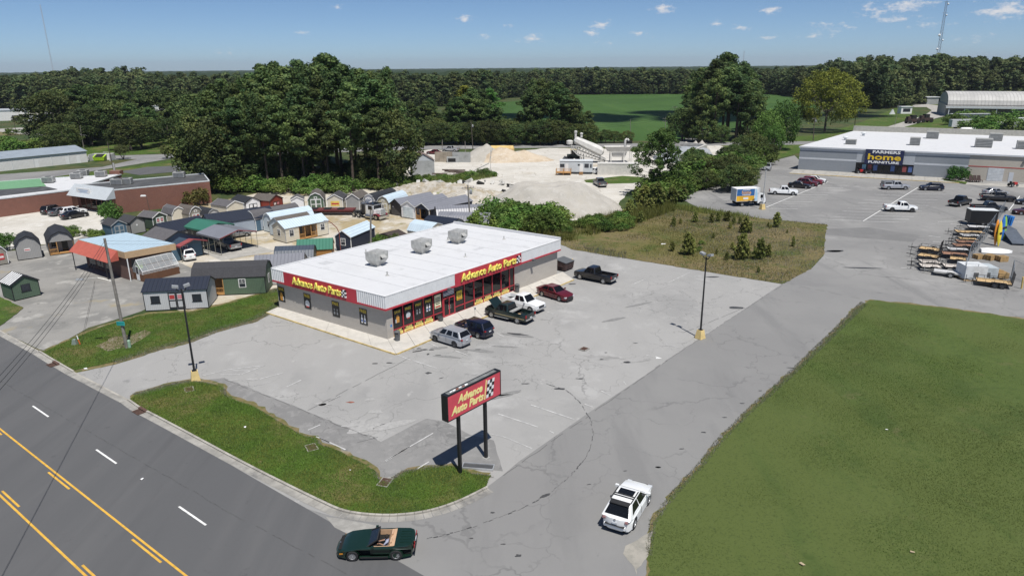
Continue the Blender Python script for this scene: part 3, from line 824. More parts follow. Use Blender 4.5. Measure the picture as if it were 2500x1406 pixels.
SX(MB().box(-OV+.03,0,0.001,SD,ZF0-.02,ZF0)).build('soffit',m_fasciaw,store)
for k in range(9): # membrane laps, patches, drains and pipes on the roof
 x = (k+1) * SW / 10
 SX(MB().box(x-.06,x+.06,.1,SD-.2,ZF1+.001,ZF1+.012)).build('roof_seam',m_seam,store)
for x, y, w, d in ((6.5,9,1.6,1.2),(12,12.5,2.2,.9),(4,14,1.4,1.4),(19,4.5,1.8,.8),(23,13.5,1.2,1.2)):
 SX(MB().box(x,x+w,y,y+d,ZF1+.002,ZF1+.01)).build('roof_patch',m_seam,store)
for x, y in ((5,5),(10.5,14.5),(15.8,3.5),(21,11),(25.5,5.5)):
 SX(MB().tube((x,y,ZF1),(x,y,ZF1+.45),.07,.07,8).lathe([(.22,0),(.2,.05),(.08,.1)],10,at=(x,y,ZF1+.002))).build('vent_pipe',m_galv,store)
 # fascia: ribbed white metal with red panels and a red band below
fr0 = sloc(*zg(1500,415),ZF1)[0]; fr1 = sloc(*zg(2036,243),ZF1)[0]
sr0 = sloc(*zg(815,533),ZF1)[1]; sr1 = sloc(*zg(231,390),ZF1)[1]
def ribbed(u0,u1,pitch,depth,side):
 b = MB(); n = max(2,round((u1-u0)/pitch)); prof = []
 for i in range(n):
  a = u0 + (u1-u0) * i / n; w = (u1-u0) / n
  prof += [(a,0),(a+w*.6,0),(a+w*.68,depth),(a+w*.92,depth)]
 prof.append((u1,0))
 vs, fs = [], []
 for z in (ZF0+.14,ZF1-.02):
  for u, d in prof:
   vs.append((u,-OV-d,z) if side == 'f' else (-OV-d,u,z))
 m_ = len(prof)
 fs = [(i,i+1,m_+i+1,m_+i) for i in range(m_-1)]
 return SX(b.add(vs,fs))
ribbed(-OV,fr0,.24,.03,'f').build('fascia_panel',m_fasciaw,store,fix=False)
ribbed(fr1,SW+.1,.24,.03,'f').build('fascia_panel',m_fasciaw,store,fix=False)
ribbed(-OV,sr0,.3,.06,'s').build('fascia_panel',m_fasciaw,store,fix=False)
ribbed(sr1,SD+.1,.3,.06,'s').build('fascia_panel',m_fasciaw,store,fix=False)
SX(MB().box(fr0,fr1,-OV-.05,-OV+.02,ZF0-.1,ZF1-.02)).build('sign_panel',m_red,store)
SX(MB().box(-OV-.05,-OV+.02,sr0,sr1,ZF0-.1,ZF1-.02)).build('sign_panel',m_red,store)
SX(MB().box(-OV-.045,fr0,-OV-.045,-OV+.02,ZF0-.06,ZF0+.14)).build('red_band',m_red,store)
SX(MB().box(fr1,SW+.1,-OV-.045,-OV+.02,ZF0-.06,ZF0+.14)).build('red_band',m_red,store)
SX(MB().box(-OV-.045,-OV+.02,-OV+.02,sr0,ZF0-.06,ZF0+.14)).build('red_band',m_red,store)
SX(MB().box(-OV-.045,-OV+.02,sr1,SD+.1,ZF0-.06,ZF0+.14)).build('red_band',m_red,store)
SX(MB().box(-OV+.02,SW,-OV+.02,-OV+.06,ZF0,ZF1-.13).box(-OV+.02,-OV+.06,-OV+.06,SD,ZF0,ZF1-.13)).build('fascia_back',m_fasciaw,store)
def sworld(x,y,z):
 return ex * x + ey * y + Vector((0,0,z))
def flag(u,size,face,z,parent,lean=.0):
 """checkered flag beside the lettering"""
 c = size / 4
 bk, wt = MB(), MB()
 for i in range(3):
  for j in range(4):
   b = bk if (i+j) % 2 else wt
   x0, x1 = i * c * 1.1, (i+1) * c * 1.1
   z0, z1 = z - size / 2 + j * c, z - size / 2 + (j+1) * c
   if face == 'f':
    b.box(u+x0+lean*(z0-z),u+x1+lean*(z0-z),-OV-.16,-OV-.055,z0,z1)
   else:
    b.box(-OV-.16,-OV-.055,u-x1,u-x0,z0,z1)
 SX(bk).build('flag_checks',m_blk,parent); SX(wt).build('flag_checks',m_wht,parent)
lf0, lf1 = sloc(*zg(1555,470),3.9)[0], sloc(*zg(1985,318),3.9)[0]
p = sworld((lf0+lf1)/2,-OV-.13,4.15)
lettering('Advance Auto Parts',1.22,p,(PI/2,0,angF),m_yel,store,.07,.2,.014,lf1-lf0)
flag(lf1+.15,.85,'f',4.15,store,.2)
ls0, ls1 = sloc(*zg(668,575),4.0)[1], sloc(*zg(300,470),4.0)[1]
p = sworld(-OV-.13,(ls0+ls1)/2,4.12)
lettering('Advance Auto Parts',1.15,p,(PI/2,0,angS),m_yel,store,.07,.06,.014,ls1-ls0)
flag(ls0-.12,.8,'s',4.12,store)
# shop front: panes, mullions, door
bays = [xw0+(xd0-xw0)*i/5 for i in range(6)]
rb = [xd1+(xw1-.9-xd1)*i/6 for i in range(7)] + [xw1]
zs_, zt_ = .82, 3.3
def pane(x0,x1,z0,z1):
 SX(MB().box(x0+.03,x1-.03,.1,.12,z0+.03,z1-.03)).build('window_pane',GLASS,store)
for xs in (bays,rb):
 for a, b in zip(xs,xs[1:]):
  pane(a,b,.1,zs_); pane(a,b,zs_,zt_)
 for a in xs:
  SX(MB().box(a-.045,a+.045,.02,.16,.06,zt_)).build('mullion',m_redframe,store)
 for z in (.08,zs_,zt_-.03):
  SX(MB().box(xs[0],xs[-1],.04,.14,z-.04,z+.04)).build('window_rail',m_redframe,store)
door = SX(MB().box(xd0+.06,xd0+.16,-.02,.06,.05,2.3).box(xd1-.16,xd1-.06,-.02,.06,.05,2.3).box((xd0+xd1)/2-.09,(xd0+xd1)/2+.09,-.02,.06,.05,2.3).box(xd0+.16,xd1-.16,-.015,.055,.05,.3).box(xd0+.16,xd1-.16,-.015,.055,2.15,2.3)).build('door',m_redframe,store)
SX(MB().box(xd0+.16,xd1-.16,.0,.03,.3,2.15)).build('glass',GLASS,door)
for s_ in (-1,1):
 xm = (xd0+xd1) / 2 + s_ * .15
 SX(MB().tube((xm,-.07,.95),(xm,-.07,1.35),.02).tube((xm,-.07,.95),(xm,-.0,.95),.015).tube((xm,-.07,1.35),(xm,0,1.35),.015)).build('handle',m_galv,door)
SX(MB().box(xd0,xd1,.02,.1,2.34,zt_)).build('transom_pane',GLASS,store)
SX(MB().box(xd0,xd1,-.01,.12,2.3,2.36)).build('window_rail',m_redframe,store)
# striped banner over the door: grey-white stripes with a dark canton
fb = SX(MB().box(xd0+.08,xd1-.12,-.005,.015,2.5,3.2)).build('striped_banner',m_wht,store)
bk = MB()
for i in range(4):
 bk.box(xd0+.08,xd1-.12,-.012,-.006,2.55+i*.18,2.64+i*.18)
SX(bk).build('banner_stripes',M('banner_slate',(.16,.15,.2),.7),fb)
SX(MB().box(xd0+.09,xd0+.75,-.018,-.013,2.86,3.19)).build('banner_canton',M('banner_navy',(.07,.07,.12),.7),fb)
# window posters: three to a style, each printed board its own part
def poster(xc,w,z0,z1,word,art,y=.085,face='f',base=None):
 def bx(b,u0,u1,d0,d1,a,c):
  return b.box(u0,u1,y-d1,y-d0,a,c) if face == 'f' else b.box(y-d1,y-d0,u0,u1,a,c)
 h = z1 - z0
 sgn = 1
 brd = SX(bx(MB(),xc-w/2,xc+w/2,0,.02,z0,z1)).build('poster',base or m_blk,store)
 if word:
  if face == 'f':
   pp, an = sworld(xc,y-.026,z1-h*.16), angF
  else:
   pp, an = sworld(y-.026,xc,z1-h*.16), angS
  lettering(word,h*.26,pp,(PI/2,0,an),m_post_y,brd,.004,0,.008,w*.84,name='poster_word')
 if art == 'bottles':
  for s_ in (-1,1):
   u = xc + s_ * w * .19
   SX(bx(bx(MB(),u-w*.11,u+w*.11,.022,.03,z0+h*.1,z0+h*.44),u-w*.05,u+w*.05,.022,.03,z0+h*.44,z0+h*.62)).build('poster_art',m_wht,brd)
   SX(bx(MB(),u-w*.09,u+w*.09,.032,.036,z0+h*.18,z0+h*.32)).build('poster_art',m_bluep,brd)
 elif art == 'small':
  for s_ in (-1,1):
   u = xc + s_ * w * .2
   SX(bx(bx(MB(),u-w*.09,u+w*.09,.022,.03,z0+h*.16,z0+h*.34),u-w*.07,u+w*.07,.022,.03,z0+h*.4,z0+h*.52)).build('poster_art',M('poster_grey',(.25,.26,.28),.5),brd)
 elif art == 'wheel':
  n = 14; vs = []
  for i in range(n):
   t_ = 2 * PI * i / n
   vs.append((xc+w*.32*math.cos(t_),z0+h*.34+h*.24*math.sin(t_)))
  b = MB()
  d = y - .03
  b.add([(u,d,z) if face == 'f' else (d,u,z) for u,z in vs],[tuple(range(n))])
  SX(b).build('poster_art',M('poster_silver',(.55,.57,.6),.4),brd)
  SX(bx(MB(),xc-w*.2,xc+w*.2,.033,.036,z0+h*.1,z0+h*.18)).build('poster_art',m_redp,brd)
 elif art == 'orange':
  SX(bx(bx(MB(),xc-w*.22,xc+w*.22,.022,.03,z0+h*.08,z0+h*.5),xc-w*.12,xc+w*.12,.022,.03,z0+h*.5,z0+h*.62)).build('poster_art',m_orange,brd)
  SX(bx(MB(),xc-w*.34,xc-w*.2,.031,.034,z0+h*.1,z0+h*.36)).build('poster_art',M('poster_pale',(.5,.55,.6),.5),brd)
 elif art == 'yellow':
  b = MB()
  for k in range(4):
   bx(b,xc-w*.36,xc+w*.36,.022,.028,z0+h*(.3+k*.14),z0+h*(.36+k*.14))
  SX(b).build('poster_art',m_blk,brd)
  SX(bx(MB(),xc-w*.4,xc+w*.4,.022,.028,z0+h*.06,z0+h*.16)).build('poster_art',m_redp,brd)
 return brd
arts = ['orange','wheel','small','bottles','bottles']
for i in range(4):
 c = (bays[i]+bays[i+1]) / 2
 poster(c,.95,1.35,2.85,'FREE' if i else 'SAVE',arts[i])
poster((bays[4]+bays[5])/2,.95,1.45,2.95,None,'yellow',base=M('pale_poster',(.75,.72,.5),.6))
poster((rb[0]+rb[1])/2,.85,1.5,2.55,None,'yellow',base=m_post_y)
for xs, rng_ in ((bays,range(0,4)),(rb,range(2,6))):
 for i in rng_:
  a, b = xs[i] + .08, xs[i+1] - .08
  o_ = SX(MB().box(a,b,.07,.09,.14,.46)).build('window_banner',m_banner,store)
  lettering('FREE',.3,sworld((a+b)/2,.066,.6),(PI/2,0,angF),m_banner,o_,.004,.05,.008,(b-a)*.7,name='banner_word')
  SX(MB().box(a+.2,b-.3,.062,.068,.24,.34)).build('banner_print',m_orange,o_)
for px, word, art in ((zr(233,435),'SAVE','orange'),(zr(750,578),'FREE','wheel'),(zr(1300,740),'FREE','small'),(zr(1875,885),'FREE','bottles')):
 u = sloc(px[0],px[1],1.85)[1]
 poster(u,1.15,1.0,2.75,word,art,y=-.005,face='s')
for zz in (zg(1415,528),zg(2095,298)):
 u = sloc(zz[0],zz[1],3.4)[0]
 SX(MB().box(u-.18,u+.18,-OV-.35,-OV-.05,3.3,3.55)).build('wall_light',m_grey,store)
SX(MB().box(xw0*.55,xw0*.55+.22,-.012,-.002,1.3,1.55)).build('access_sticker',M('sticker_blue',(.05,.2,.5),.5),store)
# walk around the store, cast in bays
m_walk = M('walk_concrete',(.50,.475,.43),.88,var=.08,vs=.9,dirt=(.40,.38,.34))
walk = thing_struct('store_walk')
wo0 = G(*zg(1075,1073)); wl_ = G(*zg(35,738)); wr_ = G(*zg(2500,474))
def quadslab(a,b,c,d,z1,name,mat,par):
 MB().slab([(p.x,p.y) for p in (a,b,c,d)],0.001,z1).build(name,mat,par)
ix = A3 - ex * 0 ; nfront, nside = 12, 6
inner_r = A3 + ex * (wr_-wo0).length
for i in range(nfront):
 f0, f1 = i / nfront + .0006, (i+1) / nfront - .0006
 quadslab(wo0.lerp(wr_,f0),wo0.lerp(wr_,f1),A3.lerp(inner_r,f1),A3.lerp(inner_r,f0),.13,'walk_slab',m_walk,walk)
Lb = B3 + ey * .3
for i in range(nside):
 f0, f1 = i / nside + .0006, (i+1) / nside - .0006
 quadslab(wo0.lerp(wl_,f0),wo0.lerp(wl_,f1),A3.lerp(Lb,f1),A3.lerp(Lb,f0),.13,'walk_slab',m_walk,walk)
for a, b in ((wo0,wr_),(wo0,wl_)):
 d = (b-a).normalized(); n = Vector((-d.y,d.x,0)); n = n if n.y < 0 else -n
 k = 10
 for i in range(k):
  p0, p1 = a.lerp(b,i/k+.001), a.lerp(b,(i+1)/k-.001)
  MB().slab([(v.x,v.y) for v in (p0+n*.003,p1+n*.003,p1+n*.12,p0+n*.12)],.0,.135).build('kerb_edge',m_curbyellow,walk)
  # rooftop units
def rooftop_unit(px,label):
 p = G(px[0],px[1],ZF1)
 o = thing('rooftop_unit',label,'hvac unit',(p.x,p.y,ZF1),angF+.12,'galvanised rooftop units')
 MB().frustum(0,0,0,.12,.62,.52,.62,.52).build('curb',m_galv,o)
 MB().frustum(0,0,.12,.75,.6,.5,.98,.82).build('plenum',m_galv,o)
 MB().box(-.98,.98,-.82,.82,.752,1.62).build('casing',m_galv,o)
 q = MB()
 for x in (-.98,-.3,.35,.98):
  q.box(x-.02,x+.02,-.84,-.822,.76,1.62)
 q.box(-.99,.99,-.845,-.823,1.15,1.19)
 q.build('casing_seams',m_galv,o)
 MB().add([(-.35,-.822,1.32),(.4,-.822,1.32),(.4,-1.2,1.05),(-.35,-1.2,1.05),(-.35,-.822,1.28),(.4,-.822,1.28),(.4,-1.19,1.01),(-.35,-1.19,1.01)],[(0,1,2,3),(7,6,5,4),(3,2,6,7),(0,3,7,4),(1,5,6,2)]).build('hood',m_galv,o)
 MB().box(-.33,.38,-.835,-.824,.8,1.27).build('intake',m_dark,o)
 MB().lathe([(.36,0),(.4,.0),(.4,.06),(.34,.06)],18,at=(-.45,.15,1.621)).build('fan_ring',m_galv,o)
 MB().lathe([(.335,0),(.335,.02)],18,at=(-.45,.15,1.622)).build('fan_grille',m_dark,o)
rooftop_unit(zg(925,352),'galvanised rooftop unit nearest the corner of the store roof')
rooftop_unit(zg(1283,253),'galvanised rooftop unit between the other two on the store roof')
rooftop_unit(zg(1572,173),'galvanised rooftop unit nearest the rear parapet of the store roof')
# ---- small things on the walk
def bin_(px,label,top='dome',h=1.05,r=.3,m=m_grey):
 p = G(px[0],px[1],.13)
 o = thing('litter_bin',label,'bin',(p.x,p.y,.132))
 MB().lathe([(r*.85,0),(r,h*.62),(r*1.08,h*.63),(r*1.08,h*.68)],16).build('body',m,o,True)
 MB().lathe([(r*1.05,h*.682),(r*1.02,h*.9),(r*.55,h),(.01,h)],16).build('lid',m,o,True)
 MB().box(-r*.5,r*.5,-r*1.07,-r*.8,h*.72,h*.86).build('flap',m_dark,o)
bin_(zq(200,925),'grey round litter bin at the corner of the store front')
bin_(zq(2122,150),'grey litter bin with black lid at the far end of windows')
p = G(*zq(895,612),.13)
o = thing('planter','small dark round planter beside the red store door','planter',(p.x,p.y,.132))
MB().lathe([(.2,0),(.27,.1),(.3,.42),(.26,.42),(.24,.36)],14).build('pot',m_grey,o,True)
MB().lathe([(.24,0),(.01,.03)],14,at=(0,0,.36)).build('soil',m_dark,o)
p = G(*zq(1447,570),.13)
o = thing('stand_sign','small notice on a round-based post in front of the door','sign',(p.x,p.y,.132),angF)
MB().lathe([(.26,0),(.26,.03),(.03,.07)],16).build('base',m_grey,o)
MB().tube((0,0,.05),(0,0,1.25),.025).build('post',m_galv,o)
MB().box(-.12,.12,-.03,0,.95,1.3).build('notice',m_wht,o)
MB().box(-.09,.09,-.036,-.031,1.02,1.22).build('notice_print',m_blk,o)
# dumpster
p = G(*zg(2425,388))
o = thing('dumpster','dark brown steel dumpster with black lid behind the store','dumpster',(p.x,p.y,.02),angF)
m_rust = M('dumpster_brown',(.055,.032,.028),.75,var=.4,vs=2)
MB().add([(-1,-.8,.15),(1,-.8,.15),(1,.8,.15),(-1,.8,.15),(-1,-.95,1.15),(1,-.95,1.15),(1,.8,1.45),(-1,.8,1.45)],[(3,2,1,0),(0,1,5,4),(1,2,6,5),(2,3,7,6),(3,0,4,7),(4,5,6,7)]).build('bin_body',m_rust,o)
MB().add([(-1.03,-1,1.16),(1.03,-1,1.16),(1.03,.83,1.47),(-1.03,.83,1.47),(-1.03,-1,1.22),(1.03,-1,1.22),(1.03,.83,1.53),(-1.03,.83,1.53)],[(3,2,1,0),(4,5,6,7),(0,1,5,4),(1,2,6,5),(2,3,7,6),(3,0,4,7)]).build('lid',m_grey,o)
for s_ in (-1,1):
 MB().box(s_*1.01,s_*1.12,-.5,.5,.6,.8).build('fork_pocket',m_rust,o)
 for y in (-.6,.6):
  MB().lathe([(.09,-.04),(.09,.04)],10,'x',(s_*.8,y,.09)).build('caster',m_dark,o)
m_bollard = M('bollard_yellow',(.62,.45,.16),.7,var=.15)
p = G(*zg(2490,365))
tag(MB().tube((0,0,0),(0,0,1.05),.09).lathe([(.09,1.05),(.06,1.1),(.01,1.11)],10).build('bollard',m_bollard),'faded yellow bollard beside the dumpster','bollard').location = (p.x,p.y,.02)
# ================================================================== PYLON SIGN
pb = [G(*zu(345,1292)),G(*zu(640,1110))]
pd = (pb[1]-pb[0]).normalized(); pang = math.atan2(pd.y,pd.x); plen = (pb[1]-pb[0]).length
o = thing('pylon_sign','black framed red pylon sign with yellow italic lettering on two posts','sign',(pb[0].x,pb[0].y,.02),pang)
m_bframe = M('black_sign_frame',(.012,.012,.014),.45,var=.2)
m_signface = M('faded_red_sign_face',(.62,.075,.105),.45,var=.07,vs=1.2)
m_paleyel = M('faded_yellow_letters',(.85,.78,.32),.5,var=.05)
X0, X1, ZB, ZT, TH_ = -1.22, plen + 1.4, topz(pb[0],zu(0,640)[1]) , 0, .55
ZB = topz(pb[0],zu(335,612)[1]) - .05
ZT = ZB + 1.86
for x in (0,plen):
 MB().box(x-.1,x+.1,-.1,.1,0,ZB).build('post',m_bframe,o)
 MB().box(x-.2,x+.2,-.2,.2,-.015,.02).build('base_plate',m_galv,o)
cab = MB().box(X0,X1,-TH_/2,TH_/2,ZB,ZB+.07).box(X0,X1,-TH_/2,TH_/2,ZT-.07,ZT).box(X0,X0+.07,-TH_/2,TH_/2,ZB+.07,ZT-.07).box(X1-.07,X1,-TH_/2,TH_/2,ZB+.07,ZT-.07).build('cabinet',m_bframe,o)
MB().box(X0+.25,X1-.3,-TH_/2+.12,TH_/2-.12,ZT+.002,ZT+.008).build('top_panel',M('weathered_top',(.17,.175,.17),.7,var=.3),cab)
rr = random.Random(11)
for i, mm in enumerate((m_wht,m_wht,M('rust_patch',(.16,.05,.03),.9),m_wht,M('rust_patch',(.16,.05,.03),.9),m_wht)):
 x = X0 + .5 + i * .28
 MB().add([(x+rr.uniform(-.1,.1),rr.uniform(-.1,0),ZT+.012),(x+.25,rr.uniform(-.12,-.02),ZT+.012),(x+.35,rr.uniform(.02,.12),ZT+.012),(x+.1,rr.uniform(.02,.12),ZT+.012)],[(0,1,2,3)]).build('peeling_paint',mm,cab)
for s_ in (-1,1):
 y = s_ * (TH_/2-.03)
 MB().box(X0+.07,X1-.07,y-.015,y+.015,ZB+.07,ZT-.07).build('sign_face',m_signface,o)
 rot = (PI/2,0,0) if s_ < 0 else (PI/2,0,PI)
 yy = s_ * (TH_/2-.012)
 xm = (X0+X1) / 2
 L_ = X1 - X0
 zc_ = (ZB+ZT) / 2
 u = lambda f: xm + (f if s_ < 0 else-f) * L_
 lettering('Advance',.74,(u(-.09),yy,zc_+.3),rot,m_paleyel,o,.012,.3,.03,L_*.46)
 lettering('Auto Parts',.74,(u(-.14),yy,zc_-.36),rot,m_paleyel,o,.012,.3,.03,L_*.60)
 sg = 1 if s_ < 0 else -1
 def para(f0,z0,f1,z1,mat,nm,dy):
  sl = .16
  pts = [(u(f0)+sg*sl*(z0-zc_),z0),(u(f1)+sg*sl*(z0-zc_),z0),(u(f1)+sg*sl*(z1-zc_),z1),(u(f0)+sg*sl*(z1-zc_),z1)]
  b = MB().add([(x,yy+s_*d,z) for d in (.004,dy) for x,z in pts],[(3,2,1,0),(4,5,6,7),(0,1,5,4),(1,2,6,5),(2,3,7,6),(3,0,4,7)])
  b.build(nm,mat,o)
 para(.185,zc_-.65,.205,zc_+.72,m_paleyel,'flag_pole',.014)
 for i in range(3):
  for j in range(5):
   para(.222+i*.045,zc_-.62+j*.25,.222+(i+1)*.045,zc_-.62+(j+1)*.25,m_wht if (i+j) % 2 == 0 else m_blk,'flag_check',.014)
   # metal ramp plate and box lying by the sign foot
p = G(*zu(550,1220))
o = thing('metal_tray','long galvanised metal tray lying on the paving beneath the pylon sign','tray',(p.x,p.y,.03),pang-1.02)
MB().box(-1.05,1.05,-.3,.3,0,.03).build('tray_floor',M('tray_rubber',(.06,.062,.065),.8),o)
MB().box(-1.1,1.1,-.36,-.3,0,.12).box(-1.1,1.1,.3,.34,0,.1).box(-1.1,-1.05,-.3,.3,0,.1).box(1.05,1.1,-.3,.3,0,.1).build('tray_rim',M('tray_alloy',(.55,.56,.57),.4,.5),o)
# ================================================================== LAMP POSTS AND UTILITY POLES
m_blackpole = M('black_pole_paint',(.015,.015,.017),.5,var=.2)
m_pedestal = M('yellow_pedestal_paint',(.66,.50,.22),.8,var=.14,vs=1.2,dirt=(.5,.38,.18))
m_lampgrey = M('lamp_head_grey',(.30,.31,.32),.5)
def lamp_post(px,top_y,label,arms_ang,ped=.62,mat=m_blackpole,z0=.03,lean=(0,0)):
 p = G(*px)
 h = topz(p,top_y)
 o = thing('lamp_post',label,'lamp post',(p.x,p.y,z0),arms_ang)
 MB().frustum(0,0,0,ped*1.45,ped*.62,ped*.62,ped*.42,ped*.42).build('pedestal',m_pedestal,o)
 MB().tube((0,0,ped*1.45),(lean[0],lean[1],h),.1,.065,12).build('pole',mat,o,True)
 MB().box(-.2,.2,-.2,.2,ped*1.45+.001,ped*1.45+.05).build('base_plate',mat,o)
 for s_ in (-1,1):
  MB().path([(lean[0],lean[1],h-.2),(lean[0]+s_*.3,lean[1],h-.12),(lean[0]+s_*.4,lean[1],h+.12)],.04,6).build('arm',mat,o)
  hd = MB().add([(lean[0]+s_*.22,-.2,h+.1),(lean[0]+s_*.72,-.2,h+.22),(lean[0]+s_*.72,.2,h+.22),(lean[0]+s_*.22,.2,h+.1),
 (lean[0]+s_*.2,-.2,h+.3),(lean[0]+s_*.68,-.2,h+.42),(lean[0]+s_*.68,.2,h+.42),(lean[0]+s_*.2,.2,h+.3)],[(3,2,1,0),(4,5,6,7),(0,1,5,4),(1,2,6,5),(2,3,7,6),(3,0,4,7)]).build('lamp_head',m_lampgrey,o)
 return o
lamp_post((478,928),706,'black twin-headed lamp post on yellow base at the end of the verge',.5)
lamp_post((1709,826),628,'black twin-headed lamp post on yellow base beside the driveway',2.2)
lamp_post(zd(452,876),zd(468,606)[1],'pale lamp post on yellow base in front of the box truck',.3,.7,M('pale_pole',(.40,.41,.42),.5))
m_pole = M('weathered_pole_wood',(.20,.185,.165),.9,var=.25,vs=2.5)
m_darkpole = M('tarred_pole_wood',(.085,.07,.058),.9,var=.25,vs=2.5)
m_wire = M('power_cable',(.02,.02,.022),.6)
POLES = {}
def utility_pole(key,base,top,label,r=.15,mat=m_pole,cross=0,trafo=0,arm_ang=0.0,lamp=None,z0=0.0,base_g=None):
 p = base_g if base_g is not None else G(*base)
 h = topz(p,top[1])
 d = FW + RT * (top[0]-1250) / CAM_F - UP * (top[1]-703) / CAM_F
 tx = d.x * (p.y/d.y)
 dx = max(-.06,min(.06,(tx-p.x)/h)) * h
 o = thing('utility_pole',label,'pole',(p.x,p.y,z0),0)
 MB().tube((0,0,0),(dx,0,h),r,r*.68,10).build('shaft',mat,o,True)
 ca, sa = math.cos(arm_ang), math.sin(arm_ang)
 if cross:
  for k in range(cross):
   zc2 = h - .5 - k * 1.1
   MB().bar((dx-1.1*ca,-1.1*sa+r,zc2),(dx+1.1*ca,1.1*sa+r,zc2),.11).build('crossarm',m_pole,o)
   for t_ in (-1,-.5,.5,1):
    MB().lathe([(.045,0),(.06,.08),(.03,.14),(.05,.2),(.01,.22)],8,at=(dx+t_*ca,t_*sa+r,zc2+.055)).build('insulator',m_lampgrey,o)
 for k in range(trafo):
  MB().lathe([(.01,-.02),(.2,0),(.24,.05),(.24,.75),(.16,.85),(.01,.86)],12,at=(dx*.8+(.42 if k == 0 else-.42),-.1,h*.8)).build('transformer',m_lampgrey,o,True)
 if lamp:
  L2 = lamp
  MB().path([(dx*.7,0,h*.62),(dx*.7-L2*.5,-.2,h*.66),(dx*.7-L2,-.4,h*.655)],.035,6).build('lamp_arm',m_galv,o)
  MB().frustum(dx*.7-L2-.3,-.45,h*.655-.09,h*.655+.06,.36,.12,.3,.08).build('street_light',m_lampgrey,o)
 POLES[key] = Vector((p.x+dx,p.y,h+z0))
 return o
utility_pole('near',(310,850),(255,582),'tall grey utility pole with green plate rising from the roadside grass',.17,m_pole,lamp=2.6)
p = G(310,850); hh = 2.9
q = thing('pole_sign','small turquoise notice plate fixed to the roadside utility pole','sign',(p.x-.02,p.y-.24,2.5),-.1)
MB().box(-.42,.42,-.02,.0,0,.42).build('plate',M('turquoise_plate',(.03,.36,.34),.5),q)
MB().box(-.34,.34,-.026,-.021,.26,.34).box(-.3,.3,-.026,-.021,.1,.18).build('plate_print',M('plate_print_dark',(.01,.2,.19),.6),q)
tag(MB().tube((0,0,0),(0,0,.72),.16,.15,12).lathe([(.16,.72),(.1,.8),(.01,.81)],12).build('cable_pedestal',M('pale_green_plastic',(.26,.40,.29),.6),smooth=True),'pale green cable pedestal at the foot of the utility pole','pedestal').location = G(*zh(1133,748)) + Vector((0,0,.06))
q = thing('marker_post','orange and white marker post leaning in the roadside grass','marker post',G(*zh(700,720))+Vector((0,0,.06)))
MB().tube((0,0,0),(-.1,0,.55),.06,.06,8).build('lower_sleeve',M('marker_orange',(.62,.13,.04),.6),q)
MB().tube((-.1,0,.55),(-.16,0,.95),.06,.05,8).build('upper_sleeve',m_wht,q)
q = thing('guy_wire_guard','thin guy wires anchored in the grass beside marker post','guy wire',G(*zh(700,735))+Vector((0,0,.06)))
gp = POLES['near'] - (G(*zh(700,735))+Vector((0,0,.06)))
MB().tube((0,0,0),gp*.62,.012,.012,5).build('wire',m_wire,q); MB().tube((.15,0,0),gp*.58+Vector((.1,0,0)),.012,.012,5).build('wire',m_wire,q)
tag(MB().add([(-.25,-.2,0),(.25,-.2,0),(.25,.2,0),(-.25,.2,0),(-.15,-.1,.55),(.15,-.12,.5),(.12,.1,.6),(-.15,.1,.55)],[(3,2,1,0),(4,5,6,7),(0,1,5,4),(1,2,6,5),(2,3,7,6),(3,0,4,7)]).build('valve_cover',M('grey_green_metal',(.18,.22,.19),.7)),'small grey-green metal cover in the grass by the kerb','cover').location = G(*zh(655,720)) + Vector((0,0,.06))
utility_pole('behind',(906,648),zn(1738,590),'weathered utility pole standing just behind the white roof beside a shrub',.16,m_pole)
utility_pole('trafo',(1149,560),zo(1735,95),'utility pole with rusty transformer behind the rear corner of the store',.16,m_pole,cross=1,trafo=1,arm_ang=.4)
utility_pole('y1',zc(640,275),zc(625,52),'dark utility pole at the far road above the sand pile',.15,m_darkpole,trafo=1)
utility_pole('y2',zc(405,300),zc(405,192),'short pale pole beside the parked silver pickup in the yard',.12,m_pole)
utility_pole('y3',zc(583,318),zc(579,202),'short pale pole at the left foot of the sand pile',.12,m_pole)
utility_pole('y4',zc(230,285),zc(228,218),'short pole behind the grey gabled block building',.12,m_pole)
utility_pole('f1',zc(1843,205),zc(1840,38),'slim grey pole at the edge of the crop field',.12,m_pole)
utility_pole('f2',zc(2108,140),zc(2106,22),'pale pole with crossarms at the field corner',.14,m_pole,cross=2,arm_ang=0)
utility_pole('f3',zi(875,760),zi(882,525),'tall dark pole with crossarm left of the big roadside pines',.16,m_darkpole,cross=1,arm_ang=.2)
utility_pole('f4',zi(892,755),zi(903,655),'shorter dark pole leaning beside the tall crossarm pole',.13,m_darkpole)
utility_pole('r1',zd(802,408),zd(803,245),'dark pole with crossarm behind the white furniture store roof',.16,m_darkpole,cross=1,trafo=1,arm_ang=.5)
utility_pole('r2',zd(1083,338),zd(1097,208),'dark leaning pole at the far corner of the furniture store',.15,m_darkpole,cross=1)
utility_pole('r3',zv(525,1200),zv(572,965),'thin leaning pole beside the right hand lane',.1,m_pole)
utility_pole('l1',zf(140,702),zf(115,555),'dark pole standing beside the pale dirt lot',.14,m_darkpole)
utility_pole('l2',zf(732,836),zf(697,635),'pale pole with lamp at the end of the white building',.13,m_pole,lamp=.9)
utility_pole('l3',zf(992,1022),zf(935,775),'dark leaning pole behind the white patched roof',.14,m_darkpole,lamp=.9)
utility_pole('l4',(2,470),(-4,412),'dark pole at the end of the lane by the green roof',.13,m_darkpole)
def wires(name,label,a,b,n=3,sag=1.2,gap=.5,r=.012):
 o = thing(name,label,'cable',(0,0,0))
 a, b = Vector(a), Vector(b)
 for k in range(n):
  off = Vector((0,0,-k*gap))
  pts = [a.lerp(b,t_/14)+off-Vector((0,0,sag*4*(t_/14)*(1-t_/14))) for t_ in range(15)]
  MB().path(pts,r,4).build('cable',m_wire,o,fix=False)
 return o
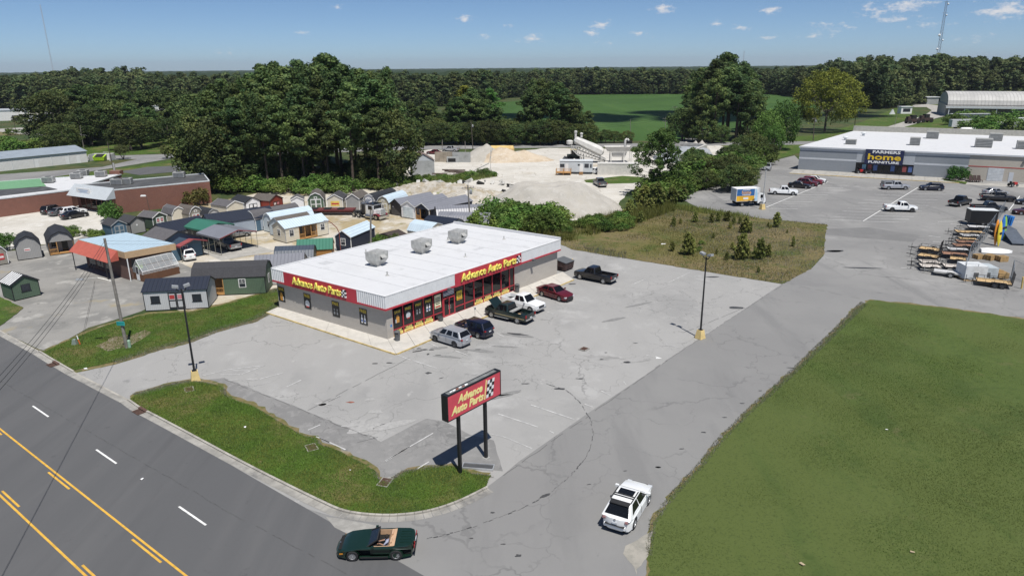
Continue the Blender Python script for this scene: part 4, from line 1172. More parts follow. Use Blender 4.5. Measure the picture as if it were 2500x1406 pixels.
 # two spans that cross the road towards the near left
near = POLES['near']
far_end = Vector((-24.5,22,10.5))
wires('overhead_cable','dark power cables crossing the main road from the roadside utility pole',near-Vector((0,0,.2)),far_end,3,1.0,.35,.014)
wires('overhead_cable','cables running from the roadside pole to the pole behind the store',near-Vector((0,0,.25)),POLES['behind']-Vector((0,0,.4)),2,1.2,.3,.01)
wires('overhead_cable','cables running between the two poles behind the store',POLES['behind']-Vector((0,0,.3)),POLES['trafo']-Vector((0,0,.5)),2,.7,.3,.01)
yl = Vector((POLES['y1'].x-75,POLES['y1'].y+6,POLES['y1'].z-1.0))
for k, (u_,v_,lab) in enumerate(((yl,POLES['y1'],'cables along the far road left of the dark pole'),(POLES['y1'],POLES['f1']+Vector((0,0,-.5)),'cables along the far road right of the dark pole'),(POLES['f1'],POLES['f3'],'cables along the crop field edge to the crossarm pole'),(POLES['f3'],POLES['r1']+Vector((0,0,0)),'cables in front of the big roadside pines'),(POLES['r1'],POLES['r2'],'cables behind the furniture store roof'))):
 wires('overhead_cable',lab,u_,v_,3,1.6,.7,.03)
 # ================================================================== SHEDS AND SMALL BUILDINGS
RANDOM = random.Random(21)
def lat(c): return tuple(c)
WALLC = dict(green=(.085,.13,.085),dkgreen=(.055,.085,.06),grey=(.30,.295,.285),ltgrey=(.45,.45,.45),taupe=(.27,.25,.21),cream=(.62,.575,.47),white=(.76,.76,.77),blue=(.075,.14,.20),ltblue=(.42,.50,.58),pale=(.55,.62,.66),
 red=(.22,.035,.02),dkgrey=(.075,.07,.068),navy=(.018,.025,.045),tan=(.48,.44,.32),bluegrey=(.33,.38,.44),orange=(.33,.17,.05),greygreen=(.20,.205,.175),offwhite=(.50,.505,.515))
ROOFC = dict(black=(.022,.025,.032),grey=(.115,.11,.115),brown=(.12,.105,.092),metalgrey=(.20,.205,.23),skyblue=(.52,.62,.69),green=(.045,.17,.115),navy=(.02,.025,.04),charcoal=(.05,.05,.055),dkbrown=(.055,.04,.035),bluemetal=(.06,.075,.10))
def wallm(c): return M('siding_'+c,WALLC[c],.75,kind='siding',var=.05,vs=.8)
def roofm(c):
 if c in ('metalgrey','skyblue','green','bluemetal','navy'):
  return M('metal_roof_'+c,ROOFC[c],.42,kind='ribs',var=.06,vs=.6,freq=.7)
 return M('shingle_roof_'+c,ROOFC[c],.9,kind='shingle',var=.1,vs=1.2)
m_trimw = M('white_trim',(.74,.74,.73),.6,var=.04)
m_trimb = M('black_trim',(.015,.016,.02),.6)
m_wood = M('raw_wood',(.40,.215,.075),.7,var=.15,vs=3)
m_skid = M('dark_skid_wood',(.05,.045,.04),.9)  # dark brown wood of the skids under the sheds
m_wallgreytrim = M('grey_trim',(.33,.34,.35),.6)
TR = dict(white=m_trimw,black=m_trimb,wood=m_wood,grey=m_wallgreytrim,brown=M('brown_trim',(.06,.045,.04),.7))
def frame_from_front(p0,p1,depth):
 a, b = G(*p0), G(*p1)
 d = (b-a); w = d.length; d.normalize()
 n = Vector((-d.y,d.x,0))
 if n.y < 0 and abs(n.y) > .2: n = -n
 return a + d * (w/2) + n * (depth/2), math.atan2(d.y,d.x), w, depth
def frame_from_ridge(p0,p1,hr,width):
 a, b = G(*p0,hr), G(*p1,hr)
 a.z = b.z = 0
 d = b - a; w = d.length; d.normalize()
 if d.x < 0: d = -d
 return (a+b) / 2, math.atan2(d.y,d.x), w, width
def shed(label,wall,roof,trim='black',front=None,depth=3.6,ridge=None,along=False,barn=False,he=2.05,rise=1.0,width=3.6,hr=3.1,name='storage_shed',over=.12,parts=(),porch=None,group='display sheds on the lot',z0=.03,panels=None):
 """local frame: x along the front wall, y to the back, origin at the floor centre; ridge along x (along=True) or y"""
 if ridge:
  c, ang, lx, ly = frame_from_ridge(*ridge,hr,width)
  along = True
  he = hr - rise
 else:
  c, ang, lx, ly = frame_from_front(*front,depth)
 o = thing(name,label,'shed',(c.x,c.y,z0),ang,group)
 hx, hy = lx / 2, ly / 2
 hs = hy if along else hx # half span across the ridge
 hl = hx if along else hy
 ht = he + rise
 if barn:
  prof = [(-hs,.12),(hs,.12),(hs,he),(hs*.6,he+rise*.68),(0,ht),(-hs*.6,he+rise*.68),(-hs,he)]
 else:
  prof = [(-hs,.12),(hs,.12),(hs,he),(0,ht),(-hs,he)]
 def orient(b): # build with span on x, ridge on y; turn when the ridge runs along x
  if along:
   b.v = [(y,-x,z) for x,y,z in b.v]
  return b
 rec = porch if porch else None
 if not rec:
  orient(MB().prism(prof,-hl,hl)).build('wall',wallm(wall),o)
 elif rec[0] == 'front' and not along: # open porch behind the gable
  dpt = rec[1]
  orient(MB().prism(prof,-hl+dpt,hl)).build('wall',wallm(wall),o)
  gp = [(-hs,he-.1),(hs,he-.1)] + prof[2:]
  orient(MB().prism(gp,-hl,-hl+.1)).build('gable',wallm(wall),o)
  MB().box(-hx,hx,-hy,-hy+dpt,.1,.22).build('porch_floor',m_wood,o)
  for x in (-hx+.06,-hx*.33,hx-.06):
   MB().box(x-.06,x+.06,-hy+.02,-hy+.14,.22,he-.1).build('porch_post',m_wood,o)
  MB().box(-hx+.12,-hx*.33-.06,-hy+.05,-hy+.1,.85,.95).build('porch_rail',m_wood,o)
  for k in range(5):
   x = -hx + .2 + k * (hx*.67-.3) / 5
   MB().box(x,x+.05,-hy+.05,-hy+.1,.22,.85).build('baluster',m_wood,o)
  for x in (-hx*.7,hx*.1):
   MB().box(x,x+hx*.45,-hy+dpt-.04,-hy+dpt-.001,.25 if x >-.2 else 1.0,1.95).build('porch_opening',GLASS,o)
 else: # porch recess in the long front wall: x from rec[1] to rec[2]
  x0, x1, dpt = rec[1] * lx - hx, rec[2] * lx - hx, rec[3]
  if x0 - .01 > -hx:
   orient(MB().prism(prof,-hx,x0)).build('wall',wallm(wall),o)
  if x1 + .01 < hx:
   orient(MB().prism(prof,x1,hx)).build('wall',wallm(wall),o)
  cut = [(-hs,.12),(hs-dpt,.12),(hs-dpt,he)] + [(hs,he)] + prof[3:]
  # span axis x>0 is the front after orient (y = -x)
  orient(MB().prism(cut,x0+.001,x1-.001)).build('porch_wall',M('porch_ply',(.30,.22,.12),.8,var=.12,vs=2),o)
  MB().box(x0,x1,-hy,-hy+dpt,.1,.2).build('porch_floor',m_wood,o)
  for x in (x0+.05,(x0*.67+x1*.33),(x0*.33+x1*.67),x1-.05):
   MB().box(x-.05,x+.05,-hy+.01,-hy+.11,.2,he).build('porch_post',m_wood,o)
  for xa, xb in ((x0+.1,x0*.67+x1*.33-.05),(x0*.33+x1*.67+.05,x1-.1)):
   MB().box(xa,xb,-hy+.03,-hy+.09,.9,.98).build('porch_rail',m_wood,o)
   n = max(2,int((xb-xa)/.16))
   for k in range(n):
    x = xa + (k+.5) * (xb-xa) / n
    MB().box(x-.02,x+.02,-hy+.04,-hy+.08,.2,.9).build('baluster',m_wood,o)
  MB().box((x0+x1)/2-1.1,(x0+x1)/2-.3,-hy+dpt-.05,-hy+dpt-.002,.2,1.95).build('porch_door',GLASS,o)
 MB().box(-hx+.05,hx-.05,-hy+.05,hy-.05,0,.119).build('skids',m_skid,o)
 rm = roofm(roof)
 e = over; t = .07
 if barn:
  segs = [((hs+e*.6,he-.12),(hs*.6,he+rise*.68)),((hs*.6,he+rise*.68),(0,ht))]
 else:
  sl = rise / hs
  segs = [((hs+e,he-e*sl),(0,ht))]
 for s_ in (-1,1):
  for (xa,zaa), (xb,zbb) in segs:
   b = MB()
   y0, y1 = -hl - e, hl + e
   q = [(s_*xa,zaa+.015),(s_*xb,zbb+.015),(s_*xb,zbb+t+.015),(s_*xa,zaa+t+.015)]
   vs = [(x,y,z) for y in (y0,y1) for x,z in q]
   b.add(vs,[(0,1,2,3),(7,6,5,4),(0,4,5,1),(1,5,6,2),(2,6,7,3),(3,7,4,0)])
   orient(b).build('roof_panel',rm,o)
 if panels: # clear roof strips on one slope
  (xa,zaa), (xb,zbb) = segs[-1]
  for k in range(6):
   y = -hl + (k+.25) * 2 * hl / 6
   b = MB().add([(-xa,y,zaa+t+.03),(-xb,y,zbb+t+.03),(-xb,y+hl/5,zbb+t+.03),(-xa,y+hl/5,zaa+t+.03)],[(0,1,2,3)])
   orient(b).build('clear_roof_strip',m_trimw,o)
   # corner boards and rake trim
 tm = TR[trim]
 for sx in (-1,1):
  for sy in (-1,1):
   MB().box(*sorted((sx*(hx-.07),sx*(hx+.015))),*sorted((sy*(hy-.07),sy*(hy+.015))),.12,he-.03).build('corner_board',tm,o)
 for end in (-1,1):
  b = MB()
  for s_ in (-1,1):
   for (xa,zaa), (xb,zbb) in segs:
    y = end * (hl+e+.012)
    b.add([(s_*xa,y+d,z) for d in (0,-.02*end) for z in (zaa-.07,)]+[(s_*xb,y+d,zbb-.07) for d in (0,-.02*end)]+[(s_*xa,y+d,zaa+.1) for d in (0,-.02*end)]+[(s_*xb,y+d,zbb+.1) for d in (0,-.02*end)],
 [(0,2,6,4),(1,5,7,3),(0,1,3,2),(4,6,7,5)])
  orient(b).build('rake_trim',tm,o,fix=True)
 for pt in parts:
  wall_ornament(o,pt,hx,hy,he,tm,wall)
 return o
def wall_ornament(o,pt,hx,hy,he,tm,wall):
 """pt = (kind, face, u, ...) ; face f,b,l,r ; u = fraction along the face left to right as seen from outside"""
 k, face, u = pt[:3]
 L_ = 2 * hx if face in 'fb' else 2 * hy
 s0 = (u-.5) * L_
 def P(s_,d,z):
  return {'f': (s_,-hy-d,z),'b': (-s_,hy+d,z),'l': (-hx-d,-s_,z),'r': (hx+d,s_,z)}[face]
 def slab_(sa,sb,z0,z1,d0,d1,name,mat,par):
  vs = [P(s_,d,z) for z in (z0,z1) for s_,d in ((sa,d0),(sb,d0),(sb,d1),(sa,d1))]
  return MB().add(vs,[(3,2,1,0),(4,5,6,7),(0,1,5,4),(1,2,6,5),(2,3,7,6),(3,0,4,7)]).build(name,mat,par)
 if k == 'win': # sash window: frame, two panes, muntins, shutters
  w, h = pt[3] if len(pt) > 3 else .7, pt[4] if len(pt) > 4 else .95
  fm_ = TR[pt[5]] if len(pt) > 5 else m_trimw
  z0 = 1.0
  f = slab_(s0-w/2-.08,s0+w/2+.08,z0-.08,z0+h+.08,.003,.03,'window',fm_,o)
  for zz0, zz1 in ((z0,z0+h*.47),(z0+h*.53,z0+h)):
   slab_(s0-w/2,s0+w/2,zz0,zz1,.031,.036,'pane',PORCH,f)
  if fm_ is m_trimw:
   slab_(s0-.02,s0+.02,z0+h*.53,z0+h,.037,.042,'muntin',fm_,f)
   slab_(s0-w/2,s0+w/2,z0+h*.74,z0+h*.78,.037,.041,'muntin',fm_,f)
 elif k == 'dwin': # dark window with trim
  f = slab_(s0-.5,s0+.5,.95,1.8,.003,.03,'window',m_trimb,o)
  slab_(s0-.42,s0+.42,1.0,1.75,.031,.036,'pane',PORCH,f)
  slab_(s0-.56,s0+.56,.88,.95,.003,.05,'window_sill',m_trimb,o)
 elif k == 'door2': # double barn door with trim and inset panels
  dm = TR[pt[3]]; w, h = pt[4], pt[5]
  pm_ = wallm(wall)
  for sg in (-1,1):
   x0, x1 = sorted((s0+sg*.01,s0+sg*w/2))
   d = slab_(x0,x1,.18,.18+h,.003,.035,'door',dm,o)
   for a, b in ((.10,.46),(.54,.92)):
    slab_(x0+.12,x1-.12,.18+h*a,.18+h*b,.036,.045,'door_panel',pm_,d)
   if len(pt) > 6:
    slab_(x0+.16,x1-.16,.18+h*.6,.18+h*.85,.046,.05,'door_notice',pt[6][0 if sg < 0 else 1],d)
 elif k == 'sign': # flat print board
  w, z0, h, mat = pt[3:7]
  b = slab_(s0-w/2,s0+w/2,z0,z0+h,.01,.025,'sign_board',mat,o)
  if len(pt) > 7:
   slab_(s0-w*.42,s0+w*.42,z0+h*.3,z0+h*.62,.026,.03,'sign_print',pt[7],b)
 elif k == 'loft': # small louvre / loft window
  f = slab_(s0-.3,s0+.3,he+.12,he+.55,.003,.03,'loft_window',m_trimw,o)
  slab_(s0-.18,s0+.18,he+.2,he+.47,.031,.036,'pane',wallm(wall),f)
 elif k == 'rollup':
  w, h = pt[3], pt[4]
  d = slab_(s0-w/2,s0+w/2,.15,.15+h,.003,.03,'roller_door',m_trimw,o)
  for i in range(6):
   slab_(s0-w/2+.03,s0+w/2-.03,.2+i*h/6.2,.2+i*h/6.2+h/7,.031,.04,'door_slat',M('door_slat_pale',(.6,.66,.68),.5),d)
 elif k == 'disc':
  z = pt[3]
  n = 12
  vs = [P(s0+.16*math.cos(2*PI*i/n),.02,z+.16*math.sin(2*PI*i/n)) for i in range(n)]
  MB().add(vs,[tuple(range(n))]).build('round_sticker',m_trimw,o)
m_signred = M('shed_sign_red',(.45,.05,.05),.6); m_signyel = M('shed_sign_yellow',(.72,.55,.12),.6); m_signwh = M('shed_sign_white',(.7,.66,.64),.6)
m_signpink = M('shed_notice_pink',(.55,.22,.24),.6)
shed('small green shed with clear striped roof slope on the forecourt','green','black',front=(za(125,1253),za(355,1198)),depth=3.0,rise=.85,he=2.0,parts=[('dwin','f',.5)],panels=True)
shed('grey shed with red sign cut by the picture edge','taupe','metalgrey','white',front=(za(-90,958),za(80,930)),depth=3.6,barn=True,he=1.9,parts=[('sign','f',.66,.8,.75,.9,m_signred,m_signwh)])
shed('grey barn shed with black gambrel roof and small pink notice','grey','black','black',front=(za(155,905),za(370,876)),depth=4.2,barn=True,he=2.1,rise=1.35,parts=[('sign','f',.45,.75,1.25,.42,m_signwh,m_signred)])
shed('black roofed barn shed with open timber porch','grey','black','black',front=(za(430,862),za(652,832)),depth=6.4,barn=True,he=2.1,rise=1.35,porch=('front',1.5))
shed('blue shed with grey framed door behind the office roof','blue','charcoal','grey',front=(zk(465,1222),zk(830,1155)),depth=3.4,rise=.75,parts=[('door2','f',.5,'grey',1.5,1.75)])
shed('light grey shed with dark shingled roof next to the blue shed','grey','charcoal','black',front=(zk(918,1138),zk(1272,1070)),depth=3.8,rise=.8,parts=[('disc','f',.45,1.5)])
shed('dark green shed with white trimmed door and pink notice','dkgreen','grey','white',front=(zk(1465,1012),zk(1805,932)),depth=3.6,rise=.75,parts=[('door2','f',.5,'white',1.5,1.75,(m_signpink,m_signpink))])
shed('plain cream barn shed with grey shingled gambrel roof','cream','grey','white',front=(zk(1932,900),zk(2268,842)),depth=3.9,barn=True,he=1.9,rise=1.2)
shed('taupe barn shed with white loft window and white door','taupe','brown','white',front=(zl(952,345),zl(1175,300)),depth=3.9,barn=True,he=1.9,rise=1.2,parts=[('loft','f',.5),('door2','f',.5,'white',1.4,1.6,(m_signpink,m_signred))])
shed('low grey barn shed with black roof beside the taupe barn shed','ltgrey','black','grey',front=(zl(1262,338),zl(1472,298)),depth=3.9,barn=True,he=1.6,rise=1.0,parts=[('door2','f',.5,'grey',1.5,1.4)])
shed('plain cream gabled shed with grey roof near the brick wall','cream','grey','white',front=(zm(398,575),zm(682,515)),depth=4.6,rise=.8)
shed('white gabled shed with black roof and black trimmed doors','white','black','black',front=(zm(718,505),zm(968,462)),depth=5.2,rise=.85,parts=[('door2','f',.5,'black',1.7,1.5)])
shed('dark red gabled shed with brown roof at the tree edge','red','brown','brown',front=(zm(1130,470),zm(1352,412)),depth=4.4,rise=.9,parts=[('door2','f',.5,'brown',1.7,1.5,(m_signwh,m_signpink))])
shed('small plain white shed with grey roof against the trees','white','grey','white',front=(zn(180,605),zn(430,592)),depth=2.6,rise=.6,he=2.1)
shed('green barn shed with white double door and loft window','green','brown','white',front=(zn(510,602),zn(828,588)),depth=4.8,barn=True,he=2.1,rise=1.3,parts=[('loft','f',.5),('door2','f',.5,'white',2.0,2.0)])
shed('cream shed with yellow and red sign board on its end','cream','charcoal','white',front=(zn(890,592),zn(1198,588)),depth=4.2,rise=.85,he=2.2,parts=[('sign','f',.5,1.7,.75,1.0,m_signyel,m_signred),('win','r',.5)])
shed('plain grey gabled shed with white corner boards behind the truck','grey','brown','white',front=(zn(1262,596),zn(1522,602)),depth=5.2,rise=.9,he=2.3,parts=[('win','r',.15)])
shed('white barn shed with long black roof behind the truck cab','white','black','white',front=(zn(1605,600),zn(1838,622)),depth=7.5,barn=True,he=2.1,rise=1.2)
shed('tan barn shed with pale blue metal roof beside the truck','tan','skyblue','white',front=(zn(1872,648),zn(2112,668)),depth=6.8,barn=True,he=2.1,rise=1.2,parts=[('loft','f',.5),('door2','f',.5,'white',1.7,1.8)])
shed('plain dark grey gabled shed with deep eaves next to the white garage','dkgrey','metalgrey','black',front=(zo(280,662),zo(478,694)),depth=9,rise=.9,he=2.2,over=.35,parts=[('disc','f',.2,1.6)])
shed('white garage shed with pale roller door and grey metal roof','white','metalgrey','white',front=(zo(478,716),zo(735,756)),depth=9.5,rise=.9,he=2.3,parts=[('rollup','f',.5,2.5,2.0)])
shed('navy shed with wooden porch beside the white garage shed','navy','metalgrey','white',front=(zo(742,760),zo(1006,812)),depth=11,rise=.95,he=2.3,porch=('front',1.2))
shed('long navy barn shed with grey ribbed roof, farther of the pair by the gravel heap','navy','metalgrey','black',ridge=(zo(1125,507),zo(2002,462)),hr=3.4,rise=1.3,width=3.8,barn=True)
shed('long pale barn shed with grey ribbed roof, nearer of the pair by the gravel heap','tan','metalgrey','black',ridge=(zo(1215,606),zo(2165,632)),hr=3.4,rise=1.3,width=3.8,barn=True)
shed('black roofed barn shed just behind the store roof','bluegrey','navy','black',ridge=(zo(1000,674),zo(1548,742)),hr=3.3,rise=1.4,width=3.8,barn=True)
shed('cream barn shed with pale blue ribbed metal roof behind the store','cream','skyblue','grey',ridge=(zo(735,757),zo(1150,822)),hr=3.2,rise=1.3,width=3.8,barn=True)
shed('low shed with dark brown roof behind the round shrub','dkgrey','dkbrown','brown',ridge=(zo(150,1020),zo(405,952)),hr=1.9,rise=.6,width=4.2)
shed('navy lap sided shed with white window and pale metal roof','navy','skyblue','white',front=(zp(1378,392),zp(1618,412)),depth=7.2,rise=.9,he=2.3,parts=[('win','f',.5)])
shed('orange wood shed with green metal roof behind the store','orange','green','brown',ridge=(zp(790,228),zp(1318,202)),hr=3.3,rise=1.1,width=3.4)
shed('dark slate barn shed with grey-green end behind the store','greygreen','bluemetal','black',ridge=(zp(462,332),zp(1036,310)),hr=3.2,rise=1.3,width=3.6,barn=True,parts=[('win','f',.85)])
shed('grey ribbed roof shed half hidden by the store corner','ltgrey','metalgrey','black',ridge=(zp(152,467),zp(884,430)),hr=3.4,rise=1.2,width=4.6)
shed('long dark green cabin with black shingles and corner porch','green','charcoal','black',front=(za(1668,1212),za(2288,1186)),depth=4.0,along=True,barn=True,he=2.3,rise=1.4,parts=[('win','f',.68),('win','r',.5)],porch=('long',.0,.42,1.3))
shed('pale grey shed with black metal roof, two windows and double door','offwhite','navy','black',front=(za(1250,1340),za(1795,1311)),depth=3.7,along=True,he=2.35,rise=.95,parts=[('dwin','f',.18),('dwin','f',.83),('door2','f',.51,'black',1.75,1.95,(m_signred,m_signpink))])
shed('cream cabin with recessed timber porch and pale blue metal roof','cream','skyblue','grey',front=(zm(1398,1017),zm(2132,862)),depth=3.6,along=True,he=2.35,rise=.95,parts=[('win','f',.14),('win','f',.86),('win','l',.5)],porch=('long',.31,.73,1.3))
shed('blue barn shed with brown roof beside the row of barn sheds','blue','grey','white',front=(zm(718,776),zm(890,817)),depth=9.0,barn=True,he=2.1,rise=1.3,parts=[('win','r',.2)])
shed('pale blue barn shed with white window and pale metal roof','pale','skyblue','white',front=(zm(1022,808),zm(1180,850)),depth=8.0,barn=True,he=2.1,rise=1.2,parts=[('win','f',.6)])
shed('pale blue gabled shed with brown roof behind the cream cabin','pale','brown','grey',ridge=(zm(1192,582),zm(1742,482)),hr=3.1,rise=.95,width=3.6)
shed('long blue-grey lofted shed with black roof in the middle of the lot','bluegrey','navy','black',ridge=(zm(-10,528),zm(1100,378)),hr=3.6,rise=1.3,width=4.4)
shed('black roofed shed behind the green carport','grey','navy','black',ridge=(zl(365,335),zl(1085,195)),hr=3.6,rise=1.3,width=4.4)
shed('blue cabin with wide grey shingled roof behind the red carport','blue','grey','black',ridge=(zl(370,385),zl(718,460)),hr=4.3,rise=1.5,width=7.0,over=.3,parts=[('win','r',.62)])
# ---- carports
m_cptube = M('carport_tube',(.30,.29,.24),.5,.4)
def carport(label,roofmat,ridge,hr,width,rise,edge_mat):
 c, ang, lx, ly = frame_from_ridge(*ridge,hr,width)
 o = thing('carport',label,'carport',(c.x,c.y,.03),ang)
 hx, hy, he = lx / 2, ly / 2, hr - rise
 for s_ in (-1,1):
  MB().add([(x,y,z) for x in (-hx,hx) for y,z in ((s_*hy,he),(0,hr),(0,hr+.05),(s_*hy,he+.05))],[(0,1,2,3),(7,6,5,4),(0,4,5,1),(1,5,6,2),(2,6,7,3),(3,7,4,0)]).build('roof_panel',roofmat,o)
  MB().box(-hx,hx,s_*hy-.02,s_*hy+.02,he-.22,he+.04).build('eave_skirt',roofmat,o)
 for x in (-hx-.015,hx+.015):
  b = MB()
  for s_ in (-1,1):
   b.bar((x,s_*hy,he-.02),(x,0,hr-.02),.03,.12)
  b.build('edge_trim',edge_mat,o)
 n = 5
 for s_ in (-1,1):
  for i in range(n):
   x = -hx + .08 + i * (lx-.16) / (n-1)
   MB().tube((x,s_*(hy-.06),.02),(x,s_*(hy-.06),he),.035,.035,6).build('post',m_cptube,o)
  MB().tube((-hx+.08,s_*(hy-.06),.05),(hx-.08,s_*(hy-.06),.05),.035,.035,6).build('base_rail',m_cptube,o)
 for i in range(n):
  x = -hx + .08 + i * (lx-.16) / (n-1)
  MB().tube((x,-hy+.06,he),(x,0,hr-.04),.03,.03,6).build('rafter',m_cptube,o)
  MB().tube((x,hy-.06,he),(x,0,hr-.04),.03,.03,6).build('rafter',m_cptube,o)
 return o
m_redroof = M('faded_red_roof',(.30,.07,.075),.6,kind='ribs',var=.08)
carport('grey metal carport sheltering the silver pickup',roofm('metalgrey'),(zl(1360,345),zl(1762,438)),3.3,6.2,.75,m_redroof)
carport('green metal carport behind the grey carport',roofm('green'),(zl(1050,242),zl(1420,316)),3.4,5.6,.7,roofm('green'))
carport('faded red metal carport sheltering the white hatchback',m_redroof,(zl(655,535),zl(1000,600)),2.9,4.4,.6,m_redroof)
# ---- lot office with blue flat roof and red awning
m_tanf = M('tan_fascia',(.45,.31,.18),.7,var=.07)
m_bluer = M('pale_blue_roof',(.42,.54,.62),.5,kind='ribs',var=.07,freq=.5)
m_brickd = M('office_brick',(.13,.075,.06),.85,var=.2,vs=4,kind='block',c2=(.1,.06,.05))
oz = 3.9
oc = [G(*za(*q_),oz) for q_ in ((1065,832),(1505,757),(1085,660),(668,722))]
oc0 = Vector((oc[0].x,oc[0].y,0))
office = thing('lot_office','flat roofed office with tan fascia, pale blue roof and red awning','office',(oc0.x,oc0.y,.02))
def rel(p,z):
 return (p.x-oc0.x,p.y-oc0.y,z)
ctr = sum((Vector((p.x,p.y,0)) for p in oc),Vector()) / 4
def shrink(p,f):
 q_ = ctr + (Vector((p.x,p.y,0))-ctr) * f
 return (q_.x-oc0.x,q_.y-oc0.y)
MB().slab([shrink(p,1) for p in oc],oz-.85,oz).build('fascia',m_tanf,office)
MB().slab([shrink(p,.985) for p in oc],oz+.001,oz+.03).build('roof',m_bluer,office)
MB().slab([shrink(p,.9) for p in oc],0,oz-.851).build('wall',m_brickd,office)
bl, br_ = oc[3], oc[0]
o3, o0 = Vector(rel(oc[3],0)), Vector(rel(oc[0],0)); o1 = Vector(rel(oc[1],0))
dfr = (o0-o3).normalized(); nfr = Vector((dfr.y,-dfr.x,0)); nfr = nfr if nfr.y < 0 else -nfr
a_, b_ = o3 + dfr * .1, o3 + dfr * (o0-o3).length * .86
m_awn = M('red_awning',(.42,.10,.07),.7,var=.08)
MB().add([tuple(a_+Vector((0,0,oz-.05))),tuple(b_+Vector((0,0,oz-.05))),tuple(b_+nfr*1.5+Vector((0,0,oz-1.35))),tuple(a_+nfr*1.5+Vector((0,0,oz-1.35))),
 tuple(a_+Vector((0,0,oz-1.35))),tuple(b_+Vector((0,0,oz-1.35)))],[(0,1,2,3),(3,2,5,4),(0,3,4),(1,5,2)]).build('awning',m_awn,office)
for f in (.08,.92):
 p_ = a_.lerp(b_,f) + nfr * 1.4
 MB().tube(tuple(p_),(p_.x,p_.y,oz-1.35),.06,.06,8).build('awning_post',m_trimb,office)
MB().tube((.25,-.05,0),(.25,-.05,oz-.85),.07,.07,8).build('corner_post',m_trimw,office)
drf = (o1-o0).normalized(); nrf = Vector((drf.y,-drf.x,0)); nrf = nrf if nrf.y < 0 else -nrf
cshr = Vector((*shrink(oc[0],.9),0)); cshl = Vector((*shrink(oc[3],.9),0)); cshr2 = Vector((*shrink(oc[1],.9),0))
def wall_quad(base,d,n,s0,s1,z0,z1,off,name,mat):
 vs = [tuple(base+d*s_+n*o_+Vector((0,0,z))) for z in (z0,z1) for s_,o_ in ((s0,.0),(s1,0),(s1,off),(s0,off))]
 return MB().add(vs,[(3,2,1,0),(4,5,6,7),(0,1,5,4),(1,2,6,5),(2,3,7,6),(3,0,4,7)]).build(name,mat,office)
wall_quad(cshr,drf,nrf,.6,2.4,.9,2.6,.03,'window',PORCH)
wall_quad(cshr,drf,nrf,1.0,1.9,1.2,2.3,.05,'window_sign',M('lime_sign',(.22,.38,.06),.6))
dl = (cshr-cshl).normalized()
for s_ in (1.0,3.2,5.4):
 wall_quad(cshl,dl,nfr,s_,s_+1.7,.5,2.4,.03,'window',PORCH)
 # ---- glazed greenhouse on display
gA, gB = G(*za(1237,1087)), G(*za(1545,1012))
gd = gB - gA; gl = gd.length; gd.normalize(); gang = math.atan2(gd.y,gd.x)
gw = 2.6
gc = gA + gd * gl / 2 + Vector((-gd.y,gd.x,0)) * gw / 2
o = thing('greenhouse','small white framed greenhouse with brown base wall beside the office','greenhouse',(gc.x,gc.y,.03),gang)
m_brown = M('brown_siding',(.13,.06,.03),.75,kind='siding')
hx, hy = gl / 2, gw / 2
MB().box(-hx,hx,-hy,-hy+.06,0,.95).box(-hx,hx,hy-.06,hy,0,.95).box(-hx,-hx+.06,-hy+.06,hy-.06,0,.95).box(hx-.06,hx,-hy+.06,hy-.06,0,.95).build('base_wall',m_brown,o)
ge, gr = 1.35, 2.75
npan = 6
for s_ in (-1,1):
 for i in range(npan):
  x0, x1 = -hx + i * gl / npan + .025, -hx + (i+1) * gl / npan - .025
  for (ya,zaa,yb,zbb) in ((hy,.96,hy,ge-.02),(hy,ge+.02,hy*.5,(ge+gr)/2),(hy*.5,(ge+gr)/2+.02,.03,gr-.02)):
   MB().add([(x0,s_*ya,zaa),(x1,s_*ya,zaa),(x1,s_*yb,zbb),(x0,s_*yb,zbb)],[(0,1,2,3)]).build('glass_pane',CLEAR,o)
 for i in range(npan+1):
  x = -hx + i * gl / npan
  fm_ = m_trimw if i in (0,npan) else m_galv
  MB().bar((x,s_*hy,ge),(x,0,gr),.045).build('glazing_bar',fm_,o)
  MB().bar((x,s_*hy,.95),(x,s_*hy,ge),.045).build('glazing_bar',fm_,o)
 MB().bar((-hx,s_*hy,ge),(hx,s_*hy,ge),.07).build('eave_bar',m_trimw,o)
 MB().bar((-hx,s_*hy*.5,(ge+gr)/2),(hx,s_*hy*.5,(ge+gr)/2),.03).build('purlin',m_brown,o)
MB().bar((-hx,0,gr),(hx,0,gr),.08).build('ridge_bar',m_trimw,o)
for x in (-hx,hx):
 MB().add([(x,-hy,.95),(x,hy,.95),(x,hy,ge),(x,0,gr),(x,-hy,ge)],[(0,1,2,3,4)]).build('end_glass',CLEAR,o)
MB().box(-hx-.03,-hx-.005,-.4,.4,.05,1.95).build('door',m_trimw,o)
MB().box(-hx-.04,-hx-.031,-.3,.3,.9,1.85).build('door_glass',PORCH,o)
for i in range(3):
 MB().box(-hx+.15,hx-.15,-hy+.2+i*.8,-hy+.65+i*.8,.6,.64).build('bench',m_brown,o)
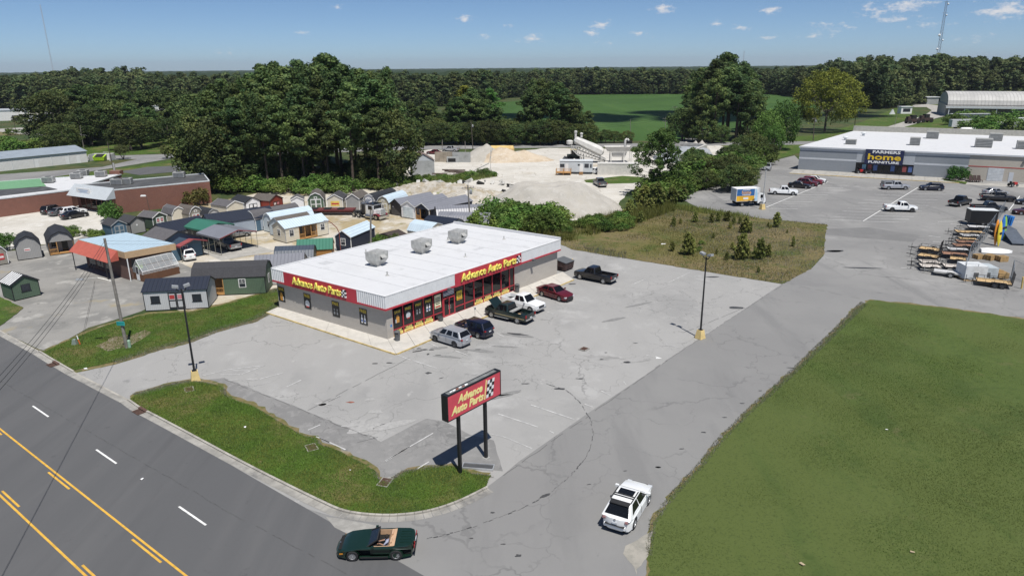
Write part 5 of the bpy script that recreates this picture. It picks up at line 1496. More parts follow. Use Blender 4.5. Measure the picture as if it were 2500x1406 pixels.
 # ================================================================== OTHER BUILDINGS
m_brick = M('red_brick',(.20,.085,.06),.88,kind='block',c2=(.16,.062,.045),mort=(.22,.15,.12),bw=.22,bh=.075,ms=.006,var=.18,vs=1.0)
m_tar = MATS['tar_crack']
m_tarroof = M('tar_roof',(.065,.067,.07),.85,var=.25,vs=.4,dirt=(.11,.11,.112))
m_palemetal = M('pale_grey_metal',(.47,.50,.52),.5,var=.06,kind='siding',freq=1.2)
m_whitewall = M('white_metal_wall',(.70,.69,.67),.6,var=.05,kind='siding',freq=.9)
m_silverroof = M('silver_blue_roof',(.27,.31,.35),.45,var=.08,vs=.5)
m_coping = M('pale_coping',(.58,.60,.61),.6)
def poly_building(name,label,cat,corners_px,z,wall,roof,coping=None,roof_t=.06,base_only=False,par=.25):
 """walls under a flat roof whose corners were sighted at height z"""
 pts = [G(px,py,z) for px,py in corners_px]
 c0 = pts[0]
 o = thing(name,label,cat,(c0.x,c0.y,0))
 rel_ = [(p.x-c0.x,p.y-c0.y) for p in pts]
 MB().slab(rel_,0,z-par).build('wall',wall,o)
 MB().slab(rel_,z-par+.001,z-par+roof_t).build('roof',roof,o)
 cx_ = sum(p[0] for p in rel_) / len(rel_); cy_ = sum(p[1] for p in rel_) / len(rel_)
 n = len(rel_)
 for i in range(n):
  a, b = rel_[i], rel_[(i+1) % n]
  sh = lambda p, f: (cx_+(p[0]-cx_)*f,cy_+(p[1]-cy_)*f)
  MB().slab([sh(a,1.004),sh(b,1.004),sh(b,.985),sh(a,.985)],z-par+.002,z).build('parapet',coping or wall,o)
 return o, rel_, c0
 # brick shop with slanted metal awning
bo, brl, b0 = poly_building('brick_shop','red brick shop with black flat roof and slanted pale metal canopy','shop',[za(978,290),za(1795,212),za(1745,150),za(640,250)],4.7,m_brick,m_tarroof,m_coping)
def bpt(px,z):
 p = G(*px,z); return Vector((p.x-b0.x,p.y-b0.y,z))
fA, fB = Vector((*brl[3],0)), Vector((*brl[0],0))
fd = (fB-fA).normalized(); fn = Vector((fd.y,-fd.x,0)); fn = fn if fn.y < 0 else -fn
def canopy(a,b,nrm,zt,zb,out,name='canopy'):
 MB().add([tuple(a+Vector((0,0,zt))),tuple(b+Vector((0,0,zt))),tuple(b+nrm*out+Vector((0,0,zb))),tuple(a+nrm*out+Vector((0,0,zb))),tuple(a+Vector((0,0,zb))),tuple(b+Vector((0,0,zb)))],[(0,1,2,3),(3,2,5,4),(0,3,4),(1,5,2)]).build(name,m_palemetal,bo)
canopy(fA+fd*.02,fB,fn,4.95,2.9,2.0)
L_ = (fB-fA).length
for k in range(6):
 s0 = fA + fd * (L_*(.08+.14*k)) + fn * .02
 MB().add([tuple(s0+Vector((0,0,.3))),tuple(s0+fd*L_*.12+Vector((0,0,.3))),tuple(s0+fd*L_*.12+Vector((0,0,2.7))),tuple(s0+Vector((0,0,2.7)))],[(0,1,2,3)]).build('shop_window',GLASS,bo)
sg = fA.lerp(fB,.38) + fn * 1.25 + Vector((0,0,3.9))
q = thing('shop_sign','white shop sign board mounted on the slanted pale canopy','sign',sg+b0-Vector((0,0,b0.z)),math.atan2(fd.y,fd.x))
MB().box(-2.2,2.2,-.1,.1,-.65,.65).build('sign_board',m_trimw,q)
for k, (w_,z_) in enumerate(((1.6,.25),(1.2,-.05),(1.8,-.35))):
 MB().box(-w_,w_,-.11,-.101,z_-.08,z_+.08).build('sign_print',M('sign_print_blue',(.35,.45,.6),.6),q)
 # long low brick building with white and green roofs
lo, lrl, l0 = poly_building('long_brick_building','long low brick building with white, green and dark roof sections','building',[za(-500,425),za(600,292),za(1040,158),za(330,195),za(-500,260)],3.6,m_brick,m_roofw,m_coping)
def lpatch(pxs,z,name,mat):
 pts = [G(*p,z) for p in pxs]
 MB().slab([(p.x-l0.x,p.y-l0.y) for p in pts],z,z+.03).build(name,mat,lo)
lpatch([za(-450,300),za(10,292),za(395,262),za(340,197),za(-450,250)],3.5,'green_roof_section',M('green_metal_roof',(.16,.33,.17),.5,var=.08))
lpatch([za(-450,400),za(100,335),za(495,290),za(400,268),za(-450,310)],3.46,'dark_roof_section',m_tarroof)
def roof_box(px,z,w,d,h,label,ang=0.0,fan=True,mat=m_galv,name='roof_cooler'):
 p = G(*px,z)
 o = thing(name,label,'hvac unit',(p.x,p.y,z+.02),ang)
 MB().box(-w/2,w/2,-d/2,d/2,.1,h).build('casing',mat,o)
 MB().box(-w/2+.1,w/2-.1,-d/2+.1,d/2-.1,0,.099).build('plinth',m_dark,o)
 q_ = MB()
 for i in range(5):
  q_.box(-w/2+.1,w/2-.1,-d/2-.02,-d/2-.001,.2+i*(h-.3)/5,.2+i*(h-.3)/5+(h-.3)/9)
 q_.build('louvres',m_grey,o)
 if fan:
  MB().lathe([(min(w,d)*.36,0),(min(w,d)*.36,.08),(.02,.09)],14,at=(0,0,h+.001)).build('fan_cowl',m_grey,o)
 return o
for px, z, lab in ((za(420,230),3.5,'cooling unit at the left end of white roof section'),(za(660,195),3.5,'rusty cooling unit on the white roof behind the brick shop'),(za(715,172),3.5,'rear cooling unit on the white roof behind the brick shop'),(za(870,178),3.5,'low cooling unit near the brick chimney'),
 (za(1010,250),4.5,'broad cooling unit on the black roof near the canopy'),(za(1085,245),4.5,'small cooling unit beside the broad one on black roof'),(za(1540,190),4.5,'cooling unit at the far end of the black roof')):
 roof_box(px,z,2.2,1.6,1.2,lab,.2)
p = G(*za(1000,160),3.5)
q = thing('brick_chimney','square brick chimney with metal flue on the white roof','chimney',(p.x,p.y,3.45))
MB().box(-1.2,1.2,-.8,.8,0,.9).build('stack',m_brick,q)
MB().tube((-.3,0,.9),(-.3,0,2.6),.22,.22,10).build('flue',m_galv,q)
for px, lab in ((za(40,490),'white cooling unit standing against the brick wall'),):
 p = G(*px)
 q = thing('wall_cooler',lab,'hvac unit',(p.x,p.y,.02))
 MB().box(-.8,.8,-.6,.6,0,1.1).build('casing',m_trimw,q); MB().tube((0,.5,1.1),(0,.5,3.2),.15,.15,8).build('duct',m_trimw,q)
 # white metal building far left
def gable_building(name,label,cat,front,depth,he,rise,wall,roof,over=.3,z0=0):
 c, ang, lx, ly = frame_from_front(*front,depth)
 o = thing(name,label,cat,(c.x,c.y,z0),ang)
 hx, hy = lx / 2, ly / 2
 b = MB().prism([(-hy,0),(hy,0),(hy,he),(0,he+rise),(-hy,he)],-hx,hx)
 b.v = [(y,-x,z) for x,y,z in b.v]
 b.build('wall',wall,o)
 for s_ in (-1,1):
  sl = rise / hy
  vs = [(x,s_*y,z) for x in (-hx-over,hx+over) for y,z in ((hy+over,he-over*sl+.02),(0,he+rise+.02),(0,he+rise+.1),(hy+over,he-over*sl+.1))]
  MB().add(vs,[(0,1,2,3),(7,6,5,4),(0,4,5,1),(1,5,6,2),(2,6,7,3),(3,7,4,0)]).build('roof_panel',roof,o)
 return o, hx, hy
wo_, hx, hy = gable_building('white_warehouse','long white metal building with silver-blue roof beside the lane','warehouse',(zf(-500,1085),zf(768,950)),14,3.3,1.3,m_whitewall,m_silverroof)
for u in (.62,.845,.93):
 x = -hx + u * 2 * hx
 d_ = MB().box(x-.5,x+.5,-hy-.03,-hy-.002,0,2.1).build('door',m_trimw,wo_)
for u in (.28,.45,.6,.73,.86):
 x = -hx + u * 2 * hx
 MB().tube((x,-hy-.06,0),(x,-hy-.06,3.2),.06,.06,6).build('downpipe',m_coping,wo_)
 # lime dumpster in its white enclosure
p = G(*zf(880,940))
q = thing('bin_enclosure','white open enclosure around the lime green dumpster','enclosure',(p.x,p.y,.02),.1)
MB().box(-3,-2.85,-1,3,0,2).build('side_wall',m_whitewall,q); MB().box(3,3.15,-1,3,0,2).build('side_wall',m_whitewall,q); MB().box(-2.85,3,2.85,3,0,2).build('back_wall',m_whitewall,q)
q = thing('lime_dumpster','lime green dumpster with black lid beside the white building','dumpster',(p.x,p.y-.2,.02),.1)
m_lime = M('lime_paint',(.36,.55,.03),.5)
MB().add([(-1.5,-.9,.2),(1.5,-.9,.2),(1.5,1,.2),(-1.5,1,.2),(-1.7,-1.1,1.3),(1.7,-1.1,1.3),(1.7,1,1.9),(-1.7,1,1.9)],[(3,2,1,0),(4,5,6,7),(0,1,5,4),(1,2,6,5),(2,3,7,6),(3,0,4,7)]).build('bin_body',m_lime,q)
MB().add([(-1.2,-1.12,1.32),(1.2,-1.12,1.32),(1.2,1,1.93),(-1.2,1,1.93),(-1.2,-1.12,1.38),(1.2,-1.12,1.38),(1.2,1,1.99),(-1.2,1,1.99)],[(3,2,1,0),(4,5,6,7),(0,1,5,4),(1,2,6,5),(2,3,7,6),(3,0,4,7)]).build('lid',m_dark,q)
# hut with white roof, far flat buildings
hut, hx, hy = gable_building('open_hut','small dark open hut with bright white roof in front of the trees','hut',(zf(640,812),zf(800,800)),6,3.4,.3,M('hut_dark',(.06,.065,.075),.9),m_roofw,.6)
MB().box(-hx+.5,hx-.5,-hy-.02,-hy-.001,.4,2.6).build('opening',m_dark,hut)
for i, (fr,lab,he,mw) in enumerate((((zf(-300,600),zf(225,585)),'white flat roofed building at the far left edge',5.5,m_whitewall),((zf(245,592),zf(400,585)),'cream flat building with grey roof near the far left trees',5.0,M('cream_render',(.62,.57,.48),.8)),((zf(400,575),zf(560,565)),'white low building half hidden by far left trees',4.5,m_whitewall))):
 b_, hx, hy = gable_building('far_building',lab,'building',fr,22,he,.6,mw,M('far_grey_roof',(.33,.35,.37),.7))
 for k in range(3):
  x = -hx + (k+.5) * 2 * hx / 3
  MB().box(x-1.5,x+1.5,-hy-.04,-hy-.005,0,2.8).build('loading_door',m_tarroof if i == 0 else m_coping,b_)
  # white sheds glimpsed through the trees
for i, (fr,lab) in enumerate((((zf(1300,505),zf(1440,500)),'white roofed house glimpsed between the left trees'),((zf(840,660),zf(890,656)),'white shed glimpsed at the foot of the left trees'))):
 gable_building('far_house',lab,'house',fr,9,3.2,2.0,m_whitewall,m_roofw)
 # grey gabled block building in the yard
m_cblock = M('grey_block_wall',(.36,.37,.37),.9,kind='block',bw=.6,bh=.2,ms=.02,mort=(.24,.25,.25),var=.14,vs=.6,dirt=(.24,.25,.24))
c, ang, lx, ly = frame_from_front(zc(182,474),zc(348,467),7)
gb = thing('block_building','grey concrete block building with metal gable beside the big pines','building',(c.x,c.y,.02),ang)
hx, hy = lx / 2, ly / 2
MB().box(-hx,hx,-hy,hy,0,3.9).build('wall',m_cblock,gb)
MB().prism([(-hx,3.901),(hx,3.901),(0,5.6)],-hy+.02,hy-.02).build('gable',m_palemetal,gb)
for s_ in (-1,1):
 MB().add([(s_*x,y,z) for y in (-hy-.2,hy+.2) for x,z in ((hx+.25,3.8),(0,5.65),(0,5.73),(hx+.25,3.88))],[(0,1,2,3),(7,6,5,4),(0,4,5,1),(1,5,6,2),(2,6,7,3),(3,7,4,0)]).build('roof_panel',M('rusty_tin_roof',(.20,.15,.13),.8,var=.3),gb)
 # ---- concrete plant
def plant_frame(px):
 return G(*px)
KX = 1700 / 195 * 6.25
pz0 = G(*zt(400,548))
def L2(zx_,zy_):
 return ((zx_-400)/KX,(548-zy_)/KX*1.04)
m_plant = M('dusty_white_steel',(.56,.55,.52),.7,var=.1,vs=.8,dirt=(.42,.41,.38))
pl = thing('batching_plant','dusty white concrete batching plant with inclined silo, conveyor and hopper','concrete plant',(pz0.x,pz0.y,.02))
def silo():
 a = Vector((L2(470,215)[0],0,L2(470,215)[1])); b = Vector((L2(880,400)[0],0,L2(880,400)[1]))
 d = (b-a); n = 8
 u = d.normalized(); w = Vector((0,1,0)); v = u.cross(w)
 vs = []
 for f, r in ((-.06,.5),(0,1.15),(.72,1.55),(.9,1.5),(1.0,1.3),(1.06,.3)):
  c_ = a + d * f
  for i in range(n):
   t_ = 2 * PI * (i+.5) / n
   vs.append(c_+(w*math.cos(t_)+v*math.sin(t_))*r)
 fs = [(k*n+i,k*n+(i+1) % n,(k+1)*n+(i+1) % n,(k+1)*n+i) for k in range(5) for i in range(n)] + [tuple(range(n)),tuple(range(5*n,6*n))]
 MB().add(vs,fs).build('silo',m_plant,pl)
silo()
for zx_, zy_, r, h in ((465,165,.4,1.6),(555,160,.42,.9)):
 x, z = L2(zx_,zy_)
 MB().lathe([(r*.8,-.3),(r*.8,h*.7),(r*1.1,h*.72),(r*1.1,h),(.05,h+.15)],12,at=(x,0,z)).build('dust_filter',m_plant,pl)
x, z = L2(375,240)
MB().lathe([(.9,0),(.95,.9),(.5,1.1)],14,at=(x,0,z-.6)).build('head_drum',m_plant,pl)
for y in (-1.2,1.2):
 q = MB()
 lo_ = [L2(390,330),L2(500,430),L2(700,480),L2(940,545)]; hi_ = [L2(390,295),L2(510,300),L2(720,400),L2(950,500)]
 for P_ in (lo_,hi_):
  for a, b in zip(P_,P_[1:]):
   q.bar((a[0],y,a[1]),(b[0],y,b[1]),.16)
 n = 14
 def along_(P_,f):
  k = min(len(P_)-2,int(f*(len(P_)-1))); r = f * (len(P_)-1) - k
  return (P_[k][0]*(1-r)+P_[k+1][0]*r,P_[k][1]*(1-r)+P_[k+1][1]*r)
 for i in range(n):
  a, b = along_(lo_,i/n), along_(hi_,(i+.5)/n); c_ = along_(lo_,(i+1)/n)
  q.bar((a[0],y,a[1]),(b[0],y,b[1]),.09).bar((b[0],y,b[1]),(c_[0],y,c_[1]),.09)
 q.build('conveyor_truss',m_plant,pl)
b0_, b1_ = L2(400,310), L2(945,520)
MB().add([(b0_[0],-1.1,b0_[1]),(b1_[0],-1.1,b1_[1]),(b1_[0],1.1,b1_[1]),(b0_[0],1.1,b0_[1]),(b0_[0],-1.1,b0_[1]-.15),(b1_[0],-1.1,b1_[1]-.15),(b1_[0],1.1,b1_[1]-.15),(b0_[0],1.1,b0_[1]-.15)],[(0,1,2,3),(7,6,5,4),(0,4,5,1),(1,5,6,2),(2,6,7,3),(3,7,4,0)]).build('conveyor_belt',M('belt_rubber',(.04,.04,.04),.9),pl)
h0, h1, h2, h3 = L2(920,310), L2(1340,310), L2(1290,378), L2(965,378)
MB().add([(h0[0],-1.9,h0[1]),(h1[0],-1.9,h1[1]),(h1[0],1.9,h1[1]),(h0[0],1.9,h0[1]),(h3[0],-1.2,h3[1]),(h2[0],-1.2,h2[1]),(h2[0],1.2,h2[1]),(h3[0],1.2,h3[1])],[(0,1,5,4),(1,2,6,5),(2,3,7,6),(3,0,4,7)]).build('hopper',m_plant,pl)
c0_, c1_ = L2(1020,380), L2(1270,465)
MB().frustum((c0_[0]+c1_[0])/2,0,c1_[1],c0_[1],(c1_[0]-c0_[0])/2*.75,.7,(c1_[0]-c0_[0])/2,1.1).build('weigh_bin',m_plant,pl)
for zx_ in (1015,1215,1330):
 for y in (-1.4,1.4):
  x = L2(zx_,0)[0]
  MB().box(x-.12,x+.12,y-.12,y+.12,0,L2(0,385)[1]).build('support_leg',m_plant,pl)
for zx_ in (545,600,860):
 for y in (-1.3,1.3):
  x = L2(zx_,0)[0]
  MB().box(x-.14,x+.14,y-.14,y+.14,0,L2(0,430)[1]).build('support_leg',m_plant,pl)
x, z = L2(1255,240)
MB().path([(x-.3,0,3),(x-.3,0,z+.3),(x+.3,0,z+.7),(x+.6,0,z+.2)],.35,8).build('discharge_elbow',m_plant,pl)
MB().box(x,x+1.6,-.6,.6,z-.6,z+.1).build('motor_housing',m_dark,pl)
# loader under the silo
p = G(*zt(450,520)); o = thing('wheel_loader','dark green wheel loader parked under the silo','loader',(p.x,p.y,.02),.1)
m_loader = M('loader_dark_green',(.03,.045,.04),.6)
MB().box(-2.0,1.6,-1.1,1.1,.8,1.9).build('chassis',m_loader,o); MB().box(-1.0,.6,-.8,.8,1.901,3.2).build('cab',GLASS,o); MB().box(-1.1,.7,-.9,.9,3.201,3.35).build('cab_roof',m_signyel,o)
for x in (-1.3,1.2):
 for s_ in (-1,1):
  MB().lathe([(.3,-.3),(.75,-.28),(.8,-.2),(.8,.2),(.75,.28),(.3,.3)],16,'y',(x,s_*1.25,.8)).build('wheel',m_dark,o)
MB().prism([(-2.1,.3),(-3.2,.25),(-3.3,.5),(-2.7,1.3),(-2.2,1.2)],-1.4,1.4).build('bucket',m_grey,o)
# site office trailer with deck and steps
c, ang, lx, ly = frame_from_front(zt(225,722),zt(726,728),3.2)
o = thing('site_trailer','pale grey site office trailer with timber deck and steps','trailer office',(c.x,c.y,.02),ang)
hx, hy = lx / 2, ly / 2
m_trailer = M('trailer_panel',(.52,.55,.57),.6,kind='siding',var=.05)
MB().box(-hx,hx,-hy,hy,.6,3.3).build('body',m_trailer,o); MB().box(-hx-.1,hx+.1,-hy-.1,hy+.1,3.301,3.42).build('roof',m_coping,o); MB().box(-hx+.2,hx-.2,-hy+.2,hy-.2,0,.599).build('skirt',m_grey,o)
for u, w, z0, z1, nm in ((.08,1.1,1.8,2.6,'window'),(.22,.8,.65,2.7,'door'),(.59,.6,2.2,2.6,'window'),(.66,.9,.65,2.7,'door'),(.82,1.1,1.7,2.7,'window'),(.95,.4,1.7,2.6,'window')):
 x = -hx + u * lx
 MB().box(x-w/2,x+w/2,-hy-.04,-hy-.003,z0,z1).build(nm,PORCH if nm == 'window' else m_trimw,o)
MB().box(-hx-.8,-hx+3.0,-hy-2.2,-hy-.05,.55,.68).build('deck',m_wood,o)
for x in (-hx-.75,-hx+1.1,-hx+2.95):
 for y in (-hy-2.15,-hy-.15):
  MB().box(x-.06,x+.06,y-.06,y+.06,0,1.6).build('deck_post',m_wood,o)
MB().box(-hx-.75,-hx+2.95,-hy-2.19,-hy-2.11,1.5,1.6).build('deck_rail',m_wood,o); MB().box(-hx-.75,-hx+2.95,-hy-2.19,-hy-2.11,1.0,1.08).build('deck_rail',m_wood,o)
for i in range(4):
 x = -hx + .66 * lx
 MB().box(x-.5,x+.5,-hy-1.3+i*.3,-hy-1.02+i*.3,.1+i*.15,.16+i*.15).build('step',m_wood,o)
 # white ribbed container
c, ang, lx, ly = frame_from_front(zt(800,735),zt(1420,742),2.5)
o = thing('shipping_container','long white ribbed shipping container in the gravel yard','container',(c.x,c.y,.02),ang)
hx, hy = lx / 2, ly / 2
m_cont = M('container_white',(.60,.58,.54),.6,var=.07)
q = MB(); n = 44; prof = []
for i in range(n):
 a = -hx + lx * i / n; w = lx / n
 prof += [(a,0),(a+w*.35,0),(a+w*.5,.06),(a+w*.85,.06)]
prof.append((hx,0))
for sgn in (-1,1):
 vs = [(x,sgn*(hy-d),z) for z in (.15,2.75) for x,d in prof]; m_ = len(prof)
 q.add(vs,[(i,i+1,m_+i+1,m_+i) for i in range(m_-1)])
q.build('side_panel',m_cont,o)
MB().box(-hx,hx,-hy-.03,hy+.03,2.751,2.95).build('roof',m_cont,o); MB().box(-hx,hx,-hy-.03,hy+.03,0,.149).build('base_rail',m_cont,o)
for x in (-hx,hx-.08):
 MB().box(x,x+.08,-hy,hy,.15,2.75).build('end_wall',m_cont,o)
 # aggregate bay with concrete blocks (each block its own piece)
m_cbl = M('bay_block',(.46,.45,.42),.9,var=.15,vs=1.0)
aw = thing('aggregate_bay','bay wall of pale concrete blocks holding grey gravel','block wall',(0,0,0))
def block_wall(a,b,courses,h=.75,ln=1.9):
 d = (b-a); L_ = d.length; d.normalize(); n = Vector((-d.y,d.x,0))
 k = max(1,round(L_/ln)); st = L_ / k
 for c_ in range(courses):
  off = (c_ % 2) * st / 2
  for i in range(k):
   p0 = a + d * (i*st+off+.02); p1 = a + d * min(L_,(i+1)*st+off-.02)
   if (p1-p0).length < .2: continue
   jit = RANDOM.uniform(-.04,.04)
   MB().slab([(v.x,v.y) for v in (p0+n*(jit-.35),p1+n*(jit-.35),p1+n*(jit+.35),p0+n*(jit+.35))],c_*h+.02,(c_+1)*h).build('concrete_block',m_cbl,aw)
wA, wB, wC = G(*zt(2060,600)), G(*zt(2455,412)), G(*zt(1990,345))
block_wall(wA,wB,4); block_wall(wB,G(*zt(2000,372)),4)
def mound(name,c,rx,ry,h,ang,mat,label,cat=None,seed=0,n=40,flat=.0,rough=.06,pw=1.0,peaks=None,k='thing'):
 vs, fs = [], []
 for j in range(n+1):
  for i in range(n+1):
   u, v = 2 * i / n - 1, 2 * j / n - 1
   # square to disc
   x, y = u * math.sqrt(1-v*v/2), v * math.sqrt(1-u*u/2)
   r = math.hypot(x,y)
   if peaks:
    z = max(max(0,ph*(1-math.hypot((x-pxx)/pr,(y-pyy)/pr*(ry/rx if False else 1)))) for pxx,pyy,ph,pr in peaks)
    z = z * h
   else:
    z = h * min(1.0,(1-r)/max(.05,(1-flat))) ** pw
   w = mnoise.fractal(Vector((x*3+seed,y*3,seed*.7)),1.0,2.0,4)
   z = z * (1+.12*w) + rough * h * mnoise.noise(Vector((x*14+seed,y*14,3))) * min(1,z/(h*.2+.01))
   e = 1 + .08 * mnoise.noise(Vector((x*4,y*4,seed)))
   vs.append((x*rx*e,y*ry*e,max(-.02,z)-(.03 if r > .985 else 0)))
 for j in range(n):
  for i in range(n):
   a = j * (n+1) + i
   fs.append((a,a+1,a+n+2,a+n+1))
 o = MB().add(vs,fs).build(name,mat,None,True,False)
 o.location = (c.x,c.y,.02); o.rotation_euler = (0,0,ang)
 if cat: tag(o,label,cat)
 if k != 'thing': o['kind'] = k
 return o
m_greygrav = M('blue_grey_gravel',(.30,.32,.34),.95,var=.12,vs=1.5)
bc = (wA+G(*zt(1950,400))+wB) / 3
mound('gravel_heap',bc+Vector((-1,-1.5,0)),13,9,2.5,math.atan2((wB-wA).y,(wB-wA).x),m_greygrav,'blue-grey gravel heap inside the concrete block bay','gravel heap',4,30,.72)
for i, (zx_,zy_) in enumerate(((2150,330),(2290,330),(2390,335))):
 p = G(*zt(zx_,zy_+30)); mound('sand_pile',p,3.0,2.5,2.9+.2*i,0,m_sand,('small white sand pile at the left of the bay wall top','middle white sand pile behind the block bay','small white sand pile at the bay corner')[i],'sand pile',7+i,16)
 # the big pale heap, the road-side piles, the rubble bank
pc = G(1338,512)
mound('sand_heap',pc,14.5,9.5,4.9,.12,m_sand,'large pale sand heap with flat top in the gravel yard','sand heap',2,60,.42,.02,.9)
mound('sand_pile',G(*zc(735,348)),8.5,6,4.6,0,m_sand,'pale peaked sand pile near the far road','sand pile',3,30,.05,.02)
mound('sand_pile',G(*zc(860,352)),9,5.5,4.0,0,GM('tan_sand',(.50,.42,.32),[((.42,.34,.25),.3,.4,.62),((.53,.47,.39),.8,.5,.7)],((9,.5,.05),)),'tan sand pile in front of the yellow tank','sand pile',5,30,.1,.02)
mound('sand_pile',G(*zc(1010,350)),10,4.5,2.8,-.03,MATS['tan_sand'],'low tan sand pile right of the yellow tank','sand pile',6,30,.1,.03)
mound('rubble_bank',G(1085,482),17,6.5,2.6,-.35,m_rubble,'bank of pale rubble and soil behind the grey roofed sheds','rubble bank',8,56,.35,.22,.8)
for i in range(46): # broken slabs on the bank
 px = RANDOM.uniform(990,1260); py = RANDOM.uniform(446,486) - (px-1085) * .05
 p = G(px,py); s_ = RANDOM.uniform(.25,1.0)
 z = .1 + (2.1 if 1010 < px < 1150 and 462 < py < 486 else .2) * RANDOM.uniform(.7,1)
 ro = MB().add([(x*s_*RANDOM.uniform(.7,1.3),y*s_*RANDOM.uniform(.6,1.1),zz*s_*.35) for zz in (-1,1) for x,y in ((-1,-.7),(1,-.6),(.8,.7),(-.9,.6))],[(3,2,1,0),(4,5,6,7),(0,1,5,4),(1,2,6,5),(2,3,7,6),(3,0,4,7)]).build('broken_slab',m_cbl if i % 4 else m_dark)
 tag(ro,'broken concrete slab lying on the pale rubble bank','rubble','broken slabs on the rubble bank')
 ro.location = (p.x,p.y,z); ro.rotation_euler = (RANDOM.uniform(-.6,.6),RANDOM.uniform(-.6,.6),RANDOM.uniform(0,3))
 # yellow tank, low wall, pipes in the yard
p = G(*zc(862,304)); o = thing('storage_tank','rusty pale yellow tank lying on its side behind the sand piles','tank',(p.x,p.y,.02),-.05)
m_ytank = M('rusty_yellow_tank',(.58,.42,.16),.7,var=.15,vs=.7,dirt=(.30,.13,.05))
MB().lathe([(.02,-3.9),(.9,-3.75),(1.25,-3.5),(1.25,3.5),(.9,3.75),(.02,3.9)],20,'x',(0,0,1.5)).build('shell',m_ytank,o,True)
for x in (-2.4,2.4):
 MB().box(x-.2,x+.2,-1,1,0,.6).build('saddle',m_grey,o)
a, b = G(*zc(350,362)), G(*zc(620,366))
o = thing('low_block_wall','low weathered block wall across the yard behind the grey building','wall',(a.x,a.y,.02),math.atan2((b-a).y,(b-a).x))
m_oldw = M('stained_block',(.30,.26,.21),.9,var=.25,vs=.5)
L_ = (b-a).length
for i in range(8):
 MB().box(i*L_/8+.01,(i+1)*L_/8-.01,0,.4,0,2.9).build('wall_panel',m_oldw if i < 4 else m_cblock,o)
p = G(*zc(490,362)); o = thing('fire_box','grey concrete block fire box in front of low wall','fire box',(p.x,p.y-.9,.02))
MB().box(-1.8,1.8,-.6,.8,0,1.6).build('housing',m_cblock,o); MB().box(-1.4,.8,-.62,-.601,.2,1.2).build('opening',m_dark,o)
a = G(*zc(640,440)); o = thing('conveyor_ladder','grey steel truss leaning up in the yard beside the sand','conveyor',(a.x,a.y,.02))
q = MB(); e_ = Vector((5.5,3,5.0))
for y in (0,.8):
 q.bar((0,y,.2),(4.2,y,2.2),.14).bar((4.2,y,2.2),(5.2,y,6.0),.12).bar((4.6,y,0),(4.8,y,6),.1)
for i in range(8):
 q.bar((4.25+i*.12,0,2.4+i*.45),(4.25+i*.12,.8,2.4+i*.45),.06)
q.build('truss',m_galv,o)
for i in range(9):
 p = G(*zc(RANDOM.uniform(360,640),RANDOM.uniform(425,470))); an = RANDOM.uniform(-.3,.9)
 ro = MB().box(-RANDOM.uniform(1.5,3.5),RANDOM.uniform(1.5,3.5),-.2,.2,.0,.3).build('scrap_beam',M('rusty_scrap',(.10,.075,.06),.9,var=.3))
 tag(ro,'rusty scrap beam on the ground beside the grey block building','scrap','scrap beams in the yard'); ro.location = (p.x,p.y,.05+.25*(i % 3)); ro.rotation_euler = (0,.1,an)
 # ================================================================== FURNITURE STORE
fz = 6.1
f0, f1 = G(*zd(696,605)), G(*zd(1500,651))
fx = (f1-f0).normalized(); fang = math.atan2(fx.y,fx.x)
fback = G(*zd(1085,338),fz); fback.z = 0
fy = Vector((-fx.y,fx.x,0)); FD = (fback-f0).dot(fy); FW_ = 120.0
skew = (fback-f0).dot(fx) / FD
fs_ = thing('furniture_store','grey furniture store with white roof and navy sign over the entrance','store',(f0.x,f0.y,.01),fang)
def fu(px,z=0):
 return (G(*px,z)-f0).dot(fx)
m_fgrey = M('store_grey_block',(.255,.275,.30),.85,kind='block',var=.05,vs=.4,mort=(.22,.24,.265))
m_ftan = M('store_tan_block',(.46,.42,.36),.85,kind='block',var=.05,vs=.4)
m_fband = M('store_pale_band',(.52,.54,.57),.8,var=.05)
xt = fu(zd(1858,690)) # grey / tan boundary
e0, e1 = fu(zd(1085,630)), fu(zd(1482,645))
def fsk(b):
 b.v = [(x+skew*y,y,z) for x,y,z in b.v]; return b
fsk(MB().box(0,xt,1.2,FD,0,fz-.35)).build('rear_wall',m_fgrey,fs_)
for x0, x1 in ((0,e0),(e1,xt)):
 MB().box(x0,x1,0,1.19,0,fz-.35).build('wall',m_fgrey,fs_)
 MB().box(x0,x1,-.02,-.002,2.9,3.35).build('pale_band',m_fband,fs_)
MB().box(e0+.003,e1-.003,0,1.19,2.75,fz-.35).build('wall',M('store_pale_block',(.40,.425,.455),.85,kind='block',var=.05),fs_)
MB().box(-.02,xt,-.03,0.4,fz-.9,fz-.4).build('pale_band',m_fband,fs_)
fsk(MB().box(xt+.002,FW_,0,FD,0,fz-.3)).build('wall',m_ftan,fs_)
MB().box(xt,FW_,-.03,-.003,3.1,3.3).build('red_stripe',M('stripe_red',(.40,.06,.05),.7),fs_)
fsk(MB().box(-.25,FW_,-.2,FD,fz-.349+.05,fz)).build('roof',m_roofw,fs_)
fsk(MB().box(-.3,FW_,FD-.3,FD+.3,fz+.001,fz+1.6)).build('rear_parapet',M('parapet_stone',(.36,.35,.31),.85),fs_)
MB().box(-.3,FW_,-.28,-.201,fz-.33,fz+.03).build('roof_edge',m_fband,fs_)
nb = 10
for i in range(nb):
 x0, x1 = e0 + (e1-e0) * i / nb, e0 + (e1-e0) * (i+1) / nb
 MB().box(x0+.06,x1-.06,.25,.3,.35,2.7).build('shop_window',GLASS,fs_)
 MB().box(x0-.05,x0+.05,.15,.35,0,2.75).build('mullion',m_trimb,fs_)
 if i in (1,2,3,6,8,9):
  MB().box(x0+.2,x1-.2,.22,.245,.9,2.3).build('window_poster',(m_bluep,M('poster_teal',(.2,.4,.5),.6),M('poster_floral',(.25,.06,.06),.6))[i % 3],fs_)
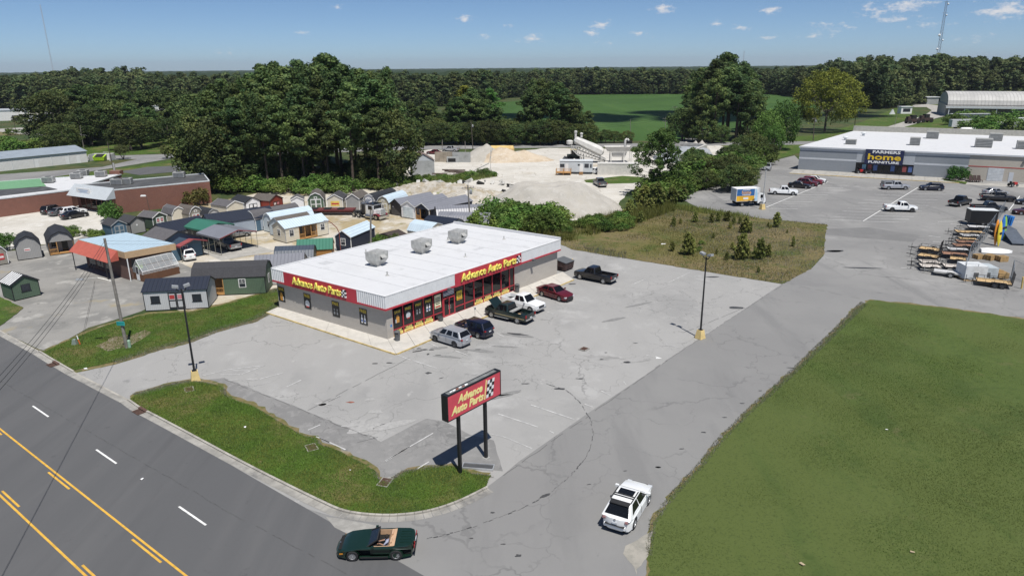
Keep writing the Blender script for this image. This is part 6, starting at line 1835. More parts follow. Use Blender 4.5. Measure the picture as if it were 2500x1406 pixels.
MB().box(e0-.6,e1+.5,-.2,.12,0,.4).build('entrance_plinth',m_trimb,fs_)
g0_, g1_ = fu(zd(1158,600)), fu(zd(1410,610))
gz0, gz1 = 2.55, fz + .05
m_navys = M('sign_navy',(.012,.016,.06),.5)
sgn = MB().box(g0_,g1_,-.55,-.25,gz0,gz1).build('sign_board',m_navys,fs_)
gw = g1_ - g0_; gm = (g0_+g1_) / 2
lettering('FARMERS',.95,(gm+gw*.04,-.57,gz1-.62),(PI/2,0,0),m_wht,fs_,.02,0,.03,gw*.72)
lettering('home',2.0,(gm,-.57,(gz0+gz1)/2-.05),(PI/2,0,0),M('sign_gold',(.72,.48,.02),.5),fs_,.02,0,.05,gw*.86)
lettering('FURNITURE',.75,(gm,-.57,gz0+.5),(PI/2,0,0),m_wht,fs_,.02,0,.025,gw*.8)
d0, d1 = fu(zd(1995,690)), fu(zd(2105,695))
rd_ = MB().box(d0,d1,-.05,-.004,0,3.0).build('roller_door',m_fband,fs_)
for i in range(8):
 MB().box(d0+.05,d1-.05,-.07,-.051,.08+i*.36,.36+i*.36).build('door_slat',m_coping,rd_)
d2, d3 = fu(zd(2138,690)), fu(zd(2170,692))
MB().box(d2,d3,-.05,-.004,0,2.2).build('door',m_fband,fs_)
MB().box(fu(zd(2110,570)),fu(zd(2110,570))+.5,-.25,-.004,4.4,4.8).build('wall_light',m_grey,fs_)
# walk and kerb in front
fw_ = thing_struct('furniture_walk')
k0, k1 = G(*zd(640,630)), G(*zd(1850,700))
for i in range(14):
 a0, a1 = k0.lerp(k1,i/14+.0005), k0.lerp(k1,(i+1)/14-.0005)
 b0_ = f0 + fx * ((a0-f0).dot(fx)); b1_ = f0 + fx * ((a1-f0).dot(fx))
 MB().slab([(v.x,v.y) for v in (a0,a1,b1_,b0_)],.001,.14).build('walk_slab',m_conc,fw_)
 d = (a1-a0).normalized(); n = Vector((d.y,-d.x,0))
 MB().slab([(v.x,v.y) for v in (a0+n*.003,a1+n*.003,a1+n*.18,a0+n*.18)],0,.145).build('kerb_edge',M('yellow_kerb_bright',(.62,.42,.12),.8) if i in (4,5) else m_curbyellow,fw_)
sheet('planting_bed',[zd(1690,668),zd(1860,692),zd(1850,705),zd(1700,682)],.15,m_verge)
sheet('rear_walk',[zd(1850,690),zd(2500,715),zd(2500,740),zd(1840,705)],.02,m_conc)
for px, w, d, h, lab in ((zd(1060,430),2.6,1.6,1.3,'white cooling unit nearest the left edge of furniture store roof'),(zd(1498,435),2.4,2.2,2.0,'tall cooling unit above the navy sign on the furniture store roof'),(zd(1618,390),3.0,2.2,2.0,'cooling unit in the rear middle of the furniture store roof'),(zd(1968,450),3.6,2.4,2.2,'large cooling unit nearest the tan part of the roof'),(zd(2052,405),3.0,2.2,2.0,'cooling unit behind the large one on the furniture store roof'),(zd(2245,462),3.0,2.2,2.0,'cooling unit cut by the right picture edge on the roof')):
 roof_box(px,fz,w,d,h,lab,fang,False,M('unit_grey',(.34,.34,.32),.6,var=.1))
for px, lab in ((zd(1023,400),'round white vent nearer the left roof edge'),(zd(1147,370),'round white vent farther back on the roof')):
 p = G(*px,fz); q = thing('roof_vent',lab,'vent',(p.x,p.y,fz+.01))
 MB().tube((0,0,0),(0,0,.6),.35,.35,12).build('stem',m_coping,q); MB().lathe([(.7,.6),(.75,.75),(.5,1.05),(.02,1.15)],14).build('cowl',m_coping,q,True)
 # ================================================================== RIGHT BACKGROUND
a = G(*zv(1012,1108))
d = Vector((math.cos(R(-24)),math.sin(R(-24)),0)); L_ = 95
wh = thing('metal_warehouse','large pale warehouse with curved metal roof at the right edge','warehouse',(a.x,a.y,.0),math.atan2(d.y,d.x))
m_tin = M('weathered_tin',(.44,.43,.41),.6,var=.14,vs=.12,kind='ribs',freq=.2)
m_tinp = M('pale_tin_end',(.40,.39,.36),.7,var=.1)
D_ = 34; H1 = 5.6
MB().box(0,L_,2.5,D_,0,H1).build('wall',M('warehouse_wall_grey',(.28,.26,.24),.9,var=.15),wh)  # warm grey wall set back behind the lean-to posts
prof = []
for i in range(13):
 t_ = PI * i / 12
 prof.append((D_/2-math.cos(t_)*D_/2,H1+math.sin(t_) ** .8*6.2))
n = len(prof)
MB().add([(x,y,z) for x in (0,L_) for y,z in prof]+[(x,y,z+.3) for x in (0,L_) for y,z in prof],[(i,i+1,n+i+1,n+i) for i in range(n-1)]+[(3*n+i,3*n+i+1,2*n+i+1,2*n+i) for i in range(n-1)]).build('roof',m_tin,wh)
for x in (.05,L_-.05):
 MB().add([(x,y,z) for y,z in prof],[tuple(range(n))]).build('end_gable',m_tinp,wh)
MB().box(-.4,-.002,2.5,D_,0,H1+.2).build('end_wall',m_tinp,wh)
MB().box(-1,L_,-2.5,2.4,H1-.6,H1-.3).build('lean_to_roof',m_tin,wh); MB().box(-.9,L_,-2.6,-2.45,H1-1.5,H1-.5).build('lean_to_fascia',m_coping,wh)
for i in range(int(L_/7)):
 MB().box(.5+i*7,.9+i*7,-2.3,-1.9,0,H1-.6).build('post',m_coping,wh)
 if i in (1,2,4,7,9,11):
  MB().box(2.2+i*7,5.6+i*7,2.3,2.49,0,3.8).build('loading_door',m_fband,wh)
def box_trailer(pA,pB,h,label,mat,dark=False):
 a, b = G(*pA), G(*pB); d = b - a; L_ = d.length; d.normalize()
 o = thing('box_trailer',label,'trailer',(a.x,a.y,.0),math.atan2(d.y,d.x))
 MB().box(0,L_,0,2.5,1.1,h).build('body',mat,o); MB().box(-.05,L_+.05,-.05,2.55,h+.001,h+.1).build('roof',m_coping,o)
 for x in (L_*.72,L_*.84):
  for y in (.15,2.35):
   MB().lathe([(.2,-.15),(.5,-.14),(.5,.14),(.2,.15)],14,'y',(x,y,.5)).build('wheel',m_dark,o)
 MB().box(L_*.65,L_*.92,.3,2.2,.5,1.099).build('axle_frame',m_dark,o); MB().box(L_*.12,L_*.15,.3,2.2,0,1.099).build('landing_leg',m_dark,o)
box_trailer(zv(1060,1175),zv(1425,1172),4.0,'dark grey box trailer behind the white one at right',M('slate_trailer',(.10,.12,.14),.6))
box_trailer(zv(1062,1240),zv(1470,1238),4.0,'white box trailer standing behind the furniture store',M('grey_white_trailer',(.58,.6,.62),.6))
box_trailer(zv(1510,1265),zv(1900,1268),3.8,'pale ribbed box trailer at the right edge behind the furniture store',M('ribbed_trailer',(.46,.48,.5),.6,kind='siding',freq=1.2))
box_trailer(zv(1540,1225),zv(1900,1222),4.1,'white box trailer at the right edge, farther row',m_trimw)
for px, l, lab in ((zv(1250,1268),9,'white gas tank lying on grass nearer the furniture store'),(zv(1245,1228),13,'long white gas tank behind the shorter tank')):
 p = G(*px); o = thing('gas_tank',lab,'tank',(p.x,p.y,0),0)
 MB().lathe([(.02,-l/2),(.5,-l/2+.2),(.8,-l/2+.6),(.8,l/2-.6),(.5,l/2-.2),(.02,l/2)],16,'x',(0,0,1.3)).build('shell',m_trimw,o,True)
 for x in (-l*.3,l*.3): MB().box(x-.15,x+.15,-.5,.5,0,.7).build('saddle',m_grey,o)
p = G(*zv(615,1085)); o = thing('kiosk','small white kiosk beside the right hand lane','kiosk',(p.x,p.y,0)); MB().box(-3,3,-2,2,0,3.6).build('wall',m_trimw,o); MB().box(-3.3,3.3,-2.3,2.3,3.601,3.9).build('roof',m_coping,o); MB().box(-2,2,-2.03,-2.003,1,2.8).build('opening',PORCH,o)
p = G(*zv(500,1092)); o = thing('roadside_marker','small white tent-shaped marker in the right lawn','marker',(p.x,p.y,0)); MB().prism([(-1.4,0),(1.4,0),(0,2.6)],-.6,.6).build('panel',m_trimw,o)
p = G(*zv(858,995)); o = thing('far_shed','small grey shed at the end of the right hand lane','shed',(p.x,p.y,0)); MB().box(-4,4,-3,3,0,4.5).build('wall',m_cblock,o); MB().box(-4.5,4.5,-3.5,3.5,4.501,4.9).build('roof',m_coping,o)
for px, lab in ((zv(690,1180),'dark farm machine, left of two beside the lane'),(zv(815,1170),'dark farm machine with cab, right of two beside the lane')):
 p = G(*px); o = thing('farm_machine',lab,'machine',(p.x,p.y,0),.1)
 MB().box(-3,3,-1.2,1.2,.9,2.2).build('frame',m_rust,o); MB().box(-1,1.2,-1,1,2.201,3.8).build('cab',m_dark,o); MB().box(-2.8,-1.4,-.9,.9,2.201,3.2).build('engine',m_rust,o)
 for x in (-2,2):
  for s_ in (-1,1): MB().lathe([(.2,-.25),(.85,-.22),(.85,.22),(.2,.25)],14,'y',(x,s_*1.4,.85)).build('wheel',m_dark,o)
  # lattice tower on the right, guyed mast on the left
m_lattice = M('grey_lattice_steel',(.22,.25,.30),.6)
def mast(name,label,px_base,px_top,dist,w0,w1,panels,mat,r,dishes=()):
 d = FW + RT * (px_base[0]-1250) / CAM_F - UP * (px_base[1]-703) / CAM_F
 s = dist / d.y
 x = d.x * s
 d2 = FW + RT * (px_top[0]-1250) / CAM_F - UP * (px_top[1]-703) / CAM_F
 top = CAM_H + d2.z * dist / d2.y
 o = thing(name,label,'mast',(x,dist,0))
 tri_ = [(math.cos(R(90+120*k)),math.sin(R(90+120*k))) for k in range(3)]
 wf = lambda f: w0 + (w1-w0) * f
 for k in range(3):
  MB().tube((tri_[k][0]*w0,tri_[k][1]*w0,0),(tri_[k][0]*w1,tri_[k][1]*w1,top),r,r,5).build('leg',mat,o)
 q_ = MB()
 for i in range(panels):
  fa, fb = i / panels, (i+1) / panels
  for k in range(3):
   a_, b_ = tri_[k], tri_[(k+1) % 3]
   q_.bar((a_[0]*wf(fa),a_[1]*wf(fa),top*fa),(b_[0]*wf(fb),b_[1]*wf(fb),top*fb),r*.9)
   q_.bar((a_[0]*wf(fb),a_[1]*wf(fb),top*fb),(b_[0]*wf(fb),b_[1]*wf(fb),top*fb),r*.9)
 q_.build('bracing',mat,o)
 for f, side, rr_ in dishes:
  MB().lathe([(.1,-.5),(rr_,-.1),(rr_,.1),(.1,.2)],12,'y',(side*(wf(f)+rr_*.6),-wf(f),top*f)).build('dish',m_trimw,o)
  MB().bar((-2.2,-wf(f),top*f+1.5),(2.2,-wf(f),top*f+1.5),.12).build('antenna_arm',mat,o)
 return o
mast('lattice_tower','grey lattice telecom tower with dishes above the right trees',zv(928,560),zv(1015,12),560,1.6,.8,34,m_lattice,.13,((.97,1,.7),(.86,1,.6),(.66,-1,1.0),(.61,1,.6),(.52,-1,.8)))
mast('guyed_mast','thin pale mast rising above the left forest',(131,178),(104,12),1150,.8,.8,40,M('pale_mast_steel',(.52,.55,.6),.6),.16)
mast('far_mast','faint thin mast on the horizon right of the middle trees',(1813,170),(1812,125),1500,.6,.6,12,MATS['pale_mast_steel'],.16)
# ================================================================== VEHICLES
def paint(name,c,rough=.28,coat=.6,metal=0.0):
 return M('paint_'+name,c,rough,metal,var=.04,vs=.8,coat=coat)
PAINT = dict(white=paint('white',(.76,.77,.77)),silver=paint('silver',(.40,.41,.43),.35,.5,.4),black=paint('black',(.010,.010,.012)),navy=paint('navy',(.005,.007,.022)),darkgreen=paint('dark_green',(.006,.022,.014)),maroon=paint('maroon',(.10,.008,.014)),
 red=paint('red',(.17,.012,.02)),greensteel=paint('black_green',(.008,.018,.016)),grey=paint('grey',(.09,.095,.10)),steel=paint('silver_grey',(.24,.245,.25),.35,.5,.4),brownred=paint('brown_red',(.06,.012,.012)),blue=paint('blue',(.02,.09,.30)))
m_tyre = M('tyre_rubber',(.018,.018,.019),.85,var=.15)
m_rim = M('alloy_rim',(.50,.51,.52),.35,.7,var=.06)
m_rimdark = M('dark_rim',(.10,.10,.105),.45,.5)
m_chrome = M('chrome',(.6,.61,.62),.18,.9,var=.03)
m_plastic = M('black_trim_plastic',(.02,.02,.021),.6)
m_head = M('headlight_lens',(.62,.65,.68),.1,.2,var=.04)
m_tail = M('tail_light_red',(.30,.01,.012),.2,var=.05)
m_tailc = M('clear_red_tail_light',(.40,.22,.22),.12,.3)
m_under = M('underbody_black',(.008,.008,.008),.95)
m_plate = M('number_plate',(.6,.62,.64),.5)
m_amber = M('amber_lens',(.55,.22,.02),.25)
WHEEL = {}
def wheel_meshes(r,w,spokes):
 key = (r,w,spokes)
 if key not in WHEEL:
  ty = MB().lathe([(r*.62,-w/2),(r*.93,-w/2),(r,-w*.36),(r,w*.36),(r*.93,w/2),(r*.62,w/2),(r*.62,-w/2)],24,'y')
  ty.f = [f for f in ty.f if len(f) == 4]
  ri = MB().lathe([(.01,w*.22),(r*.2,w*.26),(r*.22,w*.18)],20,'y')
  rg = MB().lathe([(r*.56,w*.1),(r*.58,w*.47),(r*.65,w*.48),(r*.65,w*.1)],24,'y')
  rg.f = [f for f in rg.f if len(f) == 4]
  for k in range(spokes):
   t = 2 * PI * k / spokes
   c, s_ = math.cos(t), math.sin(t)
   hw = r * .62 * math.sin(PI/spokes) * .52
   vs = []
   for rad, ww in ((r*.12,hw*.8),(r*.6,hw)):
    for sg in (-1,1):
     for yy in (w*.2,w*.36):
      vs.append((c*rad-s_*sg*ww,yy,s_*rad+c*sg*ww))
   ri.add(vs,[(0,1,3,2),(4,6,7,5),(0,4,5,1),(2,3,7,6),(1,5,7,3),(0,2,6,4)])
  n = len(ri.v); ri.v += rg.v; ri.f += [tuple(i+n for i in f) for f in rg.f]
  bk = MB().lathe([(r*.6,w*.02),(r*.6,w*.08),(.01,w*.08)],20,'y')
  WHEEL[key] = (ty.mesh('tyre',True),ri.mesh('rim'),bk.mesh('brake_disc'))
 return WHEEL[key]
def add_wheel(o,x,y,r,w,spokes=5,rim=None,steer=0.0):
 ty, ri, bk = wheel_meshes(round(r,3),round(w,3),spokes)
 t = link('wheel',ty,o,m_tyre)
 t.location = (x,y,r); t.rotation_euler = (0,0,(0 if y > 0 else PI)+steer)
 link('rim',ri,t,rim or m_rim); link('wheel_disc',bk,t,m_under)
SPEC = dict(
 sedan=dict(L=4.85,W=1.83,wb=2.78,r=.335,top=[(2.42,.30),(2.425,.52),(2.36,.68),(2.15,.80),(1.0,.95),(.2,.99),(-1.2,1.0),(-2.2,1.02),(-2.38,.95),(-2.42,.70),(-2.40,.34)],cab=(.98,.2,-1.05,-1.95,.96,1.46),win=[(.06,.45),(.5,.88)],fo=.95),
 suv=dict(L=4.72,W=1.86,wb=2.72,r=.37,top=[(2.34,.34),(2.36,.60),(2.28,.82),(2.05,.93),(1.05,1.06),(.2,1.09),(-1.2,1.12),(-2.2,1.12),(-2.33,1.0),(-2.36,.70),(-2.32,.40)],cab=(1.05,.25,-1.75,-2.25,1.06,1.68),win=[(.05,.36),(.40,.70),(.74,.93)],fo=.95),
 hhr=dict(L=4.48,W=1.76,wb=2.63,r=.34,top=[(2.22,.32),(2.24,.62),(2.16,.86),(1.9,.98),(1.05,1.08),(.2,1.10),(-1.2,1.12),(-2.08,1.12),(-2.18,1.0),(-2.22,.70),(-2.2,.36)],cab=(1.0,.38,-1.72,-2.12,1.07,1.66),win=[(.06,.30),(.36,.61),(.67,.92)],fo=.9),
 rx=dict(L=4.73,W=1.87,wb=2.72,r=.37,top=[(2.34,.34),(2.37,.60),(2.26,.84),(2.0,.95),(1.1,1.06),(.2,1.09),(-1.2,1.12),(-2.1,1.10),(-2.33,1.0),(-2.36,.68),(-2.32,.38)],cab=(1.12,.15,-1.45,-2.22,1.06,1.66),win=[(.05,.44),(.48,.84)],fo=.95),
 pickup=dict(L=5.75,W=1.98,wb=3.6,r=.40,top=[(2.85,.42),(2.88,.72),(2.82,.98),(2.6,1.06),(1.35,1.14),(.5,1.16),(-.80,1.18),(-.86,1.18),(-.9,1.18,'bed'),(-2.72,1.18,'bed'),(-2.76,1.18),(-2.84,1.18),(-2.87,.8),(-2.84,.5)],cab=(1.30,.62,-.55,-.80,1.13,1.88),win=[(.08,.48),(.54,.90)],fo=1.02,floor=.72),
 xpickup=dict(L=5.6,W=1.95,wb=3.45,r=.39,top=[(2.78,.42),(2.8,.72),(2.75,.96),(2.55,1.03),(1.45,1.10),(.5,1.12),(-.42,1.13),(-.5,1.13),(-.54,1.13,'bed'),(-2.66,1.13,'bed'),(-2.7,1.13),(-2.78,1.13),(-2.8,.8),(-2.78,.5)],cab=(1.42,.78,-.25,-.42,1.10,1.82),win=[(.08,.6),(.66,.9)],fo=1.0,floor=.7),
 vette=dict(L=4.48,W=1.80,wb=2.44,r=.325,top=[(2.24,.24),(2.25,.42),(2.12,.55),(1.5,.72),(.8,.82),(.30,.85),(.22,.85,'bed'),(-1.02,.86,'bed'),(-1.1,.88),(-1.9,.90),(-2.2,.88),(-2.22,.62),(-2.18,.30)],cab=None,win=[],fo=1.02,floor=.34))
BODY = {}
BOW = dict(vette=.07,rx=.10,hhr=.07,sedan=.06,suv=.05,pickup=.025,xpickup=.025); TAP = dict(vette=.22,rx=.16,hhr=.15,sedan=.16,suv=.14,pickup=.07,xpickup=.07)
def body_mesh(k):
 if k in BODY:
  return BODY[k]
 S = SPEC[k]; L_, W, wb, r = S['L'], S['W'], S['wb'], S['r']
 fxw = L_ / 2 - S['fo'] if k != 'vette' else wb / 2 + .02
 rxw = fxw - wb
 ar = r + .065
 bot = []
 zb = .24 if L_ < 5 else .40
 if k == 'vette': zb = .17
 xr_end = S['top'][-1][0]
 bot.append((xr_end+.05,zb))
 for xc in (rxw,fxw):
  h = math.sqrt(max(.01,ar*ar-(r-zb) ** 2))
  a0 = math.atan2(zb-r,-h)
  a1 = math.atan2(zb-r,h)
  if a0 > 0: a0 -= 2 * PI
  n = 9
  st = a0 if a0 < -PI / 2 else a0
  for i in range(n+1):
   t = (PI+abs(a1)) - (PI+2*abs(a1)) * i / n if a1 <= 0 else (PI-a1) - (PI-2*a1) * i / n
   bot.append((xc+ar*math.cos(t),r+ar*math.sin(t)))
 bot.append((S['top'][0][0]-.05,zb))
 ring = [tuple(p)+(('n',) if len(p) == 2 else ()) for p in S['top']] + [p+('b',) for p in bot]
 floor = S.get('floor',0)
 secs = [-1,-.965,-.87,-.855,-.45,.45,.855,.87,.965,1]
 vs = []
 zmax = max(p[1] for p in S['top'])
 for t in secs:
  at = abs(t)
  for (x,z,tg) in ring:
   q = max(0.0,(abs(x)/(L_/2)-.62)/.38)
   tap = 1 - TAP.get(k,.11) * q * q
   xx, zz = x, z
   if tg != 'b':
    if at == 1:
     zz = z - .05 * min(1,max(0,(z-.35)/.4)); xx = x * .985
    if tg == 'bed' and at < .86:
     zz = floor
    elif at < .9:
     zz += .018 * (1-at) * (1 if z > .8 else .3)
   if abs(x) > L_ * .38 and tg != 'bed': xx *= 1 - BOW.get(k,.035) * at ** 3 * (abs(x)-L_*.38) / (L_*.12)
   if tg == 'b' and at == 1: tap *= .985
   y = t * W / 2 * tap * (1-.035*max(0,(zz-.75)/max(.2,zmax-.75)) if at > .9 else 1)
   vs.append((xx,y,zz))
 n = len(ring); fs = []
 for s_ in range(len(secs)-1):
  for i in range(n):
   fs.append((s_*n+i,s_*n+(i+1) % n,(s_+1)*n+(i+1) % n,(s_+1)*n+i))
 tri = tessellate_polygon([[Vector((v[0],v[2],0)) for v in vs[:n]]])
 fs += [tuple(t) for t in tri] + [tuple(i+n*(len(secs)-1) for i in reversed(t)) for t in tri]
 me = MB().add(vs,fs).mesh('body',True)
 BODY[k] = (me,fxw,rxw)
 return BODY[k]
def cab_parts(k):
 key = 'cab_' + k
 if key in BODY:
  return BODY[key]
 S = SPEC[k]; W = S['W']
 x0, x1, x2, x3, zb, zt = S['cab']
 wb_, wt_ = W / 2 * .955, W / 2 * (.70 if k in ('rx','sedan','hhr') else .76)
 zb0 = zb - .06
 P = {}
 for s_ in (-1,1):
  P[s_] = [Vector((x0,s_*wb_,zb0)),Vector((x1,s_*wt_,zt)),Vector((x2,s_*wt_,zt-.02)),Vector((x3,s_*wb_,zb0))]
 mid = Vector(((x1+x2)/2,0,zt+.035))
 vs = P[-1] + P[1]
 bm = bmesh.new()
 bv = [bm.verts.new(v) for v in vs]
 for f in ((0,1,2,3),(4,7,6,5),(0,4,5,1),(1,5,6,2),(2,6,7,3),(0,3,7,4)):
  bm.faces.new([bv[i] for i in f])
 bmesh.ops.recalc_face_normals(bm,faces=bm.faces)
 bmesh.ops.bevel(bm,geom=[e for e in bm.edges if not (e.verts[0].co.z < zb and e.verts[1].co.z < zb)],offset=.11,segments=4,affect='EDGES',profile=.6)
 me = bpy.data.meshes.new('cabin'); bm.to_mesh(me); bm.free()
 me.polygons.foreach_set('use_smooth',[True]*len(me.polygons)); me.set_sharp_from_angle(angle=R(35))
 def quad(c4,out,nm):
  vs_ = [p+out*.012 for p in c4]
  return MB().add(vs_+[p-out*.02 for p in vs_],[(0,1,2,3),(7,6,5,4),(0,4,5,1),(1,5,6,2),(2,6,7,3),(3,7,4,0)]).mesh(nm)
 def bil(a,b,c,d,u,v): # a bottom-left, b bottom-right, c top-right, d top-left
  return (a.lerp(b,u)).lerp(d.lerp(c,u),v)
 gl = []
 for nm, (A_,B_,C_,D_), vr in (('windscreen',(P[-1][0],P[1][0],P[1][1],P[-1][1]),(.1,.93)),('rear_window',(P[1][3],P[-1][3],P[-1][2],P[1][2]),(.16,.9))):
  c4 = [bil(A_,B_,C_,D_,u,v) for u,v in ((.07,vr[0]),(.93,vr[0]),(.92,vr[1]),(.08,vr[1]))]
  nrm = (c4[1]-c4[0]).cross(c4[3]-c4[0]).normalized()
  gl.append((nm,quad(c4,nrm,nm)))
 for s_ in (-1,1):
  A_, B_, C_, D_ = P[s_][0], P[s_][3], P[s_][2], P[s_][1]
  for u0, u1 in S['win']:
   c4 = [bil(A_,B_,C_,D_,u,v) for u,v in ((u0,.14),(u1,.14),(u1,.88),(u0,.88))]
   nrm = (c4[1]-c4[0]).cross(c4[3]-c4[0]).normalized()
   if nrm.y * s_ < 0: nrm = -nrm
   gl.append(('side_window',quad(c4,nrm,'side_window')))
 BODY[key] = (me,gl)
 return BODY[key]
def place(rear,front,side,S,fxw,rxw):
 a, b = (G(*p) for p in (rear,front))
 d = (b-a); d.normalize()
 left = Vector((-d.y,d.x,0))
 mid = (a+b) / 2
 half = S['W'] / 2 - .05
 c = mid - left * half if side == 'L' else mid + left * half
 c = c - d * ((fxw+rxw)/2)
 return c, math.atan2(d.y,d.x)
def vehicle(kind_,label,col,rear,front,side,cat='car',rim=None,spokes=5,z0=.03,name=None,extra=None,scale=1.0,roof=None,lift=0.0,group=None):
 S = SPEC[kind_]
 me, fxw, rxw = body_mesh(kind_)
 c, ang = place(rear,front,side,S,fxw,rxw)
 nm = name or {'sedan': 'sedan_car','suv': 'suv','rx': 'suv','hhr': 'estate_car','pickup': 'pickup_truck','xpickup': 'pickup_truck','vette': 'convertible_car'}[kind_]
 o = thing(nm,label,cat,(c.x,c.y,z0),ang,group)
 o.scale = (scale,) * 3
 pt = PAINT[col]
 L_, W, r = S['L'], S['W'], S['r'] * (1+lift)
 up = S['r'] * lift
 b = link('body',me,o,pt); b.location.z = up
 u = MB().box(-L_*.47,L_*.46,-W/2+.3,W/2-.3,.2,.62).mesh('underbody') if ('u',kind_) not in BODY else BODY[('u',kind_)]
 BODY[('u',kind_)] = u
 link('underbody',u,o,m_under).location.z = up
 for x, st in ((fxw,0),(rxw,0)):
  for s_ in (-1,1):
   add_wheel(o,x,s_*(W/2-(.12 if kind_ != 'vette' else .105)),r,.24,spokes,rim)
 if S['cab']:
  cm, gl = cab_parts(kind_)
  link('cabin',cm,o,PAINT.get(roof,pt) if roof else pt).location.z = up
  for gn, gm in gl:
   link(gn,gm,o,GLASS).location.z = up
 def part(nm_,mat,*boxes):
  key = (nm_,kind_,tuple(boxes))
  if key not in BODY:
   q = MB()
   for bx in boxes: q.box(*bx)
   BODY[key] = q.mesh(nm_)
  p_ = link(nm_,BODY[key],o,mat); p_.location.z = up
  return p_
 xf, xr = S['top'][1][0], -S['L'] / 2
 zh = S['top'][2][1] - .1; zt_ = S['top'][-3][1] - .06
 for s_ in (-1,1):
  y0, y1 = sorted((s_*W/2*.58,s_*W/2*.87))
  if kind_ != 'vette': part('headlight',m_head,(xf-.34,xf-.045,y0,y1,zh-.06,zh+.07))
  if kind_ in ('pickup','xpickup'):
   yy = sorted((s_*(W/2-.2),s_*(W/2-.05)))
   part('tail_light',m_tail,(xr-.012,xr+.1,yy[0],yy[1],.8,1.1))
  elif kind_ != 'vette':
   yy = sorted((s_*W/2*.56,s_*W/2*.84))
   part('tail_light',m_tail if kind_ != 'rx' else m_tailc,(xr+(.03 if kind_ != 'rx' else .07),xr+.2,yy[0]+(.07 if s_ > 0 else 0),yy[1]-(.07 if s_ < 0 else 0),zt_-.1,zt_+.02))
  if S['cab']:
   yy = sorted((s_*(W/2-.02),s_*(W/2+.2)))
   part('mirror',pt,(S['cab'][0]-.35,S['cab'][0]-.2,yy[0],yy[1],S['cab'][4]+.02,S['cab'][4]+.16))
 trk = kind_ in ('pickup','xpickup')
 if kind_ != 'vette': part('grille',m_plastic,(xf-.06,xf+.012,-W/2*.5,W/2*.5,zh-.18,zh+.04))
 if kind_ != 'vette': part('bumper',m_chrome if trk else m_plastic,(xf-.25,xf+(.05 if trk else .004),-W/2*(.86 if trk else .6),W/2*(.86 if trk else .6),zh-.46,zh-.24))
 if kind_ != 'vette': part('bumper',m_chrome if trk else pt,(xr-(.06 if trk else .015),xr+.2,-W/2*(.88 if trk else .7),W/2*(.88 if trk else .7),.5 if trk else .42,.68 if trk else .60))
 part('number_plate',m_plate,(xr-.07 if trk else xr-.02,xr+.01,-.16,.16,.72 if not trk else .69,.84 if not trk else .78))
 if S['cab'] and not trk:
  part('door_seam',m_plastic,*[(x-.008,x+.008,s_*(W/2-.002)-.006,s_*(W/2-.002)+.006,.4,S['cab'][4]-.12) for x in (.75,-.2) for s_ in (-1,1)])
 if trk:
  part('bed_liner',m_plastic,(S['top'][8][0]-1.84,S['top'][8][0]-.03,-W/2*.84,W/2*.84,S['floor']+.005,S['floor']+.02))
 if extra: extra(o,part,S,fxw,rxw,up)
 return o
 # ---- cars in the store lot
def ex_rx(o,part,S,fxw,rxw,up):
 x0, x1, x2, x3, zb, zt = S['cab']; W = S['W']
 part('sunroof',GLASS,(x1-.75,x1-.2,-.48,.48,zt+.003,zt+.018))
 for s_ in (-1,1):
  part('roof_rail',m_plastic,(x2+.1,x1-.2,s_*W/2*.68-.025,s_*W/2*.68+.025,zt+.005,zt+.06))
 for x in (x1-.85,x2+.55):
  part('roof_bar',m_plastic,(x-.03,x+.03,-W/2*.68,W/2*.68,zt+.02,zt+.05))
 MB().add([(x2+.12,-.62,zt+.012),(x2+.12,.62,zt+.012),(x2-.22,.6,zt-.04),(x2-.22,-.6,zt-.04),(x2+.12,-.62,zt-.03),(x2+.12,.62,zt-.03),(x2-.22,.6,zt-.09),(x2-.22,-.6,zt-.09)],[(0,1,2,3),(7,6,5,4),(0,4,5,1),(1,5,6,2),(2,6,7,3),(3,7,4,0)]).build('spoiler',m_plastic,o)
 part('bumper_pad',m_plastic,(-S['L']/2-.065,-S['L']/2+.15,-.6,.6,.601,.625))
 part('badge',m_chrome,(-2.37,-2.33,-.06,.06,.95,1.03))
vehicle('rx','white suv with black roof rails driving up the driveway','white',(1548,1291),(1583.5,1231),'R','suv',extra=ex_rx)
